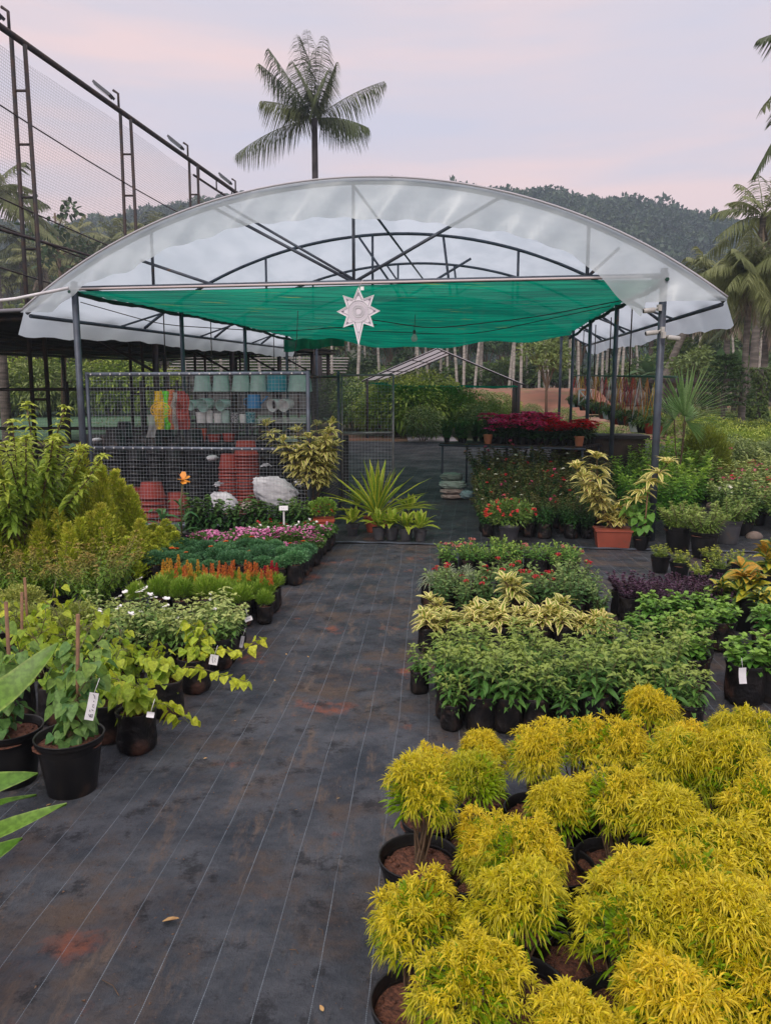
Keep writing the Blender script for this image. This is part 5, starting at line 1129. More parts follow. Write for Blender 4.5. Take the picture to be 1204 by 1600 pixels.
for j in range(11):
    for i in range(7):
        if j > 5 and (i + j) % 2: continue
        p = W(1.62 + i * .25, .05 + j * .36, 0); p[:2] += np.array((RND.uniform(-.05, .05), RND.uniform(-.05, .05)))
        place(ros[(i * 3 + j * 2) % 6], gl(p[:2]), f'dark rose bush in a bag, {ORD[i]} from the walkway in row {ORD[j]} back', 'rose bush', 'rose bushes beside the walkway', sc=RND.uniform(.75, 1.0) * (1 + .08 * j))
g = MB(); rng = np.random.default_rng(8); n = 40; p = sph(rng, n, -.2) * (.3, .25, .16) + (0, -.03, .38); flower(g, p, .026, 5, 0, rng, nrm(rng.normal(size=(n, 3)) * .4 + (0, -.7, .6)))
place(proto('red_flowering_spurge', 'potted flower', PB['gp'] + [('foliage', dome(250, .32, .2, .36, 1300, .045, .02, inner=.3, zmin=-.7).mesh('foliage', leafmat('spurge_leaf', (.07, .15, .03), (.14, .2, .05)))), ('flower', g.mesh('flower', mat('spurge_red', (.55, .05, .02), (.5, .02, .03), rough=.5, sc=9)))]), gl(G(794, 852)), 'sprawling plant with many red flowers in a grey pot by the walkway', rz=.2)
lv, st = song(251, h=1.0, nst=4, whorls=5, per=14, L=.23, Wd=.042, lean=.55); lv2, st2 = song(252, h=.35, nst=6, whorls=3, per=12, L=.17, Wd=.038, lean=.8); lv.join(lv2); st.join(st2)
tb = MB(); tb.box((0, 0, .1), (.34, .26, .2), taper=1.15); tb.box((0, 0, .205), (.415, .32, .02))
place(proto('striped_dracaena', 'potted plant', [('planter', tb.mesh('planter', TER)), ('soil', soilmesh(.15, .19)), ('foliage', lift(lv, .2).mesh('foliage', leafmat('striped_leaf_bright', (0.20, 0.25, 0.05), (0.3, 0.33, 0.07), edge=(0.70, 0.62, 0.26), ethr=.40, trans=.3, obj=.1))), ('stem', lift(st, .2).mesh('stem', BARK))]), gl(G(955, 856)), 'tall cream striped dracaena in a terracotta planter at the tunnel front', rz=-.15)
place(vine(253, .5, .2, 60, .10, lm=leafmat('fig_leaf', (.09, .22, .04), (.14, .3, .06), new=(.2, .34, .08), trans=.3), stakes=1, pz=.18, pt_=PB['mid']), gl(G(1000, 860)), 'fresh green broad leaved vine in a black pot right of the striped dracaena', rz=1)
SPK = leafmat('grey_spiky_leaf', (.12, .20, .045), (.21, .30, .075), new=(.28, .36, .11))
for i, (px, py, lb) in enumerate(((1058, 862, 'spiky grey green shrub in a brown rimmed pot, left one of the pair'), (1098, 872, 'spiky grey green shrub with bare woody stems, right one of the pair'), (1135, 850, 'taller spiky grey green shrub behind the pair of pots'))):
    lv, st, _ = upright(255 + i, h=.36, nst=18, nodes=12, per=7, L=.08, Wd=.016, ang=.15, lean=.95, t0=.3, z0=.18, tuft=12, sr=.006)
    place(proto('spiky_shrub', 'potted shrub', PB['grey' if i == 2 else 'big'] + [('foliage', lv.mesh('foliage', SPK)), ('stem', st.mesh('stem', mat('pale_wood', (.3, .22, .16), (.2, .14, .1), sc=20)))]), gl(G(px, py)), lb, group='spiky grey green shrubs in pots', sc=1.12)
# taller greens right of the tunnel corner
TG = leafmat('upright_green', (.06, .19, .03), (.13, .30, .05), new=(.26, .40, .07), trans=.35)
tgp = up_proto('upright_bushy_plant', 'potted plant', range(260, 264), [PB['mid']], TG, h=.72, nst=13, nodes=15, per=4, L=.13, Wd=.036, ang=.3, lean=.45, z=.1, droop=.4, t0=.08)
mxp = up_proto('mixed_leaf_shrub', 'potted shrub', range(264, 268), [PB['mid']], leafmat('mixed_leaf', (.08, .17, .04), (.17, .27, .07), new=(.30, .36, .12)), BARK, h=.55, nst=15, nodes=13, per=4, L=.075, Wd=.036, ang=.2, lean=.8, z=.1, t0=.08, prof=PO, fl=cluster(FLC[3], pf=.12, cnt=6, petal=.012))
for i, (px, py) in enumerate(((985, 815), (1010, 835), (1030, 812), (1052, 835), (1075, 815), (1045, 790), (1085, 790), (1015, 790), (1068, 768), (1000, 770), (1035, 765), (968, 790))):
    place(tgp[i % 4], gl(G(px, py)), f'tall leafy green plant behind the front pots, {ORD[i]} counted from the right corner post outwards', 'potted plant', 'tall leafy plants around the right corner post', sc=RND.uniform(.95, 1.25))
k = 0
for j in range(7):
    for i in range(8):
        p = np.array((4.55 + i * .50 + RND.uniform(-.15, .15), 9.55 + j * .60 + RND.uniform(-.15, .15)))
        place(mxp[(i * 3 + j) % 4], gl(p), f'mixed flowering shrub outside the tunnel, {ORD[i]} from the post in row {ORD[j]} back', 'shrub', 'mixed shrubs right of the tunnel', sc=RND.uniform(.9, 1.45)); k += 1
# ================================================================== trees and palms behind
def ordn(n):
    t = ['', '', 'twenty', 'thirty', 'forty', 'fifty', 'sixty', 'seventy', 'eighty', 'ninety']; th = {20: 'twentieth', 30: 'thirtieth', 40: 'fortieth', 50: 'fiftieth', 60: 'sixtieth', 70: 'seventieth', 80: 'eightieth', 90: 'ninetieth'}
    if n <= 18: return ORD[n - 1]
    if n == 19: return 'nineteenth'
    return th[n] if n % 10 == 0 else t[n // 10] + '-' + ORD[n % 10 - 1]
def frond(mb, b, d, L, droop, n=32, ll=.55, w=.045, hang=.5, m=0, rng=None, rr=.02, tint=None, bare=.14):
    t = np.linspace(0, 1, 14); pts = np.asarray(b) + nrm(np.asarray(d, float)) * L * t[:, None] - Z * (droop * L * t * t)[:, None]
    tn = rng.random() if tint is None else tint
    mb.tube(pts, np.linspace(rr, rr * .2, 14), m, seg=4, cap=False, a=(tn, 0, 0))
    tt = np.linspace(bare, .99, n); P_ = np.stack([np.interp(tt, t, pts[:, i]) for i in range(3)], 1); T = nrm(np.gradient(pts, axis=0)); T = nrm(np.stack([np.interp(tt, t, T[:, i]) for i in range(3)], 1))
    S = nrm(np.cross(T, Z + rng.normal(size=3) * .15)); ln = ll * np.sin(math.pi * (tt * .86 + .09)) ** .7
    for s in (-1, 1):
        dd = nrm(S * s * .8 + T * .65 - Z * hang * .4 + rng.normal(size=(n, 3)) * .07); leaf(mb, P_, dd, ln * rng.uniform(.85, 1.1, n), w, ((0, .6), (.5, 1), (1, .1)), hang * .9, None, rng, .4, m, tint=np.full(n, tn))
PALM = leafmat('palm_frond', (0.045, 0.070, 0.025), (0.095, 0.115, 0.045), rough=.5, trans=.2, obj=.2)
PALMD = leafmat('dry_frond', (0.16, 0.13, 0.095), (0.25, 0.21, 0.16), rough=.9, trans=.1)
TRK = mat('palm_trunk', (0.17, 0.15, 0.13), (0.09, 0.08, 0.07), rough=.9, sc=3, stretch=(1, 1, 5), bump=.6, bsc=10)
TRKP = mat('pale_palm_trunk', (0.48, 0.45, 0.40), (0.28, 0.26, 0.23), rough=.9, sc=2, stretch=(1, 1, 4))
def palm(seed, H, L=3.2, n=20, ll=.6, r0=.17, r1=.11, lean=(0, 0), tm=TRK, e=(-.35, 1.35), droop=.45, fr=None, dry=0, w=.06, pm=PALM, leaflets=30, hang=.6):
    rng = np.random.default_rng(seed); tk = MB(); t = np.linspace(0, 1, 16); pts = np.stack((lean[0] * t ** 1.6, lean[1] * t ** 1.6, H * t - .3 * (1 - t)), 1)
    tk.tube(pts, r0 + (r1 - r0) * np.minimum(1, t * 1.3) + .004 * np.sin(t * 80), seg=9); top = pts[-1]; cr = MB()
    if fr is not None:
        for d, l, dr in fr: frond(cr, top, d, l, dr, leaflets, ll, w, hang, 0, rng)
    else:
        for k in range(n):
            a = k * 2.4 + rng.normal() * .2; q = k / n; el = e[0] + (e[1] - e[0]) * q + rng.normal() * .08
            frond(cr, top, (math.cos(a) * math.cos(el), math.sin(a) * math.cos(el), math.sin(el)), L * rng.uniform(.8, 1.1), droop * rng.uniform(.7, 1.3) * (1 - .3 * q), leaflets, ll, w, hang, 0, rng)
    out = [('trunk', tk.mesh('trunk', tm)), ('crown', cr.mesh('crown', pm))]
    if dry:
        g = MB()
        for k in range(dry): a = rng.uniform(0, 6.28); frond(g, top + (0, 0, -.1), (math.cos(a) * .35, math.sin(a) * .35, -1), L * rng.uniform(.6, .9), .05, 16, ll * .8, w, .9, 0, rng)
        out.append(('dry_frond_skirt', g.mesh('dry_frond_skirt', PALMD)))
    return out
def put(name, parts, loc, label, cat, group=None, rz=None, sc=1.0): return place(proto(name, cat, parts), loc, label, cat, group, rz, sc)
# the tall coconut palm over the tunnel
d_ = 34.0; top = P(491, 186, d_); gx = float(gz(top[0], top[1])); H = top[2] - gx; k_ = d_ / F
def fv(px, py, depth=0.0): return np.array(((px - 491) * k_, depth, (186 - py) * k_))
fr = []
for px, py, dep, dr in ((371, 229, .5, .28), (418, 172, -.6, .30), (408, 100, .6, .16), (432, 108, -.9, .10), (466, 66, .3, .02), (507, 78, -.2, .04), (522, 96, .7, .06), (592, 130, .3, .20), (570, 208, -.6, .30), (548, 178, 1.2, .30), (520, 150, -1.8, .25), (470, 145, -2.0, .3), (440, 150, 1.5, .3), (486, 84, -.9, .03), (500, 118, -1.4, .1), (478, 118, 1.6, .1)):
    v = fv(px, py, dep * 1.3); L = np.linalg.norm(v); dd = v + Z * dr * L; fr.append((dd, np.linalg.norm(dd) * 1.02, dr * L / (np.linalg.norm(dd) * 1.02)))
put('coconut_palm', palm(1, H, r0=.24, r1=.13, fr=fr, ll=.78, w=.042, leaflets=60, hang=1.15, tm=mat('dark_palm_trunk', (.07, .06, .065), (.04, .035, .04), rough=.9, sc=3)), (top[0], top[1], gx), 'tall lone coconut palm rising above the polytunnel roof against the sky', 'palm tree', rz=0)
# palms at the right
def palm_at(px, py, d, lb, seed, group=None, name='coconut_palm', lean=(0, 0), **kw):
    t = P(px, py, d); gg = float(gz(t[0] - lean[0], t[1] - lean[1])); return put(name, palm(seed, t[2] - gg, lean=lean, **kw), (t[0] - lean[0], t[1] - lean[1], gg), lb, 'palm tree', group, rz=0)
PALML = leafmat('light_palm_frond', (0.13, 0.155, 0.065), (0.22, 0.24, 0.10), rough=.5, trans=.3, obj=.2)
palm_at(1192, 338, 27, 'coconut palm at the right edge, its crown above the hill line', 11, L=2.3, n=20, ll=.5, r0=.17, r1=.11, e=(-.3, 1.3), pm=PALML, w=.05, dry=4)
palm_at(1330, 52, 13.5, 'palm outside the right edge whose frond tips hang in the top right corner', 12, L=1.75, n=16, ll=.42, e=(-.7, 1.0), w=.035, leaflets=44)
palm_at(1172, 425, 21, 'dense drooping feathery palm at the right edge, in front of the hill', 13, name='feathery_palm', L=1.55, n=46, ll=.42, r0=.10, r1=.08, tm=TRK, e=(-.4, 1.3), droop=.65, pm=PALML, w=.017, leaflets=70, hang=.8, dry=3)
palm_at(1112, 440, 34, 'leaning palm with a dry frond skirt left of the feathery palm', 14, L=2.6, n=24, ll=.7, lean=(2.2, 0), dry=12, r0=.2, r1=.14, droop=.6, pm=PALML)
palm_at(1062, 452, 38, 'palm with a dry frond skirt behind the right corner of the film', 15, L=2.6, n=22, ll=.7, dry=12, lean=(.9, 0), r0=.2, r1=.14, droop=.6)
palm_at(1140, 455, 40, 'palm with hanging dry fronds between the feathery and the leaning palm', 16, L=2.6, n=22, ll=.7, dry=12, r0=.2, r1=.14, droop=.6)
palm_at(1200, 470, 30, 'palm with a spotted trunk at the right edge under the drooping fronds', 17, L=2.2, n=18, ll=.6, dry=6, r0=.16, r1=.12)
palm_at(1020, 470, 44, 'palm with hanging dry fronds just right of the corner post', 18, L=2.5, n=20, ll=.7, dry=10, droop=.6)
# left palms
palm_at(-14, 300, 24, 'palm at the left edge seen through the sports net', 21, L=2.0, n=16, ll=.5, pm=PALML, e=(-.5, 1.2))
GV = [palm(s, 13.0, L=2.6 + .2 * s % 1, n=22, ll=.75, w=.09, leaflets=20, e=(-.4, 1.3), droop=.55, pm=PALML if s % 2 else PALM, dry=3 if s % 2 else 0) for s in (31, 32, 33)]
LP = [(30, 380, 46), (70, 405, 44), (118, 372, 48), (150, 400, 45), (185, 375, 52), (215, 368, 54), (245, 372, 50), (275, 360, 56), (300, 372, 52), (330, 352, 58), (10, 430, 46), (100, 430, 47), (205, 408, 48), (255, 400, 50), (60, 440, 50), (140, 440, 52), (340, 380, 60)]
for i, (px, py, d) in enumerate(sorted(LP)):
    t = P(px, py, d); gg = float(gz(t[0], t[1])); s = (t[2] - gg) / 13.0
    o = put('coconut_palm', GV[i % 3], (t[0], t[1], gg), f'coconut palm behind the sports net, {ordn(i + 1)} from the left', 'palm tree', 'coconut palms behind the sports net', sc=(max(s, .85), max(s, .85), s))
# areca grove: thin pale trunks behind the tunnel
AV = [palm(s, 8.2, L=1.5, n=10, ll=.65, w=.08, leaflets=16, r0=.095, r1=.07, tm=TRKP, e=(-.1, 1.3), droop=.6, lean=(rl, 0)) for s, rl in ((41, .2), (42, -.4), (43, .9))]
ra = random.Random(12); AP = []
for px in (548, 556, 562, 574, 592, 648, 655, 672, 690, 702, 716, 722, 728, 740, 745, 752, 796, 800, 812, 826, 842, 850, 858, 868, 884, 890, 898, 906, 930, 938, 948, 960, 972, 985, 1000, 1044, 1090, 1130, 1150, 520, 500, 470, 440, 410, 380, 350, 320, 290, 265, 240, 210, 180, 160, 130, 105, 60, 40, 15, 1050, 1075, 1160, 1185):
    AP.append((px + ra.uniform(-3, 3), ra.uniform(47, 58)))
for i, (px, d) in enumerate(sorted(AP)):
    t = P(px, 600, d); gg = float(gz(t[0], t[1]))
    put('areca_palm', AV[i % 3], (t[0], t[1], gg), f'thin pale trunked palm in the grove behind the tunnel, {ordn(i + 1)} from the left', 'palm tree', 'thin palms of the grove', sc=ra.uniform(.9, 1.15))
# broadleaf trees
def tree(seed, r=2.4, h=5.5, n=15, per=110, ls=.32, lm=None, th=.12, flat=.75):
    rng = np.random.default_rng(seed); tk, cr = MB(), MB(); c = sph(rng, n, -.5) * (r * .72, r * .72, r * .72 * flat) * rng.uniform(.5, 1, n)[:, None] + (0, 0, h - r * .6 * flat)
    tk.tube([(0, 0, -.3), (.05, 0, h * .35), (0, .05, h * .62)], [th, th * .8, th * .55], seg=7)
    for q in c[:9]: tk.tube([(0, 0, h * .35 + .1 * rng.random()), (q * .45 + (0, 0, h * .28)), q], [th * .45, th * .3, th * .12], seg=5, cap=False)
    rad = r * rng.uniform(.26, .44, n)
    for q, a in zip(c, rad):
        d = sph(rng, per, -.6); p = q + d * a * rng.uniform(.6, 1.05, per)[:, None] * (1, 1, .8); leaf(cr, p, nrm(d + rng.normal(size=(per, 3)) * .6), ls * rng.uniform(.6, 1.2, per), ls * .42, PO if ls > .3 else PT, .25, None, rng, .8, young=np.clip(d[:, 2], 0, 1) * rng.random())
    return [('trunk', tk.mesh('trunk', BARK)), ('crown', cr.mesh('crown', lm))]
TL = [leafmat('tree_leaf_' + n, a, b_, new=c_, trans=.2, obj=.3) for n, a, b_, c_ in (('dark', (.025, .06, .022), (.05, .09, .03), (.08, .12, .04)), ('mid', (.055, .11, .03), (.10, .16, .045), (.16, .21, .06)), ('pale', (.11, .16, .05), (.18, .24, .08), (.24, .28, .1)))]
TV = [tree(50, lm=TL[0]), tree(51, lm=TL[1]), tree(52, lm=TL[2]), tree(53, r=2.0, h=4.2, lm=TL[1]), tree(54, r=2.8, h=6.5, lm=TL[0])]
TR = [(-30, 57, 4), (20, 56, 1), (55, 60, 4), (95, 58, 0), (140, 60, 1), (185, 62, 4), (230, 60, 2), (275, 64, 0), (330, 66, 4), (390, 68, 0), (450, 66, 4), (505, 70, 0), (540, 66, 2), (580, 72, 4), (612, 66, 0), (640, 70, 4), (668, 62, 2), (700, 74, 4), (728, 66, 0), (760, 70, 1), (790, 76, 4), (815, 68, 0), (850, 56, 2), (868, 72, 0), (905, 66, 4), (945, 70, 0), (985, 66, 4), (1030, 62, 1), (1060, 60, 0), (1095, 66, 4), (1120, 60, 1), (1160, 64, 0), (1200, 60, 4), (1240, 62, 1), (-80, 60, 0), (602, 90, 4), (690, 92, 4), (780, 90, 4), (870, 92, 4), (960, 88, 4), (520, 92, 4), (1050, 90, 4), (420, 88, 4), (1140, 88, 4)]
for i, (px, d, v) in enumerate(sorted(TR)):
    t = P(px, 600, d); gg = float(gz(t[0], t[1])); put('broadleaf_tree', TV[v], (t[0], t[1], gg), f'{["dark", "mid green", "pale", "rounded", "large dark"][v]} leafy tree at the edge of the palm grove, {ordn(i + 1)} from the left', 'tree', 'leafy trees at the edge of the grove', sc=RND.uniform(.85, 1.2))
ud = random.Random(8); UD = sorted([(500 + i * 13.5 + ud.uniform(-5, 5), ud.uniform(52, 62)) for i in range(56)] + [(-40 + i * 15 + ud.uniform(-5, 5), ud.uniform(50, 60)) for i in range(32)])
UV = [tree(60, r=1.6, h=2.6, n=11, per=90, ls=.28, lm=TL[0], th=.05), tree(61, r=1.7, h=2.8, n=11, per=90, ls=.3, lm=TL[1], th=.05), tree(62, r=1.5, h=2.2, n=11, per=90, ls=.3, lm=TL[0], th=.05), tree(63, r=1.5, h=2.4, n=11, per=90, ls=.26, lm=TL[2], th=.05)]
for i, (px, d) in enumerate(UD):
    t = P(px, 600, d); gg = float(gz(t[0], t[1])); v = ud.choice((0, 1, 1, 2, 3, 3)); put('undergrowth_bush', UV[v], (t[0], t[1], gg - .2), f'{["dark", "mid green", "dark low", "pale"][v]} undergrowth bush along the foot of the grove, {ordn(i + 1)} from the left', 'bush', 'undergrowth at the foot of the grove', sc=(1.2, 1.2, ud.uniform(.7, 1.25)))
# nearer trees behind the green court and right of the tunnel
for i, (px, py, d, v, s, lb) in enumerate(((20, 640, 41, 2, .95, 'bright leafy tree behind the court wall at the left edge'), (75, 640, 43, 2, 1.0, 'bright leafy tree behind the court wall, second from the left'), (150, 640, 42, 1, .8, 'leafy tree behind the court wall beside the left front post'), (210, 640, 44, 2, .85, 'pale leafy tree behind the court wall, seen through the fence'), (853, 640, 38, 2, .62, 'slender pale tree standing alone on the red soil behind the tunnel'), (1085, 640, 30, 2, .5, 'yellowish bush with large leaves right of the corner post'), (1050, 640, 36, 1, .6, 'small leafy tree behind the fan palm'))):
    t = P(px, py, d); gg = float(gz(t[0], t[1])); put('broadleaf_tree', TV[v], (t[0], t[1], gg), lb, 'tree', sc=s)
# bare-ish thin tree in front of the left sky
rng = np.random.default_rng(77); tk, cr = MB(), MB(); tk.tube([(0, 0, 0), (.2, 0, 4), (.1, 0, 7)], [.1, .07, .03], seg=6)
for k in range(16):
    b_ = np.array((.15, 0, 3.2 + k * .22)); a = rng.uniform(0, 6.28); e_ = b_ + np.array((math.cos(a) * 1.1, math.sin(a) * 1.1, rng.uniform(.3, 1.1))); tk.tube([b_, (b_ + e_) / 2 + (0, 0, .1), e_], [.025, .018, .008], seg=4, cap=False)
    for _ in range(3): p = b_ + (e_ - b_) * rng.uniform(.6, 1.05) + rng.normal(size=3) * .12; leaf(cr, p + rng.normal(size=(12, 3)) * .14, rng.normal(size=(12, 3)), .22, .12, PO, .3, None, rng, .8)
t = P(80, 318, 30); gg = float(gz(t[0], t[1])); put('sparse_tree', [('trunk', tk.mesh('trunk', BARK)), ('crown', cr.mesh('crown', TL[0]))], (t[0], t[1], gg), 'thin sparse leaved tree behind the nearest net mast', 'tree', sc=(1.2, 1.2, (t[2] - gg) / 7.3), rz=0)
# layered conifer, vine covered trunk and banana plants at the right
rng = np.random.default_rng(9); tk, cr = MB(), MB(); tk.tube([(0, 0, -.1), (0, 0, 3.4)], [.13, .04], seg=8)
for k, z in enumerate(np.linspace(1.7, 3.5, 8)):
    rr = 1.35 * (1 - k / 9.5)
    for j in range(7):
        a = j * .9 + k; b_ = np.array((0, 0, z)); e_ = np.array((math.cos(a) * rr, math.sin(a) * rr, z + .12)); tk.tube([b_, e_], [.025, .008], seg=4, cap=False); n = 70; q = rng.uniform(.25, 1, n)[:, None]; p = b_ + (e_ - b_) * q + rng.normal(size=(n, 3)) * (.08, .08, .03)
        leaf(cr, p, nrm(np.array((math.cos(a), math.sin(a), .25)) + rng.normal(size=(n, 3)) * .6), .16, .045, PT, .1, None, rng, .8)
t = P(1128, 655, 21); gg = float(gz(t[0], t[1])); put('layered_conifer', [('trunk', tk.mesh('trunk', TRK)), ('crown', cr.mesh('crown', TL[0]))], (t[0], t[1], gg), 'dark conifer with flat branch layers right of the fan palm', 'tree', sc=.68)
rng = np.random.default_rng(10); tk, cr = MB(), MB(); tk.tube([(0, 0, -.1), (0, 0, 3.4)], .12, seg=8); n = 2600; zz = rng.uniform(.1, 3.5, n); a = rng.uniform(0, 6.28, n); q = .34 + .10 * np.sin(zz * 3.1 + a) + rng.normal(size=n) * .05
leaf(cr, np.stack((np.cos(a) * q, np.sin(a) * q, zz), 1), np.stack((np.cos(a), np.sin(a), rng.normal(size=n) * .5), 1), .13, .09, PO, .4, None, rng, .6, young=rng.random(n))
t = P(1184, 640, 22); gg = float(gz(t[0], t[1])); put('vine_covered_trunk', [('trunk', tk.mesh('trunk', TRK)), ('vine', cr.mesh('vine', TL[1]))], (t[0], t[1], gg), 'trunk wrapped in green creeper beside the spotted palm at the right', 'tree', sc=.62)
BAN = leafmat('banana_leaf', (.07, .14, .055), (.12, .21, .09), trans=.3, obj=.2)
def banana(s): return [('trunk', (lambda g: (g.tube([(0, 0, 0), (0, 0, 1.8)], [.13, .08], seg=8), g.mesh('trunk', GST))[1])(MB())), ('foliage', lift(rosette(70 + s, 11, 2.0, .5, .35, 1.35, .55, prof=PO, fold=.12, z0=1.7), 0).mesh('foliage', BAN))]
BN = [banana(0), banana(1)]
for i, (px, d) in enumerate(((1012, 42), (1045, 38), (1078, 36), (1100, 40), (1122, 34), (1150, 36), (720, 62), (770, 60), (640, 64))):
    t = P(px, 600, d); gg = float(gz(t[0], t[1])); put('banana_plant', BN[i % 2], (t[0], t[1], gg), f'banana plant among the trunks, number {ordn(i + 1) if i < 6 else ""} counted from the corner post rightwards' if i < 6 else ('banana plant behind the gabled greenhouse, right one', 'banana plant standing behind the poinsettia table', 'banana plant behind the gabled greenhouse, left one')[i - 6], 'banana plant', 'banana plants in the grove', sc=1.1 if i < 6 else .9)
for o in COL.objects:
    if o.name.startswith('banana_plant') and o.get('label', '').startswith('banana plant among'): o['label'] = o['label'].replace(', number', ',')
# bushes just behind the tunnel
BSH = [[('foliage', dome(300 + s, 1.0, .85, .8, 2200, .17, .045, prof=PL if s != 1 else PO, droop=.6, inner=.3, up=.4, zmin=-.8, clump=12, young=.7).mesh('foliage', m_)), ('stem', (lambda g: ([g.tube([(math.cos(a) * .05, math.sin(a) * .05, -.1), (math.cos(a) * .5, math.sin(a) * .5, 1.0)], [.02, .01], seg=5) for a in range(6)], g.mesh('stem', BARK))[1])(MB()))] for s, m_ in enumerate((leafmat('lime_bush_leaf', (.12, .20, .03), (.22, .31, .05), new=(.36, .42, .09)), TL[1], TL[2], TL[0]))]
bl_ = [(598, 26, 0, 1.05), (622, 27, 0, 1.25), (648, 25.5, 0, 1.2), (672, 28, 0, 1.35), (698, 26, 0, 1.1), (585, 30, 1, 1.3), (640, 32, 2, 1.5), (718, 29, 0, 1.0), (690, 33, 2, 1.2), (752, 34, 2, .9), (610, 35, 1, 1.5), (780, 36, 2, .8), (765, 27, 0, .75), (555, 28, 1, 1.1), (530, 30, 1, 1.3), (660, 23.5, 1, .7), (742, 25, 1, .7)]
for i, (px, d, v, s) in enumerate(sorted(bl_)):
    t = P(px, 640, d); gg = float(gz(t[0], t[1])); put('leafy_bush', BSH[v], (t[0], t[1], gg), f'{["lime leaved", "mid green", "pale", "dark"][v]} bush beyond the walkway end, {ordn(i + 1)} from the left', 'bush', 'bushes beyond the end of the walkway', sc=s)
br = random.Random(3); rr_ = []
for j in range(5):
    for i in range(9): rr_.append((1100 + i * 22 + br.uniform(-8, 8) - j * 3, 14.5 + j * 2.8 + br.uniform(-.6, .6)))
for i, (px, d) in enumerate(sorted(rr_)):
    t = P(px, 640, d); gg = float(gz(t[0], t[1])); put('garden_bush', BSH[(0, 0, 2, 1)[i % 4]], (t[0], t[1], gg), f'{("lime leaved", "lime leaved", "pale", "mid green")[i % 4]} bush in the beds at the far right, {ordn(i + 1)} from the left', 'bush', 'bushes in the beds at the far right', sc=br.uniform(.42, .62))
for i, (px, py, d, v, s) in enumerate(((905, 655, 26, 2, .4), (940, 668, 24, 0, .35), (880, 662, 30, 2, .5), (980, 660, 22, 2, .45), (960, 650, 32, 1, .5), (830, 650, 34, 2, .5), (800, 652, 36, 0, .55), (1010, 655, 26, 1, .6), (1040, 650, 24, 0, .5))):
    t = P(px, py, d); gg = float(gz(t[0], t[1])); put('low_bush', BSH[v], (t[0], t[1], gg), f'low bush on the red soil behind the hanging pots, {ordn(i + 1)} of nine', 'bush', 'low bushes on the red soil', sc=s)
for o in COL.objects:
    if o.name.startswith('low_bush'):
        pass
# left side bushes behind the court
for i, (px, d, v, s) in enumerate(((-10, 38, 0, 1.9), (25, 39, 0, 2.0), (62, 38.5, 2, 1.9), (100, 40, 0, 2.0), (140, 39, 2, 1.8), (178, 39, 0, 1.9), (215, 40, 1, 1.8), (255, 39, 0, 1.6))):
    t = P(px, 640, d); gg = float(gz(t[0], t[1])); put('leafy_bush', BSH[v], (t[0], t[1], gg), f'bush growing behind the court wall, {ordn(i + 1)} from the left edge', 'bush', 'bushes behind the court wall', sc=s)

# scrubby ground cover on the fallow soil
rng = np.random.default_rng(90); g = MB(); n = 26000; x = rng.uniform(-30, 60, n); y = rng.uniform(24, 62, n); keep = (np.sin(x * .5 + 1) * np.sin(y * .4) + rng.normal(size=n) * .5 > .0); x, y = x[keep], y[keep]; n = len(x)
leaf(g, np.stack((x, y, gz(x, y) - .05), 1), rng.normal(size=(n, 3)) * .5 + Z, rng.uniform(.15, .5, n), .05, PT, .5, None, rng, .5); part('weeds', g, leafmat('weed_leaf', (.10, .11, .04), (.2, .19, .09), new=(.2, .2, .1), obj=0), None, kind='stuff')

# forest covering the hill
def hill_forest():
    rng = np.random.default_rng(91); cl = []
    for s in range(4):
        m_ = MB(); r = np.random.default_rng(400 + s); q = 150; d = sph(r, q, -.3); c = sph(r, 5, -.1) * 1.2; h = c[r.integers(0, 5, q)]; p = (h + d * 1.35) * (1, 1, .85); leaf(m_, p, nrm(d + r.normal(size=(q, 3)) * .6), 1.0 * r.uniform(.4, .85, q), .45, PT, .2, None, r, .9, tint=np.clip(.5 * d[:, 2] + .3 + r.normal(size=q) * .15, 0, 1)); cl.append((np.concatenate(m_.V), np.concatenate(m_.A), m_.F[0][0]))
    g = MB(); n = 9000
    y = 118 + (HD + 20 - 118) * rng.random(n) ** .8; x = y * rng.uniform(-.62, .66, n)
    xr = rng.uniform(-.62, .66, 420) * HD; x = np.concatenate((x, xr)); y = np.concatenate((y, HD + rng.uniform(-6, 12, 420)))
    for i in range(len(x)):
        if not (x[i] / y[i] < -.22 or x[i] / y[i] > .06 or i > n or rng.random() < .35): continue
        v, a, f = cl[i % 4]; s = rng.uniform(.6, 1.35) * (1 + .5 * (rng.random() < .1)); q = rng.uniform(0, 6.28); c, sn = math.cos(q), math.sin(q); v = v * s; v = np.stack((v[:, 0] * c - v[:, 1] * sn, v[:, 0] * sn + v[:, 1] * c, v[:, 2] * rng.uniform(.9, 1.5)), 1) + (x[i], y[i], hillz(x[i], y[i]) + 1.2)
        a = a.copy(); a[:, 2] = rng.random() ** 2; g.add(v, f, 0, a)
    part('hill_forest', g, leafmat('hill_leaf', (.016, .036, .022), (.034, .066, .034), new=(.06, .09, .04), obj=0, trans=.1), None, kind='stuff')
hill_forest()
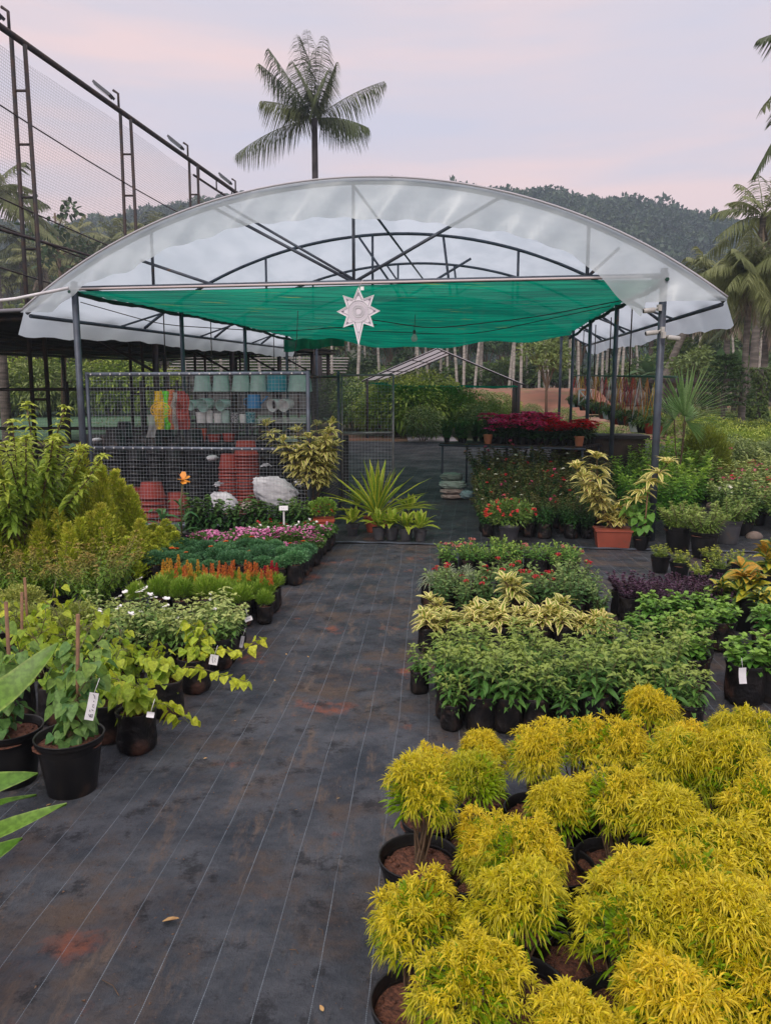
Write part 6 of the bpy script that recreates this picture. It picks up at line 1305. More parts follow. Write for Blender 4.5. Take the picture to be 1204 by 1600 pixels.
# ================================================================== goods behind the mesh fence
MINT = mat('mint_plastic', (0.50, 0.68, 0.63), (0.42, 0.60, 0.55), rough=.4, sc=10)
TEAL = mat('teal_plastic', (0.02, 0.34, 0.45), (0.02, 0.3, 0.40), rough=.4)
BLU = mat('blue_plastic', (0.04, 0.28, 0.62), rough=.4)
WPL = mat('white_plastic', (0.82, 0.82, 0.82), (0.72, 0.72, 0.72), rough=.45, sc=9)
REDP = mat('brick_red_plastic', (0.27, 0.032, 0.02), (0.20, 0.026, 0.018), rough=.5, sc=5)
ORP = mat('orange_plastic', (0.55, 0.09, 0.03), rough=.45)
dS = 12.0
def shape_pot(r0, r1, h, m, name='pot', ribs=0):
    g = MB(); n = 14
    prof = [(.001, 0), (r0, 0), (r0 * 1.0, .004)] + [(r0 + (r1 - r0) * k / n + (.0025 * (k % 2) if ribs else 0), h * k / n) for k in range(1, n)] + [(r1, h), (r1 * .95, h), (r1 * .92, h * .9), (r0 * .9, h * .2), (.001, h * .15)]
    g.lathe(prof, seg=20); return (name, g.mesh(name, m))
def item(name, px, py, d, parts, lb, cat='plant pot', group=None, rz=0.0, rot=None, sc=1.0):
    o = place(proto(name, cat, parts), P(px, py, d), lb, cat, group, rz, sc)
    if rot: o.rotation_euler = rot
    return o
# rack
k = dS / F
r0_, r1_ = P(300, 693, dS), P(492, 693, dS + .15)
rack = thing('display_rack', (r0_[0], r0_[1], float(gz(r0_[0], r0_[1]))), 'dark display rack of shelves behind the mesh fence', 'rack'); rc = np.array(rack.location); w_ = r1_[0] - r0_[0]
SHM = mat('dark_shelf_board', (0.035, 0.035, 0.04), (0.07, 0.065, 0.06), rough=.7, sc=6)
for py in (612, 638, 661, 690):
    z = P(400, py + 1, dS)[2] - rc[2]; g = MB(); g.box((w_ / 2, .15, z - .012), (w_, .42, .02)); part('shelf', g, SHM, rack)
for x in (0, w_ * .34, w_ * .68, w_):
    for y in (-.05, .36): g = MB(); g.box((x, y, .0 + (P(0, 585, dS)[2] - rc[2]) / 2), (.03, .03, P(0, 585, dS)[2] - rc[2])); part('upright', g, DARKST, rack)
for i, (px, w, m, lb) in enumerate(((317, 28, MINT, 'upturned mint pot, leftmost on the top shelf'), (346, 28, MINT, 'upturned mint pot, second on the top shelf'), (377, 30, MINT, 'upturned mint pot, third on the top shelf'), (404, 28, MINT, 'upturned mint pot, fourth on the top shelf'), (433, 32, TEAL, 'bright teal pot on the top shelf between mint ones'), (469, 40, MINT, 'widest mint pot at the right end of the top shelf'))):
    item('plastic_pot', px, 612, dS - .02, [shape_pot(w * k * .5, w * k * .38 if m is MINT else w * k * .46, .25, m, ribs=1)], lb, group='pots on the top shelf')
for i, (px, m, s, lb) in enumerate(((311, MINT, .8, 'small mint cup lying on the second shelf, leftmost'), (330, MINT, 1.1, 'larger mint cup lying on its side on the second shelf'), (357, MINT, .9, 'mint cup lying on the second shelf left of the blue can'), (437, WPL, 1.0, 'pale pot on the second shelf behind the striped leaves, left'), (454, WPL, 1.0, 'pale pot on the second shelf behind the striped leaves, right'))):
    item('plastic_cup', px, 630, dS, [shape_pot(.07 * s, .10 * s, .2, m)], lb, group='cups on the second shelf', rot=(R(100), 0, R(-30)))
wc = item('watering_can', 397, 638, dS, [shape_pot(.11, .10, .21, BLU, 'body')], 'blue watering can on the second shelf', 'watering can')
g = MB(); g.tube([(.09, 0, .06), (.2, 0, .17)], [.02, .012], seg=8); g.lathe([(.001, 0), (.03, .01), (.001, .02)], (.2, 0, .17), seg=10); part('spout', g, BLU, wc); g = MB(); g.tube([(-.1, 0, .16), (-.16, 0, .13), (-.15, 0, .06), (-.1, 0, .04)], .008, seg=6); part('handle', g, BLU, wc)
for i, (px, m, r, h, lb) in enumerate(((315, WPL, .085, .17, 'white pot leftmost on the third shelf'), (328, WPL, .06, .2, 'tall narrow white pot on the third shelf'), (341, WPL, .07, .15, 'short white pot on the third shelf'), (353, MINT, .07, .2, 'mint pot on the third shelf'), (367, mat('checked_grey', (.10, .10, .12), (.4, .4, .42), sc=45, lo=.48, hi=.52), .07, .16, 'grey checked pot on the third shelf'), (380, WPL, .06, .14, 'small pale pot between the patterned ones'), (392, mat('patterned_teal', (.04, .22, .28), (.3, .5, .52), sc=45, lo=.5, hi=.55), .08, .17, 'teal patterned pot on the third shelf'))):
    item('plastic_pot', px, 661, dS - .02, [shape_pot(r * .8, r, h, m)], lb, group='pots on the third shelf')
for i, (px, m, r, h, lb) in enumerate(((312, ORP, .115, .2, 'bright orange red pot leftmost on the lowest shelf'), (335, REDP, .11, .11, 'low red bowl second on the lowest shelf'), (358, REDP, .10, .13, 'low red bowl third on the lowest shelf'))):
    item('plastic_pot', px, 690, dS - .05, [shape_pot(r * .8, r, h, m)], lb, group='red pots on the lowest shelf')
for i, (px, w, lb) in enumerate(((425, 40, 'stack of pale trays at the right of the third shelf'), (462, 34, 'stack of pale trays at the far right of the third shelf'), (395, 44, 'flat pale trays on the lowest shelf'), (440, 52, 'wide flat trays right on the lowest shelf'))):
    g = MB(); 
    for j in range(4): g.box((0.01 * math.sin(j * 3), 0, .012 + j * .022), (w * k, .22, .008), rz=.05 * math.sin(j * 5)); 
    item('tray_stack', px, 661 if i < 2 else 690, dS, [('tray', g.mesh('tray', (WPL, WPL, SHM, MINT)[i]))], lb, 'tray stack')
# nets and strips hanging left
STR = [((0.62, .42, .02), 'yellow'), ((.12, .62, .03), 'lime green'), ((.45, .12, .04), 'orange brown'), ((.30, .28, .25), 'grey'), ((.25, .03, .025), 'dark red'), ((.30, .05, .035), 'brick red')]
for i, (c_, nm) in enumerate(STR):
    px = (247, 258, 266, 274, 283, 288)[i]; g = MB(); a = P(px, 611 + (0, 0, -2, 2, 0, 4)[i], 10.9); L = (a - P(px, 671, 10.9))[2]
    def st_(s, t): return ((s - .5) * .11 * (1 + .25 * math.sin(t * 3)) + .01 * math.sin(t * 9), .02 * math.sin(s * 6 + i) + .012 * math.sin(t * 14 + s * 5), -t * L)
    g.grid(st_, np.linspace(0, 1, 9), np.linspace(0, 1, 16)); o = thing('rope_net_bundle', a, f'{nm} net bundle hanging on the fence', 'net bundle', 'net bundles hanging on the fence'); part('netting', g, mat('strip_' + str(i), c_, tuple(x * .6 for x in c_), rough=.8, sc=60, lo=.45, hi=.55, bump=1, bsc=60), o)
    g = MB(); g.tube([(0, 0, 0), (.01, 0, .1)], .003, seg=4); part('hook', g, DARKST, o)
a = P(252, 641, 10.7); o = thing('rope_ball_net', a, 'round yellow woven net basket hanging in front of the bundles', 'net basket'); g = MB()
for r in (.05, .09, .125): th = np.linspace(0, 6.283, 30); g.tube(np.stack((np.cos(th) * r * 1.1, -.08 + r * .5 + 0 * th, np.sin(th) * r * .85), 1), .006, seg=5, cap=False)
for j in range(10):
    b_ = j * .628
    for s in (-1, 1): g.tube([(math.cos(b_ + s * q * .9) * .13 * q * 1.1, -.08 + .13 * q * .5, math.sin(b_ + s * q * .9) * .13 * q * .85) for q in np.linspace(.1, 1, 6)], .004, seg=4, cap=False)
part('woven_net', g, mat('yellow_rope', (.62, .36, .03), rough=.7), o); g = MB(); g.tube([(0, -.02, .11), (0, 0, .24)], .003, seg=4); part('hook', g, DARKST, o)
a = P(236, 648, 10.9); g = MB(); g.grid(lambda s, t: ((s - .5) * .12 + .02 * math.sin(t * 4), .015 * math.sin(s * 7 + t * 4), -t * .32), np.linspace(0, 1, 8), np.linspace(0, 1, 10)); link('plastic_bag', g.mesh('plastic_bag', sheer('poly_bag', (.5, .5, .5), .5, .4)), None, a, label='clear plastic bag hanging left of the coloured nets', cat='plastic bag')
# stacks of pots on the floor
def stack(name, r, h, n, m, step, lean=0.0, seed=0):
    rng = np.random.default_rng(seed); out = []
    for j in range(n):
        g = MB(); z = j * step; g.lathe([(.001, h), (r * .72, h), (r * .95, h * .12), (r * 1.04, h * .12), (r * 1.04, 0), (r * .97, 0), (r * .93, h * .1)][::-1] if False else [(r * .93, h * .1), (r * .97, 0), (r * 1.04, 0), (r * 1.04, h * .12), (r * .95, h * .13), (r * .72, h), (.001, h)], (lean * z + rng.normal() * .004, rng.normal() * .004, z), seg=22); out.append(('pot', g.mesh('pot', m)))
    return out
def floor(px, d): 
    t = P(px, 700, d); return (t[0], t[1], float(gz(t[0], t[1])) + .012)
RS = [(205, 10.6, .15, 4, 'stack of brick red pots at the left, behind the conifers'), (234, 10.5, .19, 5, 'widest stack of brick red pots left of the orange flower'), (272, 10.7, .17, 3, 'low stack of brick red pots behind the orange flower'), (357, 11.2, .15, 15, 'tall stack of brick red pots, left of the tallest'), (384, 11.25, .18, 19, 'tallest stack of brick red pots beside the white sacks')]
for i, (px, d, r, n, lb) in enumerate(RS): place(proto('pot_stack', 'pot stack', stack('s', r, .22, n, REDP, .085 if n < 9 else .047, seed=i)), floor(px, d), lb, group='stacks of red pots', rz=0)
for i in range(13):
    px = 150 + i * 15.5 if i < 11 else 420 + (i - 11) * 50
    place(proto('pot_stack', 'pot stack', stack('s', .13 + .02 * (i % 3), .26, 8 + (i * 5) % 4, BLK, .105, seed=20 + i)), floor(px, 11.7 + .25 * (i % 2)), f'black pot stack behind the mesh fence, {ORD[i]} from the left', group='stacks of black pots', rz=0)
a, b_ = P(133, 700, 12.75), P(545, 700, 12.35); g = MB(); L = np.linalg.norm(b_ - a)
g.grid(lambda s, t: (a + (b_ - a) * s) * (1, 1, 0) - a * (1, 1, 0) + (0, .05 * math.sin(s * 60) * .6, .05 + 1.02 * t), np.linspace(0, 1, 160), np.linspace(0, 1, 8)); link('black_tarpaulin', g.mesh('black_tarpaulin', mat('black_tarp', (.012, .012, .014), (.02, .02, .022), rough=.5, bump=.4)), None, (a[0], a[1], float(gz(a[0], a[1]))), label='black tarpaulin hung low behind the stacked pots', cat='tarpaulin')
# sacks
def sack(px, py, d, w, h, lb, m, seed, dep=.3, name='sack', squash=1.0):
    rng = np.random.default_rng(seed); c = P(px, py, d); ph = rng.uniform(0, 6, 6)
    def f(u, v):
        a = u * 2 * math.pi; b = (v - .5) * math.pi; cb = abs(math.cos(b)) ** .75; x = np.sign(math.cos(a)) * abs(math.cos(a)) ** .8 * cb; y = np.sign(math.sin(a)) * abs(math.sin(a)) ** .8 * cb; z = np.sign(math.sin(b)) * abs(math.sin(b)) ** .8
        k_ = 1.08 - .06 * abs(math.sin(5.5 * a + ph[3] + .9 * math.sin(3 * z))) ** .7 * (.3 + .7 * v) - .10 * abs(math.sin(2.5 * a + ph[0] + 2.2 * z)) ** .6 - .07 * abs(math.sin(4 * z + ph[1] + 2 * math.cos(a + z))) ** .5 - .10 * abs(math.sin(6.5 * a + ph[2] + 3 * z + math.sin(5 * z))) ** .5 - .07 * abs(math.sin(9 * z * (1 + .3 * math.cos(a)) + ph[4])) ** .4 + .03 * math.sin(17 * z + 5 * a); k_ *= 1 - .40 * max(z + .3, 0) ** 1.3 * squash
        return (x * w / 2 * k_ - .16 * w * (z + 1) * squash * (w > .3), y * dep / 2 * k_, h / 2 + z * h / 2 * (1 if z < 0 else k_))
    g = MB(); g.grid(f, np.linspace(0, 1, 90), np.linspace(0.001, .999, 44)); o = thing(name, c, lb, 'sack'); part('sack_body', g, m, o)
    if w < .3 or squash < 1: return o
    g = MB(); t = sph(rng, 18, .3); leaf(g, np.tile((-w * .28, -.02, h * .93), (18, 1)), t, .09, .05, PP, .5, .2, rng, .6); part('tied_mouth', g, m, o); return o
SK = mat('white_woven_sack', (.78, .78, .81), (.60, .60, .64), rough=.6, sc=5, bump=1.0, bsc=7)
SK2 = mat('pale_green_sack', (.33, .42, .36), (.26, .33, .28), rough=.6, sc=4, bump=.8, bsc=12); SK3 = mat('pale_pink_sack', (.42, .34, .30), (.34, .27, .24), rough=.6, sc=4, bump=.8, bsc=12); SK4 = mat('grey_green_sack', (.19, .24, .20), (.14, .18, .15), rough=.7, sc=4, bump=.8, bsc=12)
sack(440, 793, 10.6, .72, .62, 'large white sack slumped against the fence right of the tall red stack', SK, 1)
sack(405, 780, 10.8, .16, .42, 'narrow upright white sack beside the tallest red stack', SK, 2)
sack(357, 802, 10.3, .42, .42, 'crumpled white plastic sack in front of the red stacks', SK, 3)
sack(388, 800, 10.25, .26, .2, 'small crumpled sack on the floor near the red stacks', SK3, 4)
sack(484, 760, 11.0, .4, .14, 'flat white sack lying right of the slumped one', SK, 5)
sack(332, 720, 11.4, .2, .12, 'white crumpled paper lying on the black pots', SK, 6)
sack(152, 690, 11.6, .14, .08, 'small scrap of white plastic at the left of the fence', SK, 7)
for i, (px, py, w, h, m, lb) in enumerate(((707, 779, .46, .09, SK3, 'pinkish bag at the bottom of the walkway stack'), (707, 771, .48, .09, SK3, 'pinkish bag second from the bottom of the walkway stack'), (708, 764, .52, .17, SK2, 'mint coloured bag third up in the walkway stack'), (706, 751, .44, .15, SK4, 'grey green bag on top of the walkway stack'), (728, 779, .26, .15, mat('blue_grey_poly', (.22, .32, .34), (.16, .24, .26), sc=5, bump=.8, bsc=12), 'small blue grey plastic bag leaning right of the stack'))):
    sack(px, py, 12.45 - (.1 if i == 4 else 0), w, h, lb, m, 10 + i, dep=.32, squash=.12)
g = MB(); q0 = P(652, 690, 23.8); g.grid(lambda u, v: (q0[0] + u, q0[1] + v, float(gz(q0[0] + u, q0[1] + v)) + .02), np.linspace(-.3, 1.2, 12), np.linspace(-.5, 2.4, 12)); part('path', g, mat('pale_gravel', (.42, .38, .38), (.3, .27, .27), rough=.9, sc=20), None, kind='structure')

# ================================================================== poinsettia table
tA, tB = P(686, 692, 13.4), P(914, 690, 12.2); z0 = float(gz(tA[0], tA[1])); tb = thing('plant_table', (tA[0], tA[1], z0), 'long dark plant table carrying red poinsettias', 'table'); c = np.array(tb.location); dd = tB - tA; n_ = np.array((-dd[1], dd[0], 0)); n_ /= np.linalg.norm(n_); TZ = tA[2] - z0
g = MB(); L = np.linalg.norm(dd[:2]); an = math.atan2(dd[1], dd[0])
for j in range(9): 
    q = dd * .5 * (1, 1, 0) + n_ * (.06 + j * .13); g.box((q[0], q[1], TZ - .015), (L, .09, .03), rz=an)
part('tabletop', g, DARKST, tb)
for y in (0.0, 1.15): g = MB(); g.tube([n_ * y + (0, 0, TZ - .04), dd * (1, 1, 0) + n_ * y + (0, 0, TZ - .04)], .02, seg=6); part('frame', g, STEEL, tb)
for s in (.02, .33, .66, .98):
    for y in (.02, 1.13): g = MB(); p = dd * (1, 1, 0) * s + n_ * y; g.tube([p + (0, 0, -.1), p + (0, 0, TZ - .03)], .018, seg=6); part('leg', g, STEEL, tb)
POI = leafmat('poinsettia_leaf', (.02, .055, .02), (.04, .085, .03), trans=.1)
BRA = [leafmat('poinsettia_bract_' + n, a, b_, trans=.35, obj=.15) for n, a, b_ in (('pink', (.72, .04, .18), (.88, .16, .34)), ('red', (.58, .01, .035), (.75, .025, .06)))]
def poin(s, v):
    rng = np.random.default_rng(500 + s); lv, _, tips = upright(500 + s, h=.36, nst=6, nodes=5, per=3, L=.12, Wd=.06, ang=.1, lean=.4, prof=PO, z0=.1); g = MB()
    for t in tips: a = np.arange(11) * 2.4; e = rng.uniform(-.1, .5, 11); leaf(g, np.tile(t + (0, 0, .01), (11, 1)), np.stack((np.cos(a) * np.cos(e), np.sin(a) * np.cos(e), np.sin(e)), 1), rng.uniform(.08, .14, 11), .065, PO, .25, .1, rng, .2)
    return proto('poinsettia', 'potted flower', [PB['smallblk'][0], PB['smallblk'][1], ('foliage', lv.mesh('foliage', POI)), ('bract', g.mesh('bract', BRA[v]))])
po = [poin(0, 0), poin(1, 0), poin(2, 1), poin(3, 1)]
for j in range(4):
    for i in range(14):
        s = .26 + i * .053 + .0; 
        if i < 2 and j < 2: continue
        p = tA + dd * (1, 1, 0) * s + n_ * (.12 + j * .27); v = (0 if s < .72 else 2) + (i + j) % 2; o = place(po[v], (p[0], p[1], tA[2] + .003), f'{"pink red" if v < 2 else "deep red"} poinsettia, {ORD[i]} from the left in table row {ORD[j]} back', 'potted flower', 'poinsettias on the table', sc=RND.uniform(.75, 1.1) * (1.12 if v < 2 and j > 1 else .9))
for i, (s, y) in enumerate(((.03, .15), (.09, .4), (.16, .12), (.05, .75), (.13, .85), (.22, .6))):
    p = tA + dd * (1, 1, 0) * s + n_ * y; pp_ = hib[i % 4]['parts'][2:]; place(proto('green_pot_plant', 'potted plant', [PB['smallblk'][0], PB['smallblk'][1], ('foliage', pp_[0][1])]), (p[0], p[1], tA[2] + .003), f'dark leafy pot plant on the walkway end of the table, {ORD[i]} of six', group='leafy pot plants on the table', sc=.72)
for s, lb in ((.345, 'small terracotta pot near the middle front of the poinsettia table'), (.955, 'small terracotta pot at the right corner of the poinsettia table')):
    p = tA + dd * (1, 1, 0) * s + n_ * .05; place(proto('terracotta_pot', 'plant pot', [shape_pot(.055, .08, .16, mat('light_terracotta', (.42, .15, .07), (.36, .12, .06), rough=.7)), ('soil', soilmesh(.07, .14))]), (p[0], p[1], tA[2] + .003), lb)
# dark tank behind the posts
c = P(935, 735, 13.4); zz = float(gz(c[0], c[1])); o = thing('water_tank', (c[0], c[1], zz), 'dark rectangular water tank behind the second right post', 'water tank', rz=-YAW)
g = MB(); g.box((0, .4, .45), (1.5, .9, .9)); part('tank_wall', g, mat('dark_concrete', (.045, .04, .035), (.08, .06, .045), rough=.9, sc=4, c3=(.14, .09, .06), sc3=1.5), o); g = MB(); g.box((0, .4, .93), (1.62, 1.02, .06)); part('rim', g, mat('dark_rim', (.03, .03, .03), rough=.8), o)

# ================================================================== hanging pots on the right
HC = [((.55, .38, .04), 'yellow'), ((.45, .05, .03), 'red'), ((.5, .2, .04), 'orange'), ((.3, .04, .06), 'dark pink'), ((.5, .5, .5), 'white')]
PC = [(REDP, 'red'), (BLK, 'black'), (WPL, 'white'), (TER, 'terracotta'), (GRP, 'grey')]
hp_f = [dome(600 + s, .17, .09, .02, 420, .07, .02, inner=.3, zmin=-.5, droop=.7).mesh('foliage', m_) for s, m_ in enumerate((TL[1], TL[2], TL[0]))]
for i in range(20):
    v = 1.75 + i * .60; p = W(3.92, v, 1.93); (c_, n1), (m_, n2) = HC[(i * 2) % 5], PC[i % 5]
    o = thing('hanging_pot', p, f'{n2} pot hanging on {n1} straps, {ordn(i + 1)} from the front', 'hanging pot', 'hanging pots along the right side')
    dz_ = .62 + .03 * (i % 3); nm, me = shape_pot(.10, .14, .15, m_); q = link(nm, me, o); q.location = (0, 0, -dz_ - .15)
    for j in range(4): a = j * 1.571 + i; g = MB(); g.tube([(0, 0, 0), (math.cos(a) * .13, math.sin(a) * .13, -dz_)], .005 if j < 3 else .004, seg=4); part('strap', g, mat('strap_' + n1, c_, rough=.6), o)
    q = link('foliage', hp_f[i % 3], o); q.location = (0, 0, -dz_)
# coloured strands bunch between
for i, (v, c_, n1) in enumerate(((11.3, 0, 'yellow'), (9.2, 0, 'golden'), (8.2, 2, 'amber'), (5.2, 3, 'maroon'), (4.6, 1, 'red'), (3.8, 3, 'pinkish'), (3.3, 2, 'rust'))):
    p = W(3.96, v, 1.93); g = MB(); rng = np.random.default_rng(i)
    for j in range(9): x = rng.uniform(-.12, .12, 2); g.tube([(x[0] * .3, x[1] * .3, 0), (x[0], x[1], -.3), (x[0] * 1.2, x[1] * 1.2, -.5 - .1 * rng.random())], .0038, seg=3, cap=False)
    link('strap_bundle', g.mesh('strap_bundle', mat('strand_' + str(i), tuple(x * .7 for x in HC[c_][0]), rough=.7)), None, p, label=f'{n1} bundle of spare pot straps hanging from the side rail', cat='strap bundle')
# white stool like crate hanging
o = thing('white_crate', W(3.9, 9.9, 1.25), 'small white open crate hanging among the yellow straps', 'crate'); 
for a, b_ in (((-.15, 0, 0), (.15, 0, 0)), ((-.15, 0, .35), (.15, 0, .35)), ((-.15, 0, 0), (-.15, 0, .35)), ((.15, 0, 0), (.15, 0, .35)), ((-.15, 0, 0), (.15, 0, .35)), ((.15, 0, 0), (-.15, 0, .35))):
    g = MB(); g.tube([a, b_], .018, seg=4); part('slat', g, WPL, o)

# ================================================================== fan palm, dark conifer, rocks, shed roof at the right
c = P(1062, 690, 11.4); zz = float(gz(c[0], c[1])); rng = np.random.default_rng(31); fan, st = MB(), MB(); hub = P(1064, 662, 11.4) - (c[0], c[1], zz)
for k, (dx, dy, dz, s) in enumerate(((.22, -.35, 1, 1.05), (-.75, .3, .5, .6), (.7, .6, .3, .6))):
    d = nrm(np.array((dx, dy, dz))); b_ = hub * (1, 1, .35) + (0, 0, .05); tip = hub + d * .12; st.tube([b_, (b_ + tip) / 2 + d * .02, tip], .008, seg=5, cap=False); d = nrm(d); sd_ = nrm(np.cross(d, (0.15 * k, -1, .35))); n = 34; th = np.linspace(-1.5, 1.5, n) + rng.normal(size=34) * .02
    leaf(fan, np.tile(tip, (n, 1)), d * np.cos(th)[:, None] + sd_ * np.sin(th)[:, None], .80 * s * (1 - .10 * abs(th)) , .046, ((0, .25), (.5, 1), (.8, .5), (1, .05)), .06, .15, rng, .05)
for a in (1.2, 2.4): st.tube([(0, 0, 0), (math.cos(a) * .12, 0, .3), hub * (1, 1, .5)], .03, seg=6)
place(proto('fan_palm', 'palm plant', PB['big'] + [('foliage', fan.mesh('foliage', leafmat('fan_leaf', (.20, .33, .12), (.32, .46, .20), trans=.3))), ('stem', st.mesh('stem', BARK))]), (c[0], c[1], zz), 'fan palm with stiff radiating leaves right of the corner post', rz=0)
c = P(1102, 700, 12.2); zz = float(gz(c[0], c[1])); m_ = MB(); rng = np.random.default_rng(32); n = 6500; d = sph(rng, n, -.7); q = rng.uniform(.7, 1, n) * (.92 + .12 * np.sin(d[:, 0] * 9) * np.sin(d[:, 2] * 8 + d[:, 1] * 6)); leaf(m_, d * q[:, None] * (.40, .40, .58) + (0, 0, .62), nrm(d + Z * .8 + rng.normal(size=(n, 3)) * .3), .07, .014, PL, .1, None, rng, 1.0)
place(proto('round_conifer', 'conifer', [('trunk', (lambda g: (g.tube([(0, 0, 0), (0, 0, .5)], .04, seg=6), g.mesh('trunk', BARK))[1])(MB())), ('foliage', m_.mesh('foliage', leafmat('dark_conifer', (.09, .13, .02), (.17, .21, .035), trans=.1)))]), (c[0], c[1], zz), 'egg shaped dark green conifer right of the fan palm', rz=0)
RK = mat('pale_rock', (.24, .18, .15), (.15, .12, .10), rough=.9, sc=5, bump=.7, bsc=8)
for i, (px, py, d, s, lb) in enumerate(((1152, 705, 12.5, .22, 'rounded pale rock in the flower bed at the right'), (1133, 622 + 60, 15, .22, 'dark grey boulder behind the egg shaped conifer'), (1178, 835, 9.3, .11, 'brown rock beside the wet fabric near the right edge'), (1118, 742, 11.5, .12, 'small pale rock in the bed'), (1196, 742, 12, .16, 'pale pink rock by the right edge'))):
    rng = np.random.default_rng(700 + i); g = MB(); g.lathe([(.001, -.5 * s), (s * .8, -.35 * s), (s, 0), (s * .75, .4 * s), (.3 * s, .6 * s), (.001, .62 * s)], seg=14, wob=.09, rng=rng); c = P(px, py, d); link('rock', g.mesh('rock', RK), None, (c[0], c[1], float(gz(c[0], c[1])) + .2 * s), label=lb, cat='rock')
c = P(1078, 615, 26); zz = float(gz(c[0], c[1])); o = thing('small_black_shed', (c[0], c[1], zz), 'small black roofed shelter far behind the fan palm', 'shelter'); g = MB(); g.box((0, 0, 1.75), (2.4, 1.8, .12)); part('roof', g, DARKST, o)
for x in (-1.1, 1.1):
    for y in (-.8, .8): g = MB(); g.box((x, y, .85), (.1, .1, 1.69)); part('post', g, DARKST, o)
# flowers in the right-hand beds
for i, (px, py, d, ci) in enumerate(((1128, 690, 13.0, 1), (1160, 705, 12.2, 3), (1190, 712, 12.2, 3), (1145, 735, 11.4, 1), (1110, 700, 13.2, 2), (1180, 690, 13.5, 2), (1070, 715, 12.4, 1), (1200, 735, 11.2, 1), (1172, 760, 10.6, 0), (1140, 770, 10.4, 0), (1198, 780, 10.3, 3))):
    c = P(px, py, d); rng = np.random.default_rng(720 + i); g = MB(); n = 26; p = sph(rng, n, .1) * (.2, .2, .12) + (0, 0, .4); flower(g, p, .032, 5, 0, rng); lv = dome(720 + i, .22, .16, .3, 500, .06, .025)
    place(proto('bedding_flower', 'flower', [('foliage', lv.mesh('foliage', PGR)), ('flower', g.mesh('flower', FLC[ci]))]), (c[0], c[1], float(gz(c[0], c[1])) - .02), f'{("white", "red", "peach", "pink")[ci]} flowering bed plant at the right, {ORD[i]} of eleven', group='flowering plants in the right beds')

# ================================================================== signs, tags, fallen leaves
PAP = mat('paper_white', (.74, .74, .76), (.66, .66, .68), rough=.6, sc=20); INK = mat('ink', (.03, .03, .06), rough=.6)
def ink(mb, strokes, w, h, y=-.0035):
    for pts in strokes: mb.tube([((x - .5) * w, y, (z_ - .5) * h) for x, z_ in pts], .0011, seg=4)
for px, py, hh, lb in ((264, 852, .05, 'white T shaped plant sign in front of the golden conifers'), (443, 804, .05, 'white T shaped plant sign in front of the glossy leaved plants')):
    d = 7.9 if px < 300 else 8.7; c = P(px, py - 10, d); o = thing('plant_sign', c, lb, 'plant sign'); g = MB(); g.box((0, 0, .0), (.10, .004, .055)); q = part('sign_plate', g, PAP, o); q.rotation_euler = (R(-28), 0, R(4)); g = MB(); g.box((0, .006, -.16), (.018, .004, .28)); part('stake', g, PAP, o)
    g = MB(); ink(g, [[(.15, .5), (.3, .62), (.35, .4)], [(.45, .4), (.5, .62), (.6, .42)], [(.7, .5), (.82, .55)]], .1, .055); q = part('writing', g, INK, o); q.rotation_euler = (R(-28), 0, R(4))
TG_ = [((143, 1104), 2.62, (.032, .098), 12, 'white paper tag with handwritten figures on the stake of the front vine', [[(.42, .95), (.62, .9), (.66, .8)], [(.6, .72), (.72, .68)], [(.55, .56), (.75, .6), (.6, .5), (.8, .47)], [(.4, .38), (.42, .32)], [(.6, .4), (.8, .36)], [(.4, .22), (.5, .14), (.8, .12), (.78, .24), (.6, .22), (.62, .12)]]),
       ((334, 1031), 4.05, (.045, .055), 12, 'white label curling off the front bag of the vinca block', [[(.3, .85), (.32, .5), (.5, .2)], [(.6, .7), (.7, .6), (.62, .45), (.75, .3)]]),
       ((1160, 1056), 3.92, (.042, .085), 0, 'blank white label hanging on the fresh green plant bag at the right', []),
       ((388, 967), 4.9, (.05, .03), -20, 'small white label beside the feathery seedlings', [[(.2, .5), (.8, .5)]]),
       ((378, 1003), 4.75, (.022, .075), 12, 'narrow white label hanging low on a black bag by the path', [[(.5, .7), (.5, .3)]]),
       ((235, 1117), 2.95, (.03, .022), 10, 'tiny white label on the lime vine bag by the path', [])]
for (px, py), d, (w_, h_), rt, lb, stx in TG_:
    c = P(px, py, d); o = thing('paper_tag', c, lb, 'tag'); o.rotation_euler = (R(-8), R(rt), R(6)); g = MB(); g.grid(lambda s, t: ((s - .5) * w_, .006 * math.sin(t * 2.5), (t - .5) * h_), np.linspace(0, 1, 4), np.linspace(0, 1, 7)); part('paper', g, PAP, o)
    g = MB(); g.tube([(0, .004, h_ / 2), (.005, .02, h_ / 2 + .05)], .0012, seg=4); part('tie', g, PAP, o)
    if stx: g = MB(); ink(g, stx, w_, h_, -.001); part('writing', g, INK, o)
DRY = mat('dry_leaf', (.50, .33, .13), (.38, .22, .08), rough=.7, sc=60)
DL = [((254, 1443), .055, 'largest dry yellow leaf lying on the fabric near the bottom'), ((482, 1028), .02, 'small yellow leaf on the path left of the red pentas'), ((470, 1050), .018, 'tiny yellow leaf beside the small yellow one on the path'), ((318, 1187), .018, 'tiny dry leaf on the path right of the big pot'), ((448, 1024), .016, 'tiny pale scrap on the path by the black bags'), ((369, 1127), .014, 'tiny yellow scrap in the middle left of the path'), ((460, 1268), .014, 'dark crumb on the path in the middle'), ((505, 1583), .02, 'brown crumb on the path at the bottom'), ((82, 1258), .03, 'crumpled dry leaf beside the big black pot'), ((526, 1250), .014, 'dry crumb on the path towards the golden shrubs'), ((430, 1065), .015, 'tiny pale scrap near the fabric seam'), ((395, 1005), .014, 'tiny pale scrap next to the bag row')]
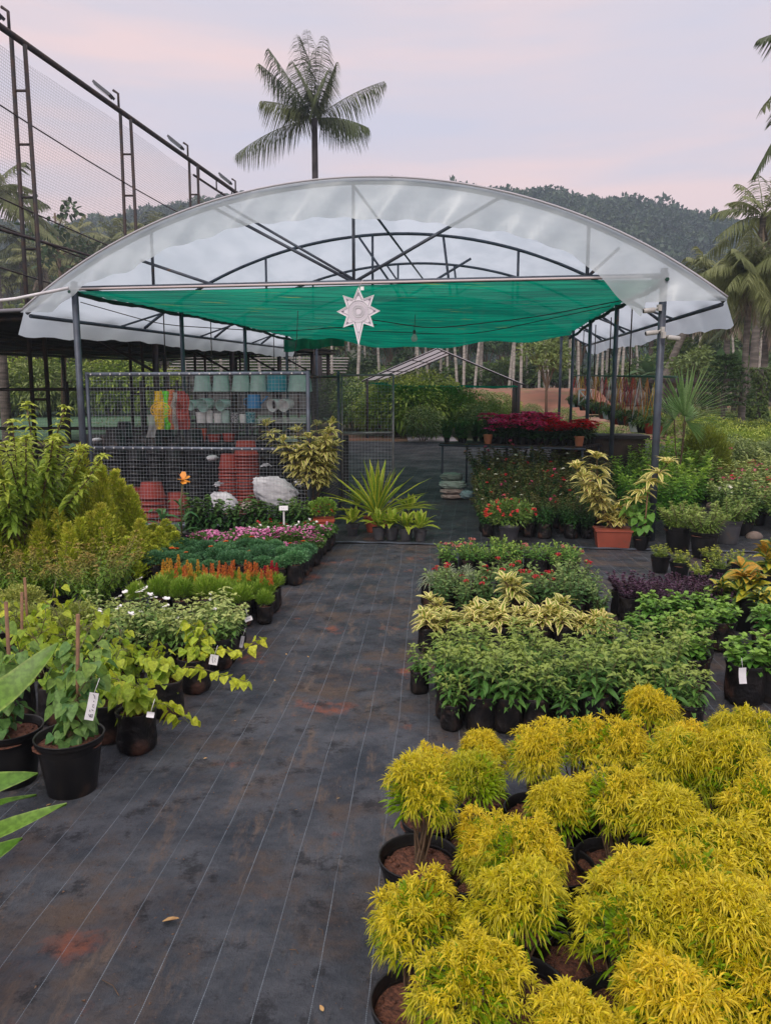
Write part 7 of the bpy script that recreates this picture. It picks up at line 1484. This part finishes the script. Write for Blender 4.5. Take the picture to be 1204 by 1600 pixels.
for i, ((px, py), s, lb) in enumerate(DL):
    rng = np.random.default_rng(800 + i); g = MB(); leaf(g, [(0, 0, .004)], [(math.cos(i * 2.1), math.sin(i * 2.1), .12)], s, s * .55, PO, -.1, .22, rng, .3); q = G(px, py, .016); link('fallen_leaf', g.mesh('fallen_leaf', DRY), None, (q[0], q[1], .016), label=lb, cat='leaf')
for i, (a, b_, lb) in enumerate((((160, 1532), (186, 1556), 'thin dry twig on the fabric near the bottom left'), ((452, 1484), (466, 1491), 'short brown twig on the path left of the golden shrubs'), ((498, 1452), (504, 1462), 'tiny twig on the path near the right lines'))):
    A_, B_ = G(*a, .018), G(*b_, .018); v = np.array((*(B_ - A_), 0)); g = MB(); g.tube([(0, 0, 0), v * .5 + (.006, .004, .003), v], .0014, seg=5); link('twig', g.mesh('twig', BARK), None, (A_[0], A_[1], .018), label=lb, cat='twig')
# soil crumbs spilled over the fabric
rng = np.random.default_rng(950); g = MB(); n = 2600; u = rng.random(n); x = np.where(rng.random(n) < .5, rng.normal(-1.25, .35, n) - .05 * 0, rng.uniform(-1.6, .45, n)); y = 1.4 + u * 7; x = x + (y - 2.5) * .07
sz = rng.uniform(.0015, .0055, n) * (1 + .6 * (rng.random(n) < .05)); tri = sph(rng, n * 4).reshape(n, 4, 3) * sz[:, None, None] * (1, 1, .6) + np.stack((x, y, np.full(n, .017)), 1)[:, None]
f = np.array([(0, 1, 2), (0, 2, 3), (0, 3, 1), (1, 3, 2)]); g.add(tri.reshape(-1, 3), (np.arange(n)[:, None, None] * 4 + f[None]).reshape(-1, 3)); part('soil_crumbs', g, mat('crumb', (.14, .07, .045), (.22, .15, .10), rough=.95, sc=30), None, kind='stuff')
HAZE = .0010
# ================================================================== haze over the valley
g = MB(); lo, hi = np.array((-330., -40., -3.5)), np.array((330., 480., 100.))
g.box((lo + hi) / 2, hi - lo)
hz = part('haze', g, [], None, kind='stuff')
hm = bpy.data.materials.new('haze_air'); hm.use_nodes = True; nt = hm.node_tree; nt.nodes.clear()
pv = N(nt, 'ShaderNodeVolumePrincipled'); pv.inputs['Color'].default_value = (.66, .80, .96, 1); pv.inputs['Density'].default_value = HAZE; pv.inputs['Anisotropy'].default_value = 0.0
oo = N(nt, 'ShaderNodeOutputMaterial'); nt.links.new(pv.outputs[0], oo.inputs['Volume']); hz.data.materials.append(hm)
